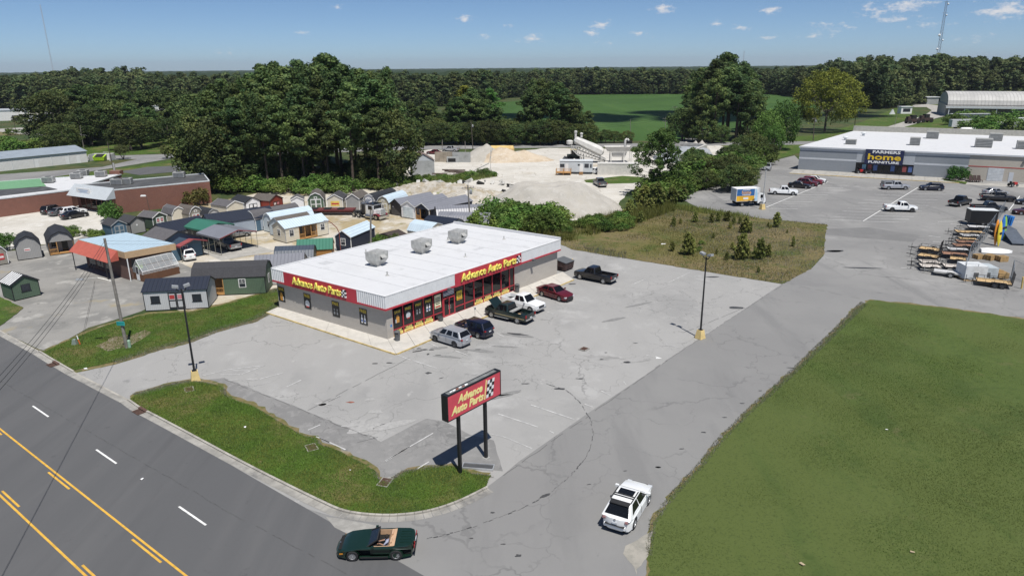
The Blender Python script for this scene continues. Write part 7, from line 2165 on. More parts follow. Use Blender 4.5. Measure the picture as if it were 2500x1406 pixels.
def ex_vette(o,part,S,fxw,rxw,up):
 W = S['W']; m_tan = M('tan_leather',(.50,.33,.21),.6,var=.1)
 q = MB()
 a0, a1, t0, t1 = Vector((.42,-.74,.82)), Vector((.42,.74,.82)), Vector((-.16,-.58,1.16)), Vector((-.16,.58,1.16))
 MB().add([a0,a1,t1,t0,a0+Vector((-.02,0,-.02)),a1+Vector((-.02,0,-.02)),t1+Vector((-.02,0,-.02)),t0+Vector((-.02,0,-.02))],[(0,1,2,3),(7,6,5,4),(0,4,5,1),(1,5,6,2),(2,6,7,3),(3,7,4,0)]).build('windscreen',GLASS,o)
 q.bar(a0,t0,.06).bar(a1,t1,.06).bar(t0,t1,.07)
 q.build('windscreen_frame',m_plastic,o)
 MB().box(-.12,.2,-.72,.72,.36,.78).build('dashboard',m_plastic,o)
 MB().add([(-1.12,-.76,.895),(-1.12,.76,.895),(-.86,.76,.86),(-.86,-.76,.86),(-1.12,-.76,.86),(-1.12,.76,.86),(-.86,.76,.5),(-.86,-.76,.5)],[(0,1,2,3),(7,6,5,4),(0,4,5,1),(1,5,6,2),(2,6,7,3),(3,7,4,0)]).build('rear_bulkhead',m_tan,o)
 for s_ in (-1,1):
  y = s_ * .36
  MB().box(-.72,-.18,y-.25,y+.25,.345,.5).build('seat',m_tan,o)
  MB().add([(-.62,y-.25,.5),(-.62,y+.25,.5),(-.86,y+.22,1.0),(-.86,y-.22,1.0),(-.76,y-.25,.5),(-.76,y+.25,.5),(-.96,y+.2,1.0),(-.96,y-.2,1.0)],[(0,1,2,3),(7,6,5,4),(0,4,5,1),(1,5,6,2),(2,6,7,3),(3,7,4,0)]).build('seat_back',m_tan,o)
  MB().box(-.85,.1,s_*.735-.02,s_*.735+.02,.36,.85).build('door_card',m_tan,o)
  part('mirror',PAINT['darkgreen'],(.0,.15,*sorted((s_*.86,s_*1.0)),.86,.97))
  part('marker_lamp',m_amber,(1.75,1.95,*sorted((s_*.855,s_*.885)),.46,.52))
  part('tail_light',m_tail,(-2.235,-2.2,*sorted((s_*.3,s_*.45)),.66,.8)); part('tail_light',m_tail,(-2.235,-2.2,*sorted((s_*.56,s_*.71)),.66,.8))
 t = MB().lathe([(.17,-.015),(.19,0),(.17,.015)],16,'x',(-.2,.36,.78)); t.build('steering_wheel',m_plastic,o)
 for k in range(5):
  part('deck_rib',PAINT['darkgreen'],(-2.0,-1.4,-.5+k*.24,-.46+k*.24,.895,.925))
 part('bumper_pad',m_plastic,(-2.26,-2.2,-.7,.7,.42,.6)); part('badge',m_chrome,(2.0,2.08,-.05,.05,.62,.635))
 part('side_sill',m_plastic,(-.75,.8,-.905,-.88,.17,.27),(-.75,.8,.88,.905,.17,.27))
vette = vehicle('vette','dark green open convertible with tan interior turning onto the road','darkgreen',(968,1367),(861,1369.5),'L','car',spokes=9,extra=ex_vette)
vehicle('hhr','silver retro estate car nearest the store corner','silver',zq(1118,1048),zq(805,950),'L',rim=m_rimdark)
vehicle('hhr','navy retro estate car parked beside the silver one','navy',zq(1488,902),zq(1190,812),'L')
def ex_hood(o,part,S,fxw,rxw,up):
 W = S['W']
 MB().add([(1.42,-.82,1.16),(1.42,.82,1.16),(2.25,.78,2.0),(2.25,-.78,2.0),(1.45,-.82,1.12),(1.45,.82,1.12),(2.28,.78,1.96),(2.28,-.78,1.96)],[(0,1,2,3),(7,6,5,4),(0,4,5,1),(1,5,6,2),(2,6,7,3),(3,7,4,0)]).build('raised_bonnet',PAINT['greensteel'],o)
 MB().box(1.5,2.6,-.72,.72,1.06,1.13).build('engine_bay',m_under,o)
 MB().box(-1.05,-.6,-.88,.88,1.14,1.24).build('tool_chest',m_galv,o)
 part('side_trim',M('tan_stripe',(.35,.29,.16),.6),(-2.6,1.4,-W/2-.004,-W/2+.006,.62,.70),(-2.6,1.4,W/2-.006,W/2+.004,.62,.70))
 part('side_step',m_chrome,(-.6,1.3,W/2-.02,W/2+.1,.36,.42),(-.6,1.3,-W/2-.1,-W/2+.02,.36,.42))
 tag_ = MB().lathe([(.01,0),(.16,.02),(.2,.1),(.16,.2),(.01,.22)],10,at=(-1.5,.3,.735)); tag_.build('sack',M('tan_sack',(.5,.33,.16),.9),o,True)
vehicle('xpickup','black-green pickup with raised bonnet at the store kerb','greensteel',zq(2130,668),zq(1702,566),'L','pickup',extra=ex_hood)
vehicle('pickup','white double cab pickup parked nose out beside the black-green one','white',(1234,749),(1297.5,766),'R','pickup',scale=.93)
vehicle('sedan','maroon sedan parked facing away from the store','maroon',zg(2245,605),zg(2387,648),'R')
vehicle('xpickup','black pickup with chrome wheels near the rear of the store','black',zj(412,714),zj(213,675),'L','pickup')
# ---- furniture lot
vehicle('suv','silver suv coming down the lane beside the furniture store','silver',zd(520,590),zd(502,622),'L','suv')
vehicle('pickup','white pickup parked nearest the box truck','white',zd(537,777),zd(665,782),'R','pickup')
vehicle('sedan','black sedan in the row beside the white pickup','black',zd(655,729),zd(757,736),'R')
vehicle('suv','dark red suv next to the black sedan','maroon',zd(705,713),zd(808,721),'R','suv')
vehicle('suv','red suv between the dark red one and the white sedan','red',zd(738,700),zd(846,708),'R','suv')
vehicle('sedan','white sedan at the far end of the row','white',zd(760,689),zd(866,696),'R')
def ex_cap(o,part,S,fxw,rxw,up):
 x = S['top'][8][0]
 q = MB().add([(x+.02,y,z) for y,z in ((-.9,1.19),(.9,1.19),(.75,1.8),(-.75,1.8))]+[(-2.75,y,z) for y,z in ((-.9,1.19),(.9,1.19),(.75,1.8),(-.75,1.8))],[(0,1,2,3),(7,6,5,4),(0,4,5,1),(1,5,6,2),(2,6,7,3),(3,7,4,0)])
 q.build('bed_cap',PAINT['steel'],o)
 part('cap_window',GLASS,(x-1.6,x-.3,-.905,-.85,1.3,1.6),(x-1.6,x-.3,.85,.905,1.3,1.6))
vehicle('pickup','silver pickup with dark bed cap in the far lot','silver',zd(1316,743),zd(1437,743),'R','pickup',extra=ex_cap)
vehicle('suv','navy suv facing the silver capped pickup','navy',zd(1672,751),zd(1566,748),'L','suv')
vehicle('xpickup','white lifted extended cab pickup alone across the stall line','white',zd(1332,894),zd(1490,898),'R','pickup',rim=m_rimdark,lift=.15)
vehicle('pickup','black pickup seen from behind with load in its bed','black',ze(1392,526),ze(1545,492),'R','pickup')
vehicle('pickup','black crew cab pickup with black wheels, farther of the black pair','black',ze(1690,462),ze(1935,473),'R','pickup',rim=m_rimdark,scale=1.05)
vehicle('pickup','black pickup with chrome steps, nearer of the black pair','black',ze(1610,572),ze(1850,578),'R','pickup')
vehicle('sedan','silver sedan behind the black crew cab pickup','silver',ze(1700,405),ze(1905,405),'R')
vehicle('sedan','dark sedan cut by the right picture edge','black',ze(2230,505),ze(2050,500),'L')
vehicle('sedan','dark red sedan at the right edge below the dark one','brownred',ze(2210,608),ze(2035,603),'L')
# box truck
def box_truck():
 r = .42
 a, b = G(*zd(315,857)), G(*zd(440,852)); d = (b-a).normalized(); left = Vector((-d.y,d.x,0))
 c = (a+b) / 2 + left * 1.05
 o = thing('box_truck','white box truck with blue and yellow side panel','truck',(c.x,c.y,.03),math.atan2(d.y,d.x))
 wb = 3.9
 for x in (wb/2,-wb/2):
  for s_ in (-1,1): add_wheel(o,x,s_*.95,r,.28,5,m_rim)
 MB().box(-3.4,1.1,-1.2,1.2,1.0,3.5).build('cargo_box',m_trimw,o)
 for s_ in (-1,1):
  y0, y1 = sorted((s_*1.202,s_*1.212))
  pn = MB().box(-3.3,.35,y0,y1,2.1,3.4).build('blue_panel',M('truck_blue',(.03,.13,.34),.5),o)
  MB().box(-3.3,.35,y0,y1,1.08,2.095).build('yellow_panel',M('truck_yellow',(.75,.42,.03),.5),o)
  rot = (PI/2,0,0) if s_ < 0 else (PI/2,0,PI)
  lettering('home',.95,(-1.35,s_*1.22,2.75),rot,M('truck_letter',(.72,.40,.16),.5),pn,.005,0,.02,1.9)
  lettering('FARMERS',.22,(-1.35,s_*1.22,3.22),rot,m_wht,pn,.005,0,.01,1.5)
  lettering('FURNITURE',.22,(-1.35,s_*1.22,2.28),rot,m_wht,pn,.005,0,.01,1.6)
  MB().box(-1.9,-.9,*sorted((s_*1.213,s_*1.22)),1.4,1.8).build('white_label',m_wht,o)
  MB().add([(.5,s_*1.205,1.1),(1.0,s_*1.205,1.1),(1.0,s_*1.205,2.4),(.75,s_*1.205,3.4),(.45,s_*1.205,3.4)],[(0,1,2,3,4)]).build('swoosh',M('truck_pale_blue',(.4,.6,.75),.5),o)
  MB().box(1.75,2.35,*sorted((s_*1.0,s_*1.012)),1.55,2.2).build('side_window',GLASS,o)
  MB().box(2.0,2.15,*sorted((s_*1.02,s_*1.3)),1.6,2.0).build('mirror',m_plastic,o)
  MB().box(2.88,2.93,*sorted((s_*.55,s_*.9)),.85,1.05).build('headlight',m_head,o)
 MB().prism([(1.25,.55),(2.85,.55),(2.92,1.25),(2.55,2.35),(1.4,2.45),(1.25,2.4)],-1.0,1.0).build('cab',PAINT['white'],o)
 MB().add([(2.94,-.9,1.4),(2.94,.9,1.4),(2.6,.85,2.28),(2.6,-.85,2.28)],[(0,1,2,3)]).build('windscreen',GLASS,o)
 MB().box(-3.3,2.6,-.5,.5,.55,.999).build('chassis',m_under,o); MB().box(2.85,3.0,-1.0,1.0,.42,.7).build('bumper',m_plastic,o)
 MB().box(1.101,1.5,-1.15,1.15,2.75,3.55).build('refrigeration_unit',m_coping,o)
box_truck()
# ---- brick shop lot and sheds
vehicle('suv','black suv at the far end of the row by the brick shop','black',za(442,506),za(545,482),'R','suv')
vehicle('sedan','dark grey sedan between the black suv and the white suv','grey',za(508,519),za(612,497),'R')
vehicle('suv','white suv in the row by the brick shop','white',za(572,522),za(730,500),'R','suv',scale=.95)
vehicle('sedan','black sedan nearest in the row by the brick shop','black',za(600,550),za(735,526),'R')
vehicle('hhr','white hatchback under the red carport','white',zl(850,985),zl(735,890),'L')
vehicle('xpickup','silver pickup parked under the grey carport','steel',zl(1610,808),zl(1380,725),'L','pickup')
vehicle('xpickup','pale grey jeep-like truck behind the grey carport','steel',zl(1690,590),zl(1880,560),'R','truck',name='utility_truck',scale=.8)
# ---- yard
vehicle('pickup','dark grey pickup behind the large sand heap','grey',zt(842,938),zt(720,868),'L','pickup')
vehicle('pickup','silver pickup on the verge of the far road','silver',zc(492,286),zc(428,284),'L','pickup')
vehicle('sedan','dark red sedan by the far road left of the silver pickup','maroon',zc(362,306),zc(300,304),'L')
vehicle('sedan','white sedan between site trailer and container','white',zt(775,722),zt(690,715),'L')
vehicle('xpickup','silver flatbed truck beside the sand pile','silver',zc(720,362),zc(655,360),'L','truck')
# ---- tractor unit with red lowboy trailer
a, b = G(*zn(1498,742)), G(*zn(1842,797)); d = (b-a).normalized(); left = Vector((-d.y,d.x,0)); c = (a+b) / 2 + left * 1.1
wbt = (b-a).length
tt = thing('tractor_truck','white and chrome long-nosed tractor truck beside the sheds','truck',(c.x,c.y,.03),math.atan2(d.y,d.x))
for x in (wbt/2,-wbt/2,-wbt/2-1.25):
 for s_ in (-1,1): add_wheel(tt,x,s_*1.02,.5,.32,6,m_chrome)
hw = wbt / 2
MB().box(-hw-2.0,hw+.7,-.45,.45,.6,.95).build('chassis',m_plastic,tt)
MB().box(-hw+2.0,-hw+4.0,-1.05,1.05,.85,2.75).build('cab',PAINT['white'],tt); MB().box(-hw+1.95,-hw+4.05,-1.1,1.1,2.751,2.85).build('cab_roof',PAINT['navy'],tt)
MB().box(-hw+4.0,hw+.75,-.62,.62,.95,1.9).build('bonnet',PAINT['white'],tt); MB().box(hw+.751,hw+.85,-.55,.55,.9,1.95).build('radiator',m_chrome,tt)
MB().box(hw+.86,hw+1.1,-1.2,1.2,.35,.8).build('bumper',m_chrome,tt)
for s_ in (-1,1):
 MB().prism([(hw-.65,.75),(hw-.6,1.05),(hw-.2,1.2),(hw+.3,1.15),(hw+.7,.9),(hw+.7,.75),(hw+.45,1.0),(hw,1.1),(hw-.4,1.0)],*sorted((s_*.64,s_*1.2))).build('mudguard',PAINT['red'],tt)
 MB().tube((-hw+1.8,s_*.95,.9),(-hw+1.8,s_*.95,4.0),.1,.09,10).build('exhaust_stack',m_chrome,tt)
 MB().lathe([(.35,-.9),(.35,.9)],14,'x',(-hw+2.9,s_*1.05,.6)).build('fuel_tank',m_chrome,tt)
 MB().box(-hw+2.6,-hw+3.6,*sorted((s_*1.052,s_*1.06)),1.8,2.5).build('side_window',GLASS,tt)
 MB().box(hw+.2,hw+.5,*sorted((s_*.75,s_*1.0)),1.25,1.5).build('headlight',m_head,tt)
 MB().box(-hw+4.0,-hw+4.1,*sorted((s_*1.1,s_*1.4)),1.7,2.4).build('mirror',m_chrome,tt)
MB().box(-hw+4.001,-hw+4.02,-.95,.95,1.95,2.6).build('windscreen',GLASS,tt)
MB().box(-hw+.7,-hw+1.6,-.9,.9,.96,2.6).build('chain_rack',m_plastic,tt)
for k in range(5):
 MB().tube((-hw+.6+k*.25,-.8,2.6),(-hw+.7+k*.25,.8,3.3-.1*(k % 2)),.07,.07,6).build('rack_pipe',m_chrome,tt)
MB().lathe([(.6,0),(.6,.1),(.1,.12)],16,at=(-hw-.6,0,.96)).build('fifth_wheel',m_plastic,tt)
a, b = G(*zn(330,700)), G(*zn(1400,700)); d = (b-a).normalized(); Lt = (b-a).length
ft = thing('lowboy_trailer','long dark red flatbed trailer behind the tractor truck','trailer',(a.x,a.y+1.2,.03),math.atan2(d.y,d.x))
m_dred = M('trailer_dark_red',(.11,.022,.022),.7,var=.25,vs=1.2)
MB().box(0,Lt,-1.25,1.25,.85,1.05).build('deck',m_dred,ft); MB().box(0,Lt,-.6,-.35,.45,.849).box(0,Lt,.35,.6,.45,.849).build('beams',m_dred,ft)
for k in range(12):
 MB().box(k*Lt/12,k*Lt/12+.14,-1.35,-1.251,.8,1.0).build('stake_pocket',m_dred,ft)
for x in (.8,2.0,3.2):
 for s_ in (-1,1): add_wheel(ft,x,s_*1.05,.42,.3,5,m_rimdark)
for k in range(3):
 MB().box(Lt*(.2+.25*k),Lt*(.2+.25*k)+1.2,-.9,.5,1.051,1.25).build('chain_box',m_plastic,ft)
 # ---- utility trailers by the mesh fence
m_deck = M('trailer_deck_wood',(.52,.36,.18),.8,var=.14,vs=3); m_deckr = M('trailer_deck_brown',(.30,.16,.10),.8,var=.14,vs=3); m_deckg = M('trailer_deck_grey',(.50,.50,.50),.8,var=.1,vs=3)
m_tframe = M('trailer_black_steel',(.014,.014,.015),.5)
def utility_trailer(pA,pB,label,deck=m_deck,gate=False,w=1.95,rails=True,axle=2,frame=m_tframe):
 """pA = front (hitch end of the deck), pB = rear, near side ground points"""
 a, b = G(*pA), G(*pB); d = b - a; L_ = d.length; d.normalize(); n = Vector((-d.y,d.x,0)); n = n if n.y > 0 else -n
 c = a + n * w / 2
 o = thing('utility_trailer',label,'trailer',(c.x,c.y,.03),math.atan2(d.y,d.x),'utility trailers by the fence')
 z = .55; hw = w / 2
 npl = 6
 for i in range(npl):
  y0 = -hw + .06 + i * (w-.12) / npl
  MB().box(.03,L_-.03,y0+.008,y0+(w-.12)/npl-.008,z,z+.05).build('deck_plank',deck,o)
 q = MB().box(0,L_,-hw,-hw+.055,z-.12,z+.06).box(0,L_,hw-.055,hw,z-.12,z+.06).box(0,.055,-hw+.055,hw-.055,z-.12,z+.06).box(L_-.055,L_,-hw+.055,hw-.055,z-.12,z+.06)
 q.build('frame',frame,o)
 MB().bar((0,-hw*.8,z-.06),(-1.2,0,z-.08),.07).bar((0,hw*.8,z-.06),(-1.2,0,z-.08),.07).bar((-1.1,0,z-.08),(-1.55,0,z-.08),.08).build('drawbar',frame,o)
 MB().tube((-1.05,0,.04),(-1.05,0,z+.5),.03,.03,6).bar((-1.05,-.15,z+.45),(-1.05,.15,z+.45),.03).build('jack',frame,o)
 if rails:
  for s_ in (-1,1):
   y = s_ * (hw-.03)
   MB().bar((0,y,z+.42),(L_,y,z+.42),.045).build('side_rail',frame,o)
   k = max(2,round(L_/1.0))
   for i in range(k+1):
    MB().bar((min(L_-.03,max(.03,i*L_/k)),y,z+.06),(min(L_-.03,max(.03,i*L_/k)),y,z+.42),.04).build('rail_post',frame,o)
  MB().bar((.02,-hw,z+.42),(.02,hw,z+.42),.045).build('front_rail',frame,o)
 xs = [L_*.58] if axle == 1 else [L_*.52,L_*.52+.78]
 for x in xs:
  for s_ in (-1,1):
   add_wheel(o,x,s_*(hw+.12),.34,.2,5,m_rim if frame is not m_tframe else m_rimdark)
 for s_ in (-1,1):
  MB().prism([(xs[0]-.48,.6),(xs[0]-.38,.74),(xs[-1]+.38,.74),(xs[-1]+.48,.6),(xs[-1]+.42,.6),(xs[-1]+.36,.7),(xs[0]-.36,.7),(xs[0]-.42,.6)],*sorted((s_*(hw+.01),s_*(hw+.24)))).build('fender',frame,o)
 if gate:
  q = MB()
  for k in range(7):
   y = -hw + .08 + k * (w-.16) / 6
   q.bar((L_+.02,y,z),(L_+.12,y,z+1.35),.035)
  q.bar((L_+.12,-hw+.05,z+1.35),(L_+.12,hw-.05,z+1.35),.05).bar((L_+.07,-hw+.05,z+.7),(L_+.07,hw-.05,z+.7),.035)
  q.build('ramp_gate',frame,o)
 return o
utility_trailer(zs(1290,1265),zs(1850,1330),'tan decked utility trailer with tall rails nearest the driveway',gate=True)
utility_trailer(zs(440,1040),zs(760,1060),'pale narrow trailer in the nearest row, hitch end',M('pale_deck',(.55,.50,.45),.8),rails=True,axle=1)
utility_trailer(zs(445,975),zs(750,990),'pale narrow trailer behind the nearest narrow one',MATS['pale_deck'],axle=1)
utility_trailer(zs(800,1040),zs(1100,1062),'pale narrow trailer against the fence, nearest row',MATS['pale_deck'],axle=1)
utility_trailer(zs(360,855),zs(680,905),'tan trailer with angled front rails in the second row',gate=True,axle=1)
utility_trailer(zs(870,915),zs(1130,945),'tan trailer against the fence in the second row',axle=1)
utility_trailer(zs(385,745),zs(705,790),'tan trailer with folding ramp in the third row',gate=True,axle=1)
utility_trailer(zs(765,835),zs(1170,870),'long brown decked trailer in the third row',m_deckr)
utility_trailer(zs(870,770),zs(1200,790),'grey decked trailer under the brown ones',m_deckg)
utility_trailer(zs(965,710),zs(1260,725),'brown trailer, lower of the two by the fence',m_deckr)
utility_trailer(zs(1010,650),zs(1320,668),'brown trailer, upper of the two by the fence',m_deckr)
utility_trailer(zs(1065,608),zs(1340,618),'short tan trailer above the brown pair',axle=1)
utility_trailer(zs(1085,550),zs(1390,562),'dark railed trailer above the short tan one',m_deckg)
utility_trailer(zs(1000,490),zs(1440,510),'long tan trailer in the farthest tan row')
utility_trailer(zs(1170,405),zs(1530,430),'white decked trailer below the black cargo trailer',m_deckg)
utility_trailer(zs(620,1105),zs(1090,1165),'galvanised boat trailer at the front of the row',m_deckg,rails=False,axle=1,frame=m_galv,w=1.5)
# black enclosed cargo trailer
a, b = G(*zs(1215,330)), G(*zs(1640,345)); d = (b-a).normalized(); L_ = (b-a).length
o = thing('cargo_trailer','black enclosed cargo trailer with pale roof at the head of the row','trailer',(a.x,a.y+1.2,.03),math.atan2(d.y,d.x))
MB().box(0,L_,-1.1,1.1,.5,2.6).build('body',M('cargo_black',(.012,.012,.013),.45),o); MB().box(-.02,L_+.02,-1.12,1.12,2.601,2.68).build('roof',m_coping,o)
for x in (L_*.5,L_*.5+.8):
 for s_ in (-1,1): add_wheel(o,x,s_*1.12,.34,.2,5,m_rim)
MB().bar((0,-.8,.5),(-1.3,0,.5),.08).bar((0,.8,.5),(-1.3,0,.5),.08).build('drawbar',m_tframe,o)
a, b = G(*zs(1880,640)), G(*zs(1975,640))
o = thing('car_hauler','dark tilt deck trailer with ramp standing inside the fence','trailer',(a.x+.9,a.y,.03),-.25)
MB().add([(-1,0,.3),(1,0,.3),(1,4.5,1.5),(-1,4.5,1.5),(-1,0,.2),(1,0,.2),(1,4.5,1.3),(-1,4.5,1.3)],[(0,1,2,3),(7,6,5,4),(0,4,5,1),(1,5,6,2),(2,6,7,3),(3,7,4,0)]).build('tilt_deck',M('slate_deck',(.08,.095,.12),.6),o)
MB().box(-1.1,1.1,4.5,9,1.2,1.5).build('deck',MATS['slate_deck'],o); MB().box(-1,1,4.6,9,.5,1.19).build('frame',m_tframe,o)
for y in (5.6,6.5):
 for s_ in (-1,1):
  w_ = link('wheel',wheel_meshes(.36,.22,5)[0],o,m_tyre); w_.location = (s_*1.15,y,.36); w_.rotation_euler = (0,0,PI/2)
  # kayaks leaning up, pallets, boxes, mesh fence
def kayak(px,h,ang,lean,cols,label):
 p = G(*px); o = thing('kayak',label,'kayak',(p.x,p.y,.03),ang)
 n = 12; vs = []; m_ = 10
 for i in range(n+1):
  f = i / n; w = .38 * math.sin(PI*min(1,max(0.02,f))) ** .55
  for j in range(m_):
   t = 2 * PI * j / m_
   vs.append((w*math.cos(t),.2*math.sin(t)*(w/.38)+lean*f*h,f*h))
 fs = [(i*m_+j,i*m_+(j+1) % m_,(i+1)*m_+(j+1) % m_,(i+1)*m_+j) for i in range(n) for j in range(m_)]
 half = [f for f in fs if (f[0] % m_) < m_/2]; oth = [f for f in fs if (f[0] % m_) >= m_/2]
 MB().add(vs,fs).build('hull',cols[0],o,True)
 MB().lathe([(.22,0),(.24,.03)],12,'y',(0,lean*h*.5-.21,h*.5)).build('cockpit',m_plastic,o)
ky = [M('kayak_yellow',(.75,.62,.05),.4),M('kayak_orange',(.75,.28,.03),.4),M('kayak_blue',(.03,.16,.5),.4),M('kayak_green',(.25,.5,.06),.4)]
kayak(zs(1590,640),4.0,.3,.08,[ky[1]],'orange kayak standing upright on the fence rack')
kayak(zs(1640,650),3.9,.3,.08,[ky[0]],'yellow kayak standing beside the orange one')
kayak(zs(1690,560),3.9,.3,.08,[ky[2]],'blue kayak standing behind the yellow one')
kayak(zs(1720,540),3.7,.3,.08,[ky[3]],'green kayak at the back of the upright kayaks')
for k, (zx_,zy_) in enumerate(((1760,320),(1790,325),(1820,328))):
 p = G(*zs(zx_,zy_)); q = MB().add([(x,y,z) for z,w in ((0,.3),(1.6,.55),(1.65,.5)) for x,y in ((-w*.4,-w),(w*.4,-w),(w*.4,w),(-w*.4,w))],[(0,1,5,4),(1,2,6,5),(2,3,7,6),(3,0,4,7),(4,5,9,8),(5,6,10,9),(6,7,11,10),(7,4,8,11),(8,9,10,11),(3,2,1,0)]).build('blue_tub',M('tub_blue',(.03,.22,.62),.4))
 tag(q,('bright blue tub, left of the three beyond the fence','bright blue tub in the middle beyond the fence','bright blue tub, right of the three beyond the fence')[k],'tub'); q.location = (p.x,p.y,.03)
m_pal = M('pallet_wood',(.42,.28,.13),.85,var=.2,vs=3)
def pallet_stack(px,n,ang,label,tilt=0.0):
 p = G(*px); o = thing('pallet_stack',label,'pallets',(p.x,p.y,.03),ang)
 for k in range(n):
  z = k * .15
  for i in range(6):
   MB().box(-.6+i*.22,-.48+i*.22,-.5,.5,z+.11,z+.135).build('slat',m_pal,o)
  for y in (-.45,0,.45):
   MB().box(-.6,.62,y-.04,y+.04,z,z+.108).build('bearer',m_pal,o)
pallet_stack(zs(1330,840),4,.2,'low pallet stack just inside the fence'); pallet_stack(zs(1500,860),5,.5,'middle pallet stack inside the fence'); pallet_stack(zs(1690,880),5,.1,'right pallet stack in the rear row')
pallet_stack(zs(1600,1120),6,.2,'tall pallet stack behind the railed trailer'); pallet_stack(zs(1690,1140),5,-.1,'tall pallet stack beside the gate')
for px, s_, lab, mt in ((zs(1200,1150),(1.3,1.2,1.9),'white appliance crate at the fence corner',m_coping),(zs(1380,1150),(1.2,1.2,1.7),'pale wrapped crate between fence corner and pallets',M('wrapped_crate',(.42,.46,.48),.5))):
 p = G(*px); o = thing('wrapped_crate',lab,'crate',(p.x,p.y,.03),-.1)
 MB().box(-s_[0],s_[0],-s_[1],s_[1],.15,s_[2]).build('load',mt,o); MB().box(-s_[0]-.05,s_[0]+.05,-s_[1]-.05,s_[1]+.05,0,.149).build('pallet',m_pal,o); MB().box(-.3,.3,-s_[1]-.01,-s_[1]-.001,.5,1.1).build('label_panel',m_grey,o)
p = G(*zs(1600,750)); o = thing('small_boat','overturned white dinghy inside the fence','boat',(p.x,p.y,.03),-.25)
MB().add([(x,y,z) for x,w,h in ((-2.0,.55,.5),(-1,.75,.6),(.6,.7,.6),(1.6,.4,.5),(2.1,.05,.4)) for y,z in ((-w,.05),(-w*.6,h),(w*.6,h),(w,.05))],[(i*4+j,i*4+j+1,i*4+j+5,i*4+j+4) for i in range(4) for j in range(3)]+[(0,1,2,3)]).build('hull',m_trimw,o)
m_fence = M('galvanised_fence',(.26,.29,.32),.5,.4)
def fence(pts,label,h=2.2,mesh_=True):
 g = [G(*p) for p in pts]
 o = thing('mesh_fence',label,'fence',(g[0].x,g[0].y,.02))
 for a, b in zip(g,g[1:]):
  d = b - a; L_ = d.length; k = max(1,round(L_/2.6))
  for i in range(k+1):
   p = a + d * i / k - g[0]
   MB().tube((p.x,p.y,0),(p.x,p.y,h),.04,.04,6).build('fence_post',m_fence,o)
  a_, b_ = a - g[0], b - g[0]
  for z in (.08,h):
   MB().tube((a_.x,a_.y,z),(b_.x,b_.y,z),.025,.025,5).build('fence_rail',m_fence,o)
  q = MB(); n = int(L_/.14); dd = d.normalized()
  for i in range(n): # woven mesh, diagonal strands
   for sg in (-1,1):
    s0 = i * L_ / n; s1 = s0 + sg * h * .5
    t = 1.0
    if s1 < 0 or s1 > L_: continue
    p0, p1 = a_ + dd * s0, a_ + dd * s1
    q.add([(p0.x,p0.y,.08),(p0.x+dd.x*.012,p0.y+dd.y*.012,.08),(p1.x+dd.x*.012,p1.y+dd.y*.012,h),(p1.x,p1.y,h)],[(0,1,2,3)])
  kind(q.build('wire_mesh',m_fence,o,fix=False),'stuff')
fence([zs(1100,1180),zs(1180,870),zs(1490,470),zs(1720,130)],'tall galvanised mesh fence between the trailers and the storage yard')
fence([zs(1100,1180),zs(1290,1190)],'short mesh fence return at the corner of the storage yard')
fence([zs(1840,1250),zs(1840,1120),zs(2100,1240)],'dark gate panels at the lower right of the storage yard')
p = G(*zs(2005,1310)); tag(MB().tube((0,0,0),(-.1,0,1.5),.1,.1,10).build('bollard',m_bollard),'tan bollard by the storage yard gate at the right edge','bollard').location = (p.x,p.y,.02)
# garden machines in front of the stores
for px, lab in ((zd(1115,632),'red garden tractor left of the furniture store entrance'),(zd(1170,634),'black garden tractor by the furniture store entrance'),(zd(2170,722),'red ride-on mower by the tan wall')):
 p = G(*px); o = thing('garden_tractor',lab,'mower',(p.x,p.y,.145),.2)
 mm = m_redp if 'red' in lab else m_plastic
 MB().box(-.9,.1,-.35,.35,.35,.7).build('chassis',m_plastic,o); MB().box(.1,.95,-.3,.3,.35,.9).build('bonnet',mm,o); MB().box(-.65,-.25,-.25,.25,.7,.85).build('seat',m_plastic,o); MB().box(-.75,-.62,-.25,.25,.8,1.15).build('seat_back',m_plastic,o)
 for x, r in ((-.6,.34),(.75,.24)):
  for s_ in (-1,1): add_wheel(o,x,s_*.45,r,.22,4,m_rim)
for k in range(3):
 p = G(*zd(1888+k*28,690)); o = thing('garden_chair',('dark high-backed chair, left of three by the tan wall','dark high-backed chair, middle of three by the tan wall','dark high-backed chair, right of three by the tan wall')[k],'chair',(p.x,p.y,.03),0,'chairs outside the tan wall')
 MB().box(-.45,.45,-.45,.45,.4,.5).build('seat',m_rust,o); MB().add([(-.45,.4,.5),(.45,.4,.5),(.35,.65,1.5),(-.35,.65,1.5),(-.45,.48,.5),(.45,.48,.5),(.35,.73,1.5),(-.35,.73,1.5)],[(0,1,2,3),(7,6,5,4),(0,4,5,1),(1,5,6,2),(2,6,7,3),(3,7,4,0)]).build('backrest',m_rust,o)
 for x in (-.4,.4):
  for y in (-.4,.4): MB().box(x-.04,x+.04,y-.04,y+.04,0,.4).build('leg',m_rust,o)
  # red bent pipe behind the store, near the navy shed
p = G(*zp(1452,428)); o = thing('gooseneck_lamp','rusty red gooseneck lamp beside the navy shed','lamp',(p.x,p.y,.02))
MB().path([(0,0,0),(0,0,3.1),(-.3,0,3.9),(-1.0,0,4.6),(-1.5,0,4.9)],.06,7).build('bent_pole',M('rusty_red_pole',(.20,.05,.035),.8),o)
MB().frustum(-1.85,0,4.8,5.0,.35,.14,.25,.1).build('lamp_head',m_lampgrey,o)
p = G(*zk(1365,590)); o = thing('short_lamp','short lamp pole with white head in front of the brick wall','lamp',(p.x,p.y,.02))
MB().tube((0,0,0),(-.2,0,3.2),.06,.05,7).build('pole',m_darkpole,o); MB().frustum(-.8,0,3.15,3.4,.5,.2,.4,.15).build('lamp_head',m_trimw,o)
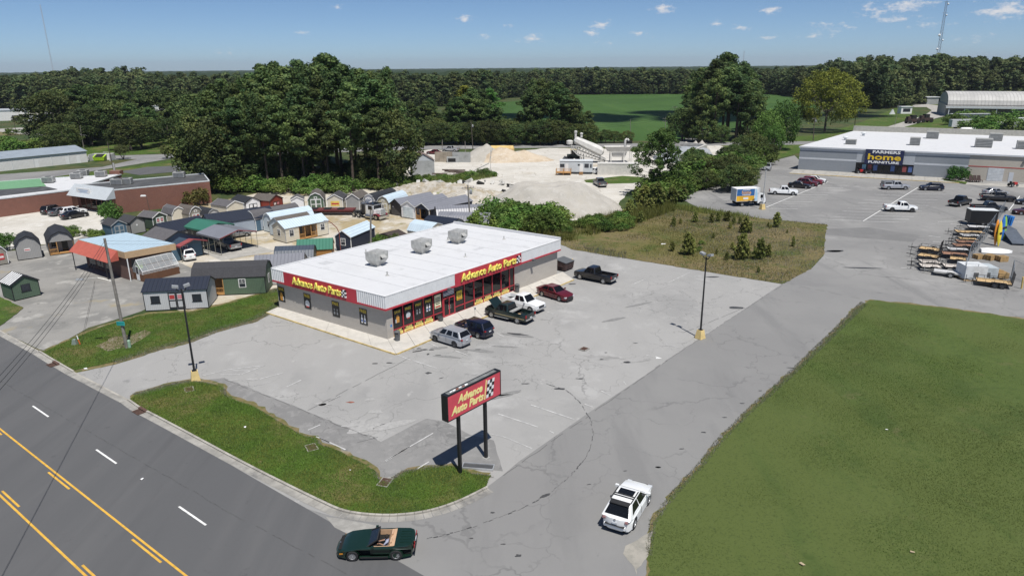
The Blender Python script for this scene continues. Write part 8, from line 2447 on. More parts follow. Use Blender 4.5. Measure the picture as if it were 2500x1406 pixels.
# ================================================================== VEGETATION
NR = np.random.default_rng(5)
def np_mesh(name,verts,nper,mat):
 """verts (N*nper,3): N separate faces of nper corners"""
 n = len(verts) // nper
 me = bpy.data.meshes.new(name)
 me.vertices.add(len(verts)); me.vertices.foreach_set('co',np.asarray(verts,dtype=np.float32).ravel())
 me.loops.add(len(verts)); me.loops.foreach_set('vertex_index',np.arange(len(verts),dtype=np.int32))
 me.polygons.add(n)
 me.polygons.foreach_set('loop_start',np.arange(0,len(verts),nper,dtype=np.int32))
 me.polygons.foreach_set('loop_total',np.full(n,nper,dtype=np.int32))
 me.update(calc_edges=True)
 me.materials.append(mat)
 return me
def leaf_faces(cent,rad,nl,size,aspect=1.0,jitter=.55,up=.25,tri=False,rg=NR):
 """leaf faces wrapped round ellipsoid clumps: cent (C,3), rad (C,3)"""
 C = len(cent); N = C * nl
 d = rg.normal(size=(N,3)); d[:,2] += up
 d /= np.linalg.norm(d,axis=1,keepdims=True)
 c = np.repeat(cent,nl,0); r = np.repeat(rad,nl,0)
 pos = c + d * r * rg.uniform(.55,1.05,(N,1))
 nrm = d + rg.normal(size=(N,3)) * jitter
 nrm /= np.linalg.norm(nrm,axis=1,keepdims=True)
 t = np.cross(nrm,rg.normal(size=(N,3))); t /= np.linalg.norm(t,axis=1,keepdims=True) + 1e-9
 b = np.cross(nrm,t)
 s = size * rg.uniform(.55,1.25,(N,1))
 if tri:
  v = np.stack([pos-t*s*.6-b*s*.4,pos+t*s*.6-b*s*.4,pos+b*s*.8*aspect],1)
  return v.reshape(-1,3), 3
 v = np.stack([pos-b*s*.6*aspect,pos+t*s*.5,pos+b*s*.6*aspect,pos-t*s*.5],1)
 return v.reshape(-1,3), 4
m_pine = leaf_mat('pine_needles',(.016,.036,.013),(.036,.062,.020),(.058,.082,.024),.4)
m_pine2 = leaf_mat('young_pine_needles',(.08,.105,.022),(.115,.14,.034))
m_oak = leaf_mat('oak_leaves',(.018,.036,.012),(.038,.058,.017),(.052,.066,.019),.35)
m_yoak = leaf_mat('yellowing_leaves',(.075,.078,.010),(.10,.10,.014),(.062,.07,.012))
m_kudzu = leaf_mat('kudzu_leaves',(.025,.06,.012),(.05,.10,.022),(.035,.08,.016))
m_bush = leaf_mat('shrub_leaves',(.028,.06,.012),(.055,.10,.018),(.07,.11,.025))
m_brownleaf = leaf_mat('autumn_leaves',(.10,.075,.018),(.15,.12,.035),(.07,.08,.02))
m_forest = leaf_mat('forest_leaves',(.020,.038,.015),(.042,.060,.022),(.060,.072,.026),.12)
m_bark = M('pine_bark',(.075,.055,.042),.95,var=.3,vs=4)
m_barkg = M('grey_bark',(.12,.10,.085),.95,var=.3,vs=4)
PROTO = {}
def tree_proto(key,kind_,seed,h=24.0):
 rg = np.random.default_rng(seed); rr_ = random.Random(seed)
 tb = MB(); cents, rads = [], []
 if kind_ == 'pine':
  lean = (rr_.uniform(-.5,.5),rr_.uniform(-.5,.5))
  tp = [Vector((0,0,0)),Vector((lean[0]*.3,lean[1]*.3,h*.45)),Vector((lean[0],lean[1],h*.95))]
  tb.tube(tp[0],tp[1],.36,.25,8).tube(tp[1],tp[2],.25,.06,7)
  low = rr_.uniform(.32,.45)
  nb = 44
  for i in range(nb):
   f = low + (1-low) * (i/nb) ** .9
   rad = 4.6 * (1-((f-low)/(1-low)) ** 2.2) * (.45+.55*min(1,(f-low)/.18)) * rr_.uniform(.6,1.1) + .3
   a = rr_.uniform(0,2*PI)
   base = Vector((lean[0]*f,lean[1]*f,h*f-rad*.12))
   tip = base + Vector((math.cos(a)*rad,math.sin(a)*rad,rad*.28))
   tb.tube(base,tip,.09,.025,4,False)
   for g_ in ((.55,.8,1.05) if rad > 2 else (.6,1.0)):
    c = base.lerp(tip,g_) + Vector((rr_.uniform(-.7,.7),rr_.uniform(-.7,.7),rr_.uniform(-.2,.5)))
    s = rr_.uniform(.75,1.35) * (1.0 if g_ > .7 else .85)
    cents.append(c); rads.append((s*1.2,s*1.2,s*.8))
  cents.append(Vector((lean[0],lean[1],h*.97))); rads.append((1.1,1.1,1.0))
  v, k = leaf_faces(np.array([tuple(c) for c in cents]),np.array(rads),62,.40,1.5,.5,.2,rg=rg)
  mat, bark = m_pine, m_bark
 elif kind_ == 'hero':
  h = 15
  tb.tube((0,0,0),(.1,.1,h*.5),.24,.16,10).tube((.1,.1,h*.5),(.2,0,h*.97),.16,.04,8)
  nb = 62
  for i in range(nb):
   f = .2 + .78 * (i/nb)
   rad = 5.4 * (1-((f-.2)/.8) ** 2.4) * rr_.uniform(.5,1.08) + .6
   a = i * 2.4 + rr_.uniform(-.4,.4)
   base = Vector((.1,.05,h*f-.3)); tip = base + Vector((math.cos(a)*rad,math.sin(a)*rad,rad*.35))
   tb.tube(base,tip,.06,.02,5,False)
   for g_ in (.62,.85,1.05):
    c = base.lerp(tip,g_) + Vector((rr_.uniform(-.5,.5),rr_.uniform(-.5,.5),rr_.uniform(-.2,.4)))
    s = rr_.uniform(.5,.85); cents.append(c); rads.append((s*1.15,s*1.15,s*.85))
  v, k = leaf_faces(np.array([tuple(c) for c in cents]),np.array(rads),60,.24,1.9,.6,.2,rg=rg)
  mat, bark = leaf_mat('open_pine_needles',(.03,.062,.014),(.05,.09,.02),(.06,.10,.022)), m_bark
 elif kind_ in ('oak','yoak','kudzu'):
  h = 14 if kind_ != 'yoak' else 22
  R_ = {'oak': 6.0,'yoak': 11.5,'kudzu': 6.0}[kind_]
  tb.tube((0,0,0),(0,0,h*.35),.42,.34,9)
  for i in range(9):
   a = 2 * PI * i / 9 + rr_.uniform(-.3,.3); rad = R_ * rr_.uniform(.45,.75)
   m_ = Vector((math.cos(a)*rad*.5,math.sin(a)*rad*.5,h*rr_.uniform(.45,.6)))
   tb.tube((0,0,h*.3),m_,.2,.12,6).tube(m_,(math.cos(a)*rad,math.sin(a)*rad,h*rr_.uniform(.6,.85)),.12,.04,5)
  nc = {'oak': 130,'yoak': 300,'kudzu': 110}[kind_]
  for i in range(nc):
   z = rr_.uniform(-.75,1); a = rr_.uniform(0,2*PI); q_ = math.sqrt(max(0,1-z*z))
   lob = 1 + .18 * math.sin(a*3+seed) + .12 * math.sin(a*5+z*4+seed)
   rr2 = rr_.uniform(.72,1.0) * lob
   c = Vector((math.cos(a)*q_*R_*rr2,math.sin(a)*q_*R_*rr2,h*.53+z*h*.46*rr_.uniform(.85,1.05)))
   s = rr_.uniform(.9,1.7) * (R_/6) ** .4; cents.append(c); rads.append((s*1.1,s*1.1,s*(.8 if kind_ != 'kudzu' else 1.3)))
  v, k = leaf_faces(np.array([tuple(c) for c in cents]),np.array(rads),64 if kind_ != 'yoak' else 56,.40 if kind_ != 'yoak' else .46,1.1,.6,.25,rg=rg)
  mat, bark = {'oak': m_oak,'yoak': m_yoak,'kudzu': m_kudzu}[kind_], m_barkg
 elif kind_ == 'myrtle':
  h = 5
  for i in range(5):
   a = 2 * PI * i / 5; tb.tube((0,0,0),(math.cos(a)*1.4,math.sin(a)*1.4,2.6),.09,.05,6)
  for i in range(46):
   z = rr_.uniform(-.5,1); a = rr_.uniform(0,2*PI); q_ = math.sqrt(max(0,1-z*z))
   cents.append(Vector((math.cos(a)*q_*2.5*rr_.uniform(.6,1),math.sin(a)*q_*2.5*rr_.uniform(.6,1),3.2+z*1.5))); s = rr_.uniform(.45,.8); rads.append((s*1.2,s*1.2,s))
  v, k = leaf_faces(np.array([tuple(c) for c in cents]),np.array(rads),55,.24,1.0,.7,.2,rg=rg)
  mat, bark = leaf_mat('myrtle_leaves',(.045,.055,.018),(.075,.085,.03)), m_barkg
 elif kind_ in ('bush','brown','round'):
  h = 2.6
  for i in range(5):
   a = 2 * PI * i / 5; tb.tube((math.cos(a)*.2,math.sin(a)*.2,0),(math.cos(a)*.9,math.sin(a)*.9,1.5),.05,.02,5)
  for i in range(34):
   z = rr_.uniform(-.3,1); a = rr_.uniform(0,2*PI); q_ = math.sqrt(max(0,1-z*z)); e = rr_.uniform(.55,1.08)
   cents.append(Vector((math.cos(a)*q_*1.7*e,math.sin(a)*q_*1.7*e,1.0+z*1.35*e))); s = rr_.uniform(.35,.7); rads.append((s,s,s*.9))
  v, k = leaf_faces(np.array([tuple(c) for c in cents]),np.array(rads),60,.17,1.3,.7,.25,rg=rg)
  mat, bark = {'bush': m_bush,'brown': m_brownleaf,'round': m_kudzu}[kind_], m_barkg
 elif kind_ == 'sapling':
  h = 2.4
  tb.tube((0,0,0),(0,0,h*.95),.045,.012,6)
  for i in range(26):
   f = .08 + .9 * i / 26; rad = (.75*(1-f) ** .6+.08) * rr_.uniform(.55,1.25); a = i * 2.4
   for g_ in (.5,1.0):
    cents.append(Vector((math.cos(a)*rad*g_,math.sin(a)*rad*g_,h*f+rad*.3*g_))); s = .22 * (1-f*.5) * rr_.uniform(.7,1.3); rads.append((s,s,s*1.2))
  v, k = leaf_faces(np.array([tuple(c) for c in cents]),np.array(rads),34,.13,2.0,.7,.5,rg=rg)
  mat, bark = m_pine2, m_bark
 crown = np_mesh('crown',v,k,mat)
 trunk = tb.mesh('trunk',True)
 trunk.materials.append(bark)
 zmax = float(v[:,2].max())
 PROTO[key] = (trunk,crown,zmax,float(np.abs(v[:,:2]).max()))
 return PROTO[key]
for i in range(4): tree_proto('pine%d' % i,'pine',100+i)
for i in range(3): tree_proto('oak%d' % i,'oak',200+i)
tree_proto('yoak','yoak',301); tree_proto('kudzu','kudzu',302); tree_proto('hero','hero',303); tree_proto('myrtle','myrtle',304)
for i in range(3): tree_proto('bush%d' % i,'bush',400+i)
tree_proto('brown','brown',410); tree_proto('round','round',411)
for i in range(2): tree_proto('sapling%d' % i,'sapling',420+i)
tr = random.Random(77)
CROWN_COL = {}
def seg(x,parts):
 for lim, t in parts:
  if x < lim: return t
 return parts[-1][1]
def plant(key,base,top_y=None,label='',cat='tree',group=None,name='pine_tree',h=None,wide=1.0,z0=0.0,mat=None):
 trunk, crown, zm_, rm_ = PROTO[key]
 p = G(*base)
 hh = h if h is not None else topz(p,top_y)
 s = hh / zm_
 o = thing(name,label,cat,(p.x,p.y,z0),tr.uniform(0,2*PI),group)
 o.scale = (s*wide,s*wide,s)
 t = link('trunk' if cat == 'tree' else 'stems',trunk,o)
 c = link('crown' if cat == 'tree' else 'foliage',crown,o)
 if mat:
  c.material_slots[0].link = 'OBJECT'; c.material_slots[0].material = mat
 return o
def interp(pts,x):
 for (a,b), (c,d) in zip(pts,pts[1:]):
  if a <= x <= c:
   return b + (d-b) * (x-a) / (c-a)
 return pts[0][1] if x < pts[0][0] else pts[-1][1]
 # the tall pine grove behind the sheds
prof = [(505,200),(560,186),(615,190),(640,152),(700,142),(760,137),(820,130),(870,142),(905,170),(955,162),(990,250)]
rows_ = {400: 'rear row',425: 'third row',446: 'second row',463: 'front row'}
gg = 'pines of the grove behind the sheds'
for (y,xs,dt) in ((400,range(560,940,46),4),(425,range(540,945,44),14),(446,range(548,945,48),45),(463,range(600,935,52),78)):
 for x in xs:
  xx = x + tr.uniform(-14,14); yy = y + tr.uniform(-7,7)
  ty = interp(prof,xx) + dt * tr.uniform(.5,1.5)
  plant('pine%d' % tr.randrange(4),(xx,yy),ty,'tall dark pine in the %s of the grove, %s' % (rows_[y],'above the brick wall' if xx < 620 else 'above the red shed' if xx < 720 else 'above the green barn shed' if xx < 810 else 'above the truck' if xx < 900 else 'beside the grey block building'),group=gg,wide=tr.uniform(1.0,1.25))
plant('pine1',(826,420),128,'tallest pine at the top of the grove behind the sheds',wide=1.25)
plant('pine3',(957,415),160,'slender pine standing apart at the right end of the grove',wide=.7)
for x in (515,530,545,560,580,600,625,660,690,735,780,815,850,880,905,930,948):
 plant('oak%d' % tr.randrange(3),(x,448+tr.uniform(-20,14)),(260 if x < 600 or x > 940 else 345)+tr.uniform(0,60),'leafy tree at the skirt of the pine grove, '+seg(x,((560,'leftmost above the brick wall'),(640,'left of the open gap'),(720,'behind the red shed'),(800,'behind the green barn shed'),(860,'behind the cream shed'),(920,'behind the white barn shed'),(960,'beside the grey block building'),(2000,'right at the block building'))),group='leafy trees at the grove edge',name='broadleaf_tree',wide=1.1)
for i in range(26):
 x = 555 + i * 16; plant('bush%d' % (i % 3),(x,470+tr.uniform(-6,6)-(10 if x > 850 else 0)),h=tr.uniform(2.0,4.5),label='green shrub below the grove, '+seg(x,((600,'beside the brick wall'),(680,'behind the white gabled shed'),(740,'behind the red shed'),(800,'behind the green barn shed'),(860,'behind the cream sign shed'),(920,'behind the white barn shed'),(3000,'at the rubble bank'))),cat='shrub',group='undergrowth shrubs below the grove',name='shrub',wide=1.4)
 # trees along the far road
cprof = [(1000,245),(1045,228),(1075,262),(1110,228),(1150,206),(1195,212),(1232,285),(1270,255),(1300,186),(1345,182),(1385,214),(1425,240),(1445,272)]
cl_ = 'pine in the belt of trees along the far road'
for x in range(1003,1442,17):
 xx = x + tr.uniform(-7,7)
 plant('pine%d' % tr.randrange(4),(xx,347+tr.uniform(-6,4)),interp(cprof,xx)+tr.uniform(0,34),'pine in the belt along the far road, '+seg(xx,((1050,'above the grey block building'),(1100,'above the silver pickup'),(1160,'left of the dark pole'),(1220,'above the yellow tank'),(1280,'right of the yellow tank'),(1340,'left of the silo'),(1400,'above the silo head'),(3000,'at the field corner'))),group='trees along the far road',wide=tr.uniform(1.0,1.4))
for x in range(1000,1446,13):
 plant('oak%d' % tr.randrange(3),(x+tr.uniform(-6,6),353+tr.uniform(-3,2)),300+tr.uniform(-14,22),'low leafy tree in the far road belt, '+seg(x,((1050,'behind the grey block building'),(1100,'behind the silver pickup'),(1160,'left of the dark pole'),(1220,'behind the yellow tank'),(1280,'right of the yellow tank'),(1340,'left of the silo'),(1400,'behind the silo head'),(3000,'at the field corner'))),group='low trees along the far road',name='broadleaf_tree',wide=1.2)
plant('pine2',(1197,346),214,'light green pine rising above the belt along the far road',wide=1.3,mat=m_kudzu)
plant('pine0',(1140,346),207,'pale flat-topped pine above the belt along the far road',wide=1.3,mat=m_yoak)
for x, ty in ((1478,316),(1500,320),(1530,318),(1460,325)):
 plant('oak%d' % tr.randrange(3),(x,349),ty,'round bush-like tree at the near edge of the crop field',group='round trees at the field edge',name='broadleaf_tree',wide=1.35)
 # big cluster right of the field
rp = [(1664,250),(1690,172),(1722,152),(1760,124),(1800,140),(1832,190),(1856,250)]
for y, st in ((322,26),(336,24),(346,30)):
 for x in range(1678,1850,st):
  xx = x + tr.uniform(-8,8)
  plant('pine%d' % tr.randrange(4),(xx,y+tr.uniform(-4,4)),interp(rp,xx)+(y-322)*tr.uniform(.6,2.4),'pine in the tall cluster right of the field, '+('rear row ' if y < 330 else 'middle row ' if y < 342 else 'front row ')+seg(xx,((1700,'at its left edge'),(1740,'left of its summit'),(1785,'at its summit'),(1820,'right of its summit'),(3000,'at its right edge'))),group='pines right of the crop field',wide=tr.uniform(1.05,1.35))
for x, y, ty in ((1690,346,300),(1720,350,285),(1665,344,262),(1830,345,290),(1760,350,305)):
 plant('oak%d' % tr.randrange(3),(x,y),ty,'leafy tree at the foot of the pines right of the field',group='leafy trees below the pines',name='broadleaf_tree',wide=1.2)
plant('yoak',(2013,322),163,'huge yellow-green spreading tree behind the furniture store',name='broadleaf_tree',wide=1.0)
for x, y, ty, lab in ((1872,372,262,'vine covered tree, left of the pair above the lane'),(1905,366,240,'vine covered tree, right of the pair above the lane'),(1885,378,300,'smaller vine covered tree in front of the pair')):
 plant('kudzu',(x,y),ty,lab,name='vine_covered_tree',wide=.85)
for x, y, ty in ((1810,398,330),(1835,392,322),(1850,384,335),(1790,408,352),(1862,396,350),(1820,412,362),(1880,392,352)):
 plant('oak%d' % tr.randrange(3),(x,y),ty,'dark tree in the clump beside the furniture store lane',group='dark trees beside the lane',name='broadleaf_tree',wide=1.1)
 # hero pine and the scrub round it
plant('hero',(1607,478),311,'open feathery pine standing alone at the edge of gravel yard',wide=1.05)
for x, y, h_ in ((1572,505,4.5),(1600,512,5.5),(1640,503,4.0),(1555,492,3.2),(1665,492,3.5),(1585,520,3.0),(1538,520,2.8)):
 plant('sapling%d' % tr.randrange(2),(x,y),h=h_,label='bright green young pine clustered below the feathery pine',group='young pines below the feathery pine',wide=1.15,name='young_pine')
sl_ = 'green shrub in the scrub line beside the furniture lot'
for i in range(64):
 f = .12 + .88 * tr.random()
 x = 1570 + 290 * f + tr.uniform(-22,22); y = 500 - 105 * f + tr.uniform(-16,14)
 plant('bush%d' % tr.randrange(3),(x,y),h=tr.uniform(2.2,4.8)*(1.25 if y < 450 else 1),label='green shrub in the scrub beside the furniture lot, '+seg(y,((410,'far end by the lane'),(430,'below the vine covered trees'),(455,'middle stretch'),(480,'right of the feathery pine'),(3000,'at the foot of the feathery pine'))),cat='shrub',group='scrub line beside the furniture lot',name='shrub',wide=1.35)
for i in range(16):
 plant('oak%d' % tr.randrange(3),(tr.uniform(1680,1830),tr.uniform(415,470)),h=tr.uniform(4,7),label='small leafy tree in the scrub line beside the furniture lot',group='small trees in the scrub line',name='broadleaf_tree',wide=1.3)
for i in range(62):
 x = 1160 + 380 * tr.random(); y = 552 - (x-1160) * .02 + tr.uniform(-14,22)
 h_ = (4.2 if x < 1345 else 2.0) * tr.uniform(.6,1.1)
 plant('bush%d' % tr.randrange(3),(x,y),h=h_,label='green shrub in the thicket behind the store, '+('tall ' if h_ > 3 else 'low ')+seg(x,((1200,'beside the pole'),(1250,'right of the pole'),(1300,'before the sand heap'),(1350,'behind the rear parapet'),(1420,'near the vacant lot'),(1480,'at the vacant lot corner'),(3000,'towards the feathery pine'))),cat='shrub',group='thicket behind the store',name='shrub',wide=1.3)
for i in range(34):
 x = tr.uniform(985,1210); y = 455 - (x-985) * .12 + tr.uniform(-8,8)
 plant('bush%d' % tr.randrange(3),(x,y),h=tr.uniform(.8,2.0),label='low green shrub on the bank beside the rubble',cat='shrub',group='shrubs on the rubble bank',name='shrub',wide=1.5)
 # left trees
for x, y, ty in ((148,350,222),(172,340,212),(205,345,205),(238,340,212),(275,350,238),(300,338,214),(330,352,252),(352,336,222),(380,348,262),(405,334,216),(430,340,232),(458,330,218),(485,338,228),(318,366,290),(350,362,285),(500,345,250),(262,330,205),(225,356,262),(140,365,300),(415,352,285),(300,362,300),(160,372,300)):
 plant(('oak%d' % tr.randrange(3)) if tr.random() < .6 else 'pine%d' % tr.randrange(4),(x+tr.uniform(-4,4),y),ty,'dark broad tree behind the white building, '+seg(x,((160,'at the far left end'),(200,'left of the dark hut'),(250,'behind the dark hut'),(290,'right of the dark hut'),(325,'behind the left lawn tree'),(370,'between the two lawn trees'),(410,'behind the right lawn tree'),(450,'right of the lawn trees'),(2000,'next to the pine grove'))),group='dark trees behind the white building',name='broadleaf_tree',wide=1.45)
plant('myrtle',(301,389),351,'small round tree on the lawn, left of two',name='ornamental_tree'); plant('myrtle',(408,388),352,'small round tree on the lawn, right of two',name='ornamental_tree')
for x, y, h_ in ((15,372,6),(40,375,5),(92,372,5),(28,330,3),(70,328,3),(60,362,3)):
 plant('bush%d' % tr.randrange(3),(x,y),h=h_,label='shrub on the far left grass below the dirt lot',cat='shrub',group='shrubs on the far left grass',name='shrub',wide=1.4)
plant('round',zk(390,800),zk(0,320)[1],'bright green rounded tree before the brick shop corner',name='ornamental_tree',cat='tree',wide=.95)
plant('brown',(482,502),457,'bronze leaved small tree against the brick wall',name='ornamental_tree',wide=1.2)
plant('round',(20,610),566,'green bush behind the grey barn sheds at the left edge',cat='shrub',name='shrub',wide=.8)
plant('bush1',(930,612),568,'rounded green shrub beside the pole behind the store',cat='shrub',name='shrub',wide=.95); plant('brown',(962,608),566,'dark brown shrub beside the low brown roof',cat='shrub',name='shrub',wide=.6,mat=m_oak)
plant('round',(2335,441),404,'dense round shrub where grey wall meets tan wall',cat='shrub',name='shrub',wide=1.15); plant('round',(2358,442),422,'small shrub beside the dense round one',cat='shrub',name='shrub')
for i in range(14):
 plant('bush%d' % tr.randrange(3),zv(tr.uniform(1080,1760),tr.uniform(1120,1270)),h=tr.uniform(3,7),label='shrub among the trailers by the pale warehouse',cat='shrub',group='shrubs among the trailers',name='shrub',wide=1.6)
for i in range(8):
 plant('bush%d' % tr.randrange(3),(tr.uniform(140,250),572+tr.uniform(-6,10)),h=tr.uniform(.8,1.6),label='low weedy shrub along the edge of the white parking lot',cat='shrub',group='weedy shrubs by the white parking lot',name='shrub',wide=1.4)
 # young pines in the vacant lot
for zx_, zy_, h_ in ((1092,478,3.6),(1130,470,2.4),(970,447,1.7),(1530,512,4.0),(1500,518,2.0),(1570,505,2.2),(1682,512,3.2),(1645,515,1.8),(1750,492,2.0),(1412,518,1.3),(1562,300,3.0),(1535,298,1.8),(1600,298,2.0),(1815,252,2.8),(1158,212,2.2),(980,245,1.8),(1290,215,1.8),(1342,205,1.9),(1422,205,2.0),(1400,195,1.4),(1470,232,1.6),(1440,262,1.3),(1520,225,1.4),
 (1952,408,1.3),(1956,358,.8),(1670,622,.9),(612,175,3.0),(712,215,2.2),(1458,432,1.2),(1905,300,.7),(1330,470,.9),(1750,250,.9),(1772,262,.8),(1305,340,1.0),(1036,225,1.1),(1570,350,.8)):
 plant('sapling%d' % tr.randrange(2),zj(zx_,zy_),h=h_,label=('tall' if h_ > 2.5 else 'middling' if h_ > 1.5 else 'small')+' young pine in the vacant lot, '+seg(zx_,((900,'by the thicket'),(1120,'in its left part'),(1350,'left of its middle'),(1480,'in its middle'),(1580,'right of its middle'),(1720,'in its right part'),(3000,'near its right edge')))+(', far side' if zy_ < 270 else ', near side' if zy_ > 450 else ''),group='pine saplings in the vacant lot',name='pine_sapling',wide=.9,z0=.04)
for i in range(4):
 plant('bush%d' % tr.randrange(3),zj(1000+tr.uniform(-60,240),400+tr.uniform(-60,80)),h=tr.uniform(.4,.8),label='low weedy shrub around the saplings in the vacant lot',cat='shrub',group='weedy shrubs in the vacant lot',name='shrub',wide=1.3)
 # ---- grass and weeds
def blades(name,poly_px,n,hmin,hmax,w,mat,z=.0,clump=0.0,seed=1,spread=.5,dens=None):
 rg = np.random.default_rng(seed)
 pts = [G(*p) if len(p) == 2 else Vector(p) for p in poly_px]
 xs = np.array([p.x for p in pts]); ys = np.array([p.y for p in pts])
 out = np.empty((0,2))
 while len(out) < n:
  q = np.column_stack([rg.uniform(xs.min(),xs.max(),n*3),rg.uniform(ys.min(),ys.max(),n*3)])
  inside = np.zeros(len(q),bool); j = len(xs) - 1
  for i in range(len(xs)):
   cond = ((ys[i] > q[:,1]) != (ys[j] > q[:,1])) & (q[:,0] < (xs[j]-xs[i])*(q[:,1]-ys[i])/(ys[j]-ys[i]+1e-12)+xs[i])
   inside ^= cond; j = i
  q = q[inside]
  if clump:
   k = np.sin(q[:,0]*clump) * np.cos(q[:,1]*clump*1.3) + np.sin(q[:,0]*clump*.37+2) + rg.normal(size=len(q)) * .7
   q = q[k > .2]
  out = np.vstack([out,q])
 out = out[:n]
 h = rg.uniform(hmin,hmax,n); a = rg.uniform(0,2*PI,n); ln = rg.normal(size=(n,2)) * spread * h[:,None]
 base = np.column_stack([out,np.full(n,z)]); t = np.column_stack([np.cos(a),np.sin(a),np.zeros(n)]) * (w*rg.uniform(.6,1.4,n))[:,None]
 tip = base + np.column_stack([ln,h])
 v = np.stack([base-t,base+t,tip],1).reshape(-1,3)
 o = link(name,np_mesh(name,v,3,mat))
 o['kind'] = 'stuff'
 return o
m_gl = leaf_mat('lawn_blades',(.034,.056,.012),(.05,.072,.017),(.048,.06,.017),.12); m_gv = leaf_mat('verge_blades',(.036,.07,.009),(.062,.10,.015),(.075,.085,.018),.3); m_gd = leaf_mat('dry_blades',(.16,.125,.05),(.24,.20,.10)); m_gw = leaf_mat('weed_blades',(.055,.07,.015),(.10,.10,.028))
blades('grass',verge_px,42000,.05,.14,.02,m_gv,.09,seed=2)
blades('grass',strip_px,26000,.05,.16,.022,m_gv,.06,seed=3)
blades('grass',[(1580,1430),(1594,1276),(1708,1140),(1840,994),(1967,880),(2110,742),(2500,785),(2700,1430)],90000,.03,.08,.02,m_gl,.045,seed=4,clump=.5)
blades('grass',vac_px,26000,.06,.28,.03,m_gw,.05,clump=.55,seed=5)
blades('dry_grass',vac_px,22000,.08,.4,.025,m_gd,.05,clump=.4,seed=6)
for k, line in enumerate(([(1585,1355),(1594,1276),(1646,1206),(1708,1140),(1761,1073),(1840,994),(1906,937),(1967,880),(2050,800),(2110,740)],verge_px[1:24],strip_px[8:17])):
 poly = [(x-9,y-3) for x,y in line] + [(x+7,y+4) for x,y in reversed(line)]
 blades('dry_grass',poly,9000,.05,.16,.02,m_gd,.03,seed=10+k)
blades('tall_weeds',[(1330,556),(1400,545),(1500,530),(1560,515),(1640,505),(1650,515),(1560,545),(1480,565),(1395,600),(1370,590)],8000,.4,1.7,.05,m_gw,.04,clump=.6,seed=21,spread=.25)
blades('tall_weeds',[(1160,545),(1250,540),(1340,545),(1345,590),(1250,570)],4000,.5,1.8,.05,m_gw,.03,clump=.6,seed=22,spread=.25)
blades('tall_weeds',[(960,470),(980,448),(1060,440),(1200,425),(1215,432),(1100,452),(1010,474)],7000,.3,1.2,.06,leaf_mat('bank_grass',(.06,.10,.02),(.14,.15,.04)),.03,seed=23,spread=.3)
blades('tall_weeds',[(1425,606),(1530,618),(1530,634),(1430,617)],380,.2,.9,.03,m_gd,.04,seed=24,spread=.25)
blades('tall_weeds',[(1640,500),(1860,533),(1850,540),(1640,512)],2600,.3,1.0,.04,m_gw,.04,clump=.5,seed=25,spread=.3)
# ---- the far woods: one mass nobody could count
def lowtree(seed,pine):
 rg = np.random.default_rng(seed); rr_ = random.Random(seed)
 h = 24.0; cents, rads = [], []
 for i in range(34):
  f = rr_.uniform(.12,1); w = (1-((f-.45)/.6) ** 2) if not pine else (1-((f-.5)/.52) ** 2)
  rad = (4.0 if not pine else 3.2) * max(.15,w) * rr_.uniform(.4,1); a = rr_.uniform(0,2*PI)
  cents.append((math.cos(a)*rad,math.sin(a)*rad,h*f*.94)); s = rr_.uniform(1.2,2.1); rads.append((s,s,s*.85))
 v, k = leaf_faces(np.array(cents),np.array(rads),30,1.0,1.0,.45,.35,tri=True,rg=rg)
 return np_mesh('forest_tree',v,k,m_forest)
fcol = bpy.data.collections.new('forest_sources')
for i in range(5):
 ob = bpy.data.objects.new('forest_source',lowtree(900+i,i % 2 == 0)); fcol.objects.link(ob)
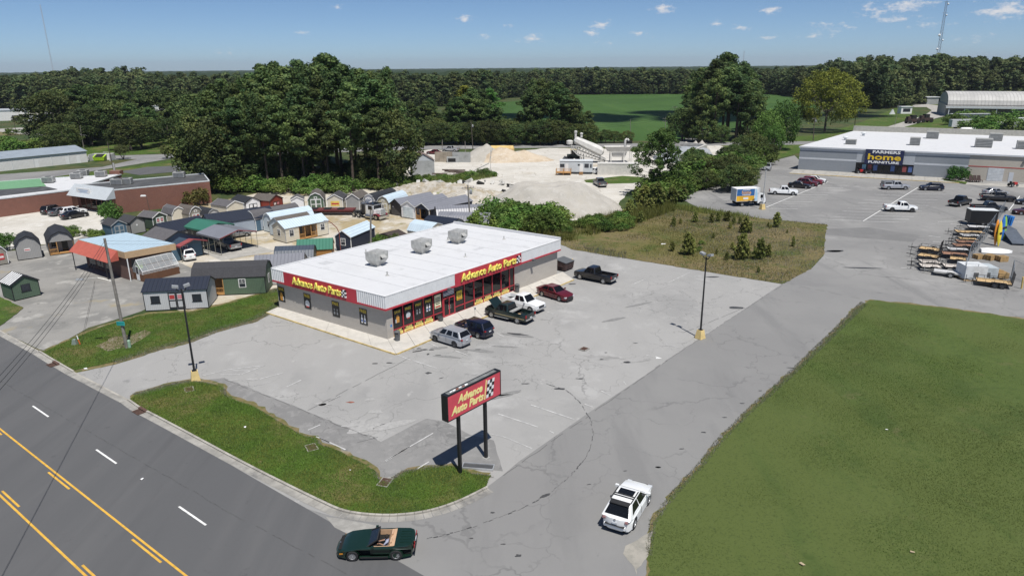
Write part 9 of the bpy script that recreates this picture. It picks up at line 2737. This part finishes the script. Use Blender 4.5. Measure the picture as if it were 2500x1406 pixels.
def forest(name,pts,scl,seed):
 rg = np.random.default_rng(seed)
 me = bpy.data.meshes.new(name)
 me.from_pydata([tuple(p) for p in pts],[],[])
 at = me.attributes.new('tree_scale','FLOAT','POINT'); at.data.foreach_set('value',np.asarray(scl,dtype=np.float32))
 ar = me.attributes.new('tree_rot','FLOAT','POINT'); ar.data.foreach_set('value',rg.uniform(0,6.28,len(pts)).astype(np.float32))
 o = link(name,me); o['kind'] = 'stuff'
 ng = bpy.data.node_groups.new(name+'_scatter','GeometryNodeTree')
 ng.interface.new_socket('Geometry',in_out='INPUT',socket_type='NodeSocketGeometry'); ng.interface.new_socket('Geometry',in_out='OUTPUT',socket_type='NodeSocketGeometry')
 N, L = ng.nodes, ng.links
 gi, go = N.new('NodeGroupInput'), N.new('NodeGroupOutput')
 mp = N.new('GeometryNodeMeshToPoints'); ip = N.new('GeometryNodeInstanceOnPoints'); ci = N.new('GeometryNodeCollectionInfo')
 ci.inputs['Collection'].default_value = fcol; ci.inputs['Separate Children'].default_value = True; ci.inputs['Reset Children'].default_value = True
 ip.inputs['Pick Instance'].default_value = True
 s_ = N.new('GeometryNodeInputNamedAttribute'); s_.data_type = 'FLOAT'; s_.inputs['Name'].default_value = 'tree_scale'
 r_ = N.new('GeometryNodeInputNamedAttribute'); r_.data_type = 'FLOAT'; r_.inputs['Name'].default_value = 'tree_rot'
 cx = N.new('ShaderNodeCombineXYZ'); L.new(r_.outputs['Attribute'],cx.inputs[2])
 ri = N.new('FunctionNodeRandomValue'); ri.data_type = 'INT'; ri.inputs['Min'].default_value = 0; ri.inputs['Max'].default_value = 4
 L.new(gi.outputs[0],mp.inputs[0]); L.new(mp.outputs[0],ip.inputs['Points']); L.new(ci.outputs[0],ip.inputs['Instance'])
 L.new(ri.outputs[2],ip.inputs['Instance Index']); L.new(cx.outputs[0],ip.inputs['Rotation'])
 wd = N.new('ShaderNodeMath'); wd.operation = 'MULTIPLY'; wd.inputs[1].default_value = 1.4; L.new(s_.outputs['Attribute'],wd.inputs[0])
 c3 = N.new('ShaderNodeCombineXYZ'); L.new(wd.outputs[0],c3.inputs[0]); L.new(wd.outputs[0],c3.inputs[1]); L.new(s_.outputs['Attribute'],c3.inputs[2]); L.new(c3.outputs[0],ip.inputs['Scale'])
 L.new(ip.outputs[0],go.inputs[0])
 md = o.modifiers.new('scatter','NODES'); md.node_group = ng
 return o
edge_px = [(-400,268),(130,266),(500,268),(700,264),(1000,264),(1170,257),(1250,240),(1420,231.5),(1660,230.5),(1900,232),(2000,245),(2100,262),(2160,268),(2230,258),(2300,250),(2500,248),(3000,246)]
pts, scl = [], []
for row in range(26):
 x = -400.0
 while x < 2950:
  g = G(x,interp(edge_px,x))
  dist = g.length
  dd = dist + row * 6.0 + tr.uniform(-4,4) + 14 * mnoise.noise(Vector((x*.01,3,0)))
  p = g * (dd/dist)
  right = min(1,max(0,(x-1880)/250))
  pts.append((p.x,p.y,0)); scl.append((.80+.32*right+(.10 if x < 600 else 0)+.22*mnoise.noise(Vector((p.x*.010,p.y*.010,0))))*tr.uniform(.62,1.22)*(.5 if row < 2 and tr.random() < .4 else 1))
  x += 5.8 / dist * CAM_F * tr.uniform(.8,1.25) * (1 if row < 9 else 1.5)
forest('forest',pts,scl,31)
# canopy of the woods that runs on to the horizon
def canopy_sheet():
 n, m_ = 900, 40
 vs, fs = [], []
 for j in range(m_+1):
  d = 760 * (1+(j/m_) ** 2.6*9.5)
  for i in range(n+1):
   a = -.78 + 1.56 * i / n
   x, y = math.sin(a) * d / math.cos(a*.6), math.cos(a) * d / math.cos(a*.6)
   z = 18.5 + 4.0 * mnoise.noise(Vector((x*.02,y*.02,1))) + 3.0 * mnoise.noise(Vector((x*.06,y*.06,7))) + 3.5 * mnoise.noise(Vector((x*.0025,y*.0025,4)))
   if j == 0: z = 8
   vs.append((x,y,z))
 for j in range(m_):
  for i in range(n):
   a = j * (n+1) + i
   fs.append((a,a+1,a+n+2,a+n+1))
 m = ground_mat('far_canopy',(.022,.040,.016),[((.034,.054,.02),.03,.42,.6),((.015,.03,.012),.12,.5,.66)],((.4,1.0,2.0),))
 kind(MB().add(vs,fs).build('far_forest',m,None,True,False),'stuff')
canopy_sheet()
# ================================================================== PEOPLE
def person(label,loc,rz,joints,bones,radii,colours,parent_scale=1.0,hair=None):
 """one continuous skinned body; joints name -> point, bones pairs, radii per joint; colours = function(face centre) -> slot"""
 names = list(joints)
 idx = {n: i for i,n in enumerate(names)}
 me = bpy.data.meshes.new('body')
 me.from_pydata([joints[n] for n in names],[(idx[a],idx[b]) for a,b in bones],[])
 o = bpy.data.objects.new('tmp_body',me); COL.objects.link(o)
 sk = o.modifiers.new('skin','SKIN'); sk.use_smooth_shade = True
 for i, n in enumerate(names):
  sv = me.skin_vertices[0].data[i]
  r = radii[n]; sv.radius = r if isinstance(r,tuple) else (r,r); sv.use_root = (n == 'pelvis')
 ss = o.modifiers.new('sub','SUBSURF'); ss.levels = 1; ss.render_levels = 1
 dg = bpy.context.evaluated_depsgraph_get()
 m2 = bpy.data.meshes.new_from_object(o.evaluated_get(dg)); m2.name = 'body'
 bpy.data.objects.remove(o)
 m2.materials.clear()
 for c in colours[0]: m2.materials.append(c)
 for p in m2.polygons:
  p.material_index = colours[1](p.center); p.use_smooth = True
 t = thing('person',label,'person',loc,rz)
 link('body',m2,t)
 if hair:
  MB().lathe([(.01,.14),(.07,.125),(.105,.06),(.108,-.02),(.095,-.05)],12,at=hair).build('hair',m_hair,t,True)
 return t
m_skin = M('skin',(.36,.20,.13),.6); m_skind = M('skin_brown',(.18,.09,.055),.6); m_hair = M('dark_hair',(.02,.014,.01),.8)
m_navysh = M('navy_shirt',(.015,.02,.05),.85); m_khaki = M('khaki_trousers',(.42,.34,.22),.85); m_shoe = M('dark_shoes',(.02,.018,.016),.7); m_greysh = M('grey_blue_shirt',(.30,.32,.42),.85); m_blacksh = M('black_shorts',(.02,.02,.025),.85)
def hand(J,B,Rd,side,wrist,d,sgn):
 """palm and five fingers as chains from the wrist"""
 w = Vector(wrist); d = Vector(d).normalized(); s = d.cross(Vector((0,0,1))); s = s.normalized() if s.length > .1 else Vector((1,0,0))
 pm_ = w + d * .07
 J[side+'palm'] = tuple(pm_); B.append((side+'wrist',side+'palm')); Rd[side+'palm'] = (.036,.018)
 for k, (off,ln) in enumerate(((-.03,.06),(-.01,.072),(.01,.068),(.03,.052))):
  a = pm_ + s * off + d * .03; b = a + d * ln * .6; c = b + d * ln * .35 + Vector((0,0,-.012))
  for nm, p in (('a',a),('b',b),('c',c)):
   J['%sf%d%s' % (side,k,nm)] = tuple(p); Rd['%sf%d%s' % (side,k,nm)] = .009
  B += [(side+'palm','%sf%da' % (side,k)),('%sf%da' % (side,k),'%sf%db' % (side,k)),('%sf%db' % (side,k),'%sf%dc' % (side,k))]
 a = w + d * .03 + s * .035 * sgn; b = a + s * .03 * sgn + d * .035
 J[side+'ta'] = tuple(a); J[side+'tb'] = tuple(b); Rd[side+'ta'] = .011; Rd[side+'tb'] = .009
 B += [(side+'wrist',side+'ta'),(side+'ta',side+'tb')]
 # man standing between the two estate cars, looking down at the navy one, arm on the open door
J = dict(pelvis=(0,0,.96),waist=(0,.01,1.1),chest=(0,.03,1.32),neck=(0,.05,1.5),head=(0,.10,1.6),crown=(0,.115,1.72),lhip=(-.1,0,.9),lknee=(-.12,.03,.5),lank=(-.13,-.02,.09),ltoe=(-.14,.13,.03),rhip=(.1,0,.9),rknee=(.13,.05,.5),rank=(.15,.02,.09),rtoe=(.17,.17,.03),
 lsh=(-.19,.03,1.42),lelb=(-.26,.05,1.14),lwrist=(-.22,.24,1.0),rsh=(.19,.03,1.42),relb=(.25,.15,1.18),rwrist=(.18,.4,1.16))
B = [('pelvis','waist'),('waist','chest'),('chest','neck'),('neck','head'),('head','crown'),('pelvis','lhip'),('lhip','lknee'),('lknee','lank'),('lank','ltoe'),('pelvis','rhip'),('rhip','rknee'),('rknee','rank'),('rank','rtoe'),('chest','lsh'),('lsh','lelb'),('lelb','lwrist'),('chest','rsh'),('rsh','relb'),('relb','rwrist')]
Rd = dict(pelvis=(.15,.11),waist=(.14,.1),chest=(.16,.11),neck=.055,head=(.085,.1),crown=(.075,.09),lhip=.09,lknee=.06,lank=.045,ltoe=(.045,.03),rhip=.09,rknee=.06,rank=.045,rtoe=(.045,.03),lsh=.065,lelb=.045,lwrist=.03,rsh=.065,relb=.045,rwrist=.03)
hand(J,B,Rd,'l',J['lwrist'],(.05,1,-.3),1); hand(J,B,Rd,'r',J['rwrist'],(-.1,1,0),-1)
def colr(c):
 if c.z > 1.5 or (c.y > .17 and c.z > .9 and abs(c.x) > .08): return 0
 if c.z > .98: return 1
 if c.z > .1: return 2
 return 3
p = G(*zq(1312,874))
person('person in navy shirt and khaki trousers standing between two estate cars',(p.x,p.y,.03),angF+.3,J,B,Rd,([m_skin,m_navysh,m_khaki,m_shoe],colr),hair=(0,.105,1.66))
# driver seated in the open convertible (local frame of the car: x forward, y left)
J = dict(pelvis=(-.58,.36,.52),waist=(-.64,.36,.68),chest=(-.70,.36,.88),neck=(-.70,.36,1.05),head=(-.67,.36,1.14),crown=(-.66,.36,1.25),lhip=(-.5,.47,.52),lknee=(-.12,.5,.6),lank=(.1,.47,.42),rhip=(-.5,.25,.52),rknee=(-.12,.24,.6),rank=(.1,.26,.42),
 lsh=(-.68,.55,.98),lelb=(-.5,.62,.82),lwrist=(-.28,.5,.84),rsh=(-.68,.17,.98),relb=(-.5,.12,.8),rwrist=(-.28,.24,.84))
B = [('pelvis','waist'),('waist','chest'),('chest','neck'),('neck','head'),('head','crown'),('pelvis','lhip'),('lhip','lknee'),('lknee','lank'),('pelvis','rhip'),('rhip','rknee'),('rknee','rank'),('chest','lsh'),('lsh','lelb'),('lelb','lwrist'),('chest','rsh'),('rsh','relb'),('relb','rwrist')]
Rd = {k: v for k,v in dict(pelvis=(.14,.13),waist=(.14,.12),chest=(.16,.12),neck=.055,head=(.09,.085),crown=(.08,.075),lhip=.09,lknee=.065,lank=.05,rhip=.09,rknee=.065,rank=.05,lsh=.065,lelb=.048,lwrist=.032,rsh=.065,relb=.048,rwrist=.032).items()}
hand(J,B,Rd,'l',J['lwrist'],(1,-.1,-.1),1); hand(J,B,Rd,'r',J['rwrist'],(1,.1,-.1),-1)
def colr2(c):
 if c.z > 1.06 or (c.x >-.5 and c.z > .74): return 0
 if c.z > .6 and c.x < -.4: return 1
 return 2
d_ = person('person in grey-blue shirt driving the open green convertible',vette.location,vette.rotation_euler.z,J,B,Rd,([m_skin,m_greysh,m_blacksh],colr2),hair=(-.675,.36,1.19))
d_.scale = vette.scale
# ================================================================== LITTER ON THE GROUND
lr = random.Random(5)
for px, lab, s in ((zx(1497,488),'white scrap of litter in the middle of the verge',.14),(zx(2138,752),'tiny white litter on the verge near the drain notch',.08),(zx(523,127),'flat white lid lying at the driveway mouth',.22),(Z(1400,880,2.273)(1738,390),'white scrap of litter out on the lawn',.1),(Z(1400,880,2.273)(1268,1137),'tan scrap lying on the near lawn',.16),(Z(1400,880,2.273)(1880,1070),'small tan scrap farther right on the lawn',.13),(zj(898,388),'long white scrap in the vacant lot',.4),(zx(868,800),'pale torn paper lying on the main road',.12)):
 p = G(*px)
 o = MB().add([(-s,-s*.5,0),(s*.8,-s*.6,.02),(s,s*.5,.01),(-s*.7,s*.6,.035),(0,0,.05)],[(0,1,4),(1,2,4),(2,3,4),(3,0,4),(3,2,1,0)]).build('litter',m_wht if 'tan' not in lab else m_khaki)
 tag(o,lab,'litter'); o.location = (p.x,p.y,.12 if px[1] > 900 and 'road' not in lab and 'driveway' not in lab else .05); o.rotation_euler = (0,0,lr.uniform(0,3))
 # ================================================================== A CUMULUS OVERHEAD, whose shade falls across the crop field
fp = G(1560,286)
cc = fp + sun_dir * (900/sun_dir.z)
def cumulus():
 b = MB(); rc = random.Random(9)
 bm = bmesh.new()
 for i in range(60):
  u = rc.uniform(-1,1); x = u * 150; y = rc.uniform(-1,1) * 30 * (1-u*u*.7); r = rc.uniform(9,22) * (1.15-abs(u)*.6)
  bmesh.ops.create_icosphere(bm,subdivisions=2,radius=r,matrix=Matrix.Translation((x,y,rc.uniform(0,r*.6))))
 for v in bm.verts:
  v.co += v.co.normalized() * mnoise.noise(v.co*.05) * 5
 me = bpy.data.meshes.new('clouds'); bm.to_mesh(me); bm.free()
 me.polygons.foreach_set('use_smooth',[True]*len(me.polygons))
 me.materials.append(M('cloud_white',(.8,.8,.8),1.0,var=.02))
 o = link('clouds',me); o.location = cc; o.rotation_euler = (0,0,.05); o['kind'] = 'stuff'
cumulus()
# ================================================================== HAZE
m, nt, N, L, P = newmat('thin_summer_haze')
N.remove(P)
pv = N.new('ShaderNodeVolumePrincipled'); pv.inputs['Color'].default_value = (.80,.88,1.0,1); pv.inputs['Density'].default_value = 6e-5; pv.inputs['Anisotropy'].default_value = .2
L.new(pv.outputs[0],N['Material Output'].inputs['Volume'])
hz = MB().box(-9500,9500,-450,12500,-1,150).build('haze',m)
hz['kind'] = 'stuff'
scene.cycles.volume_bounces = 0
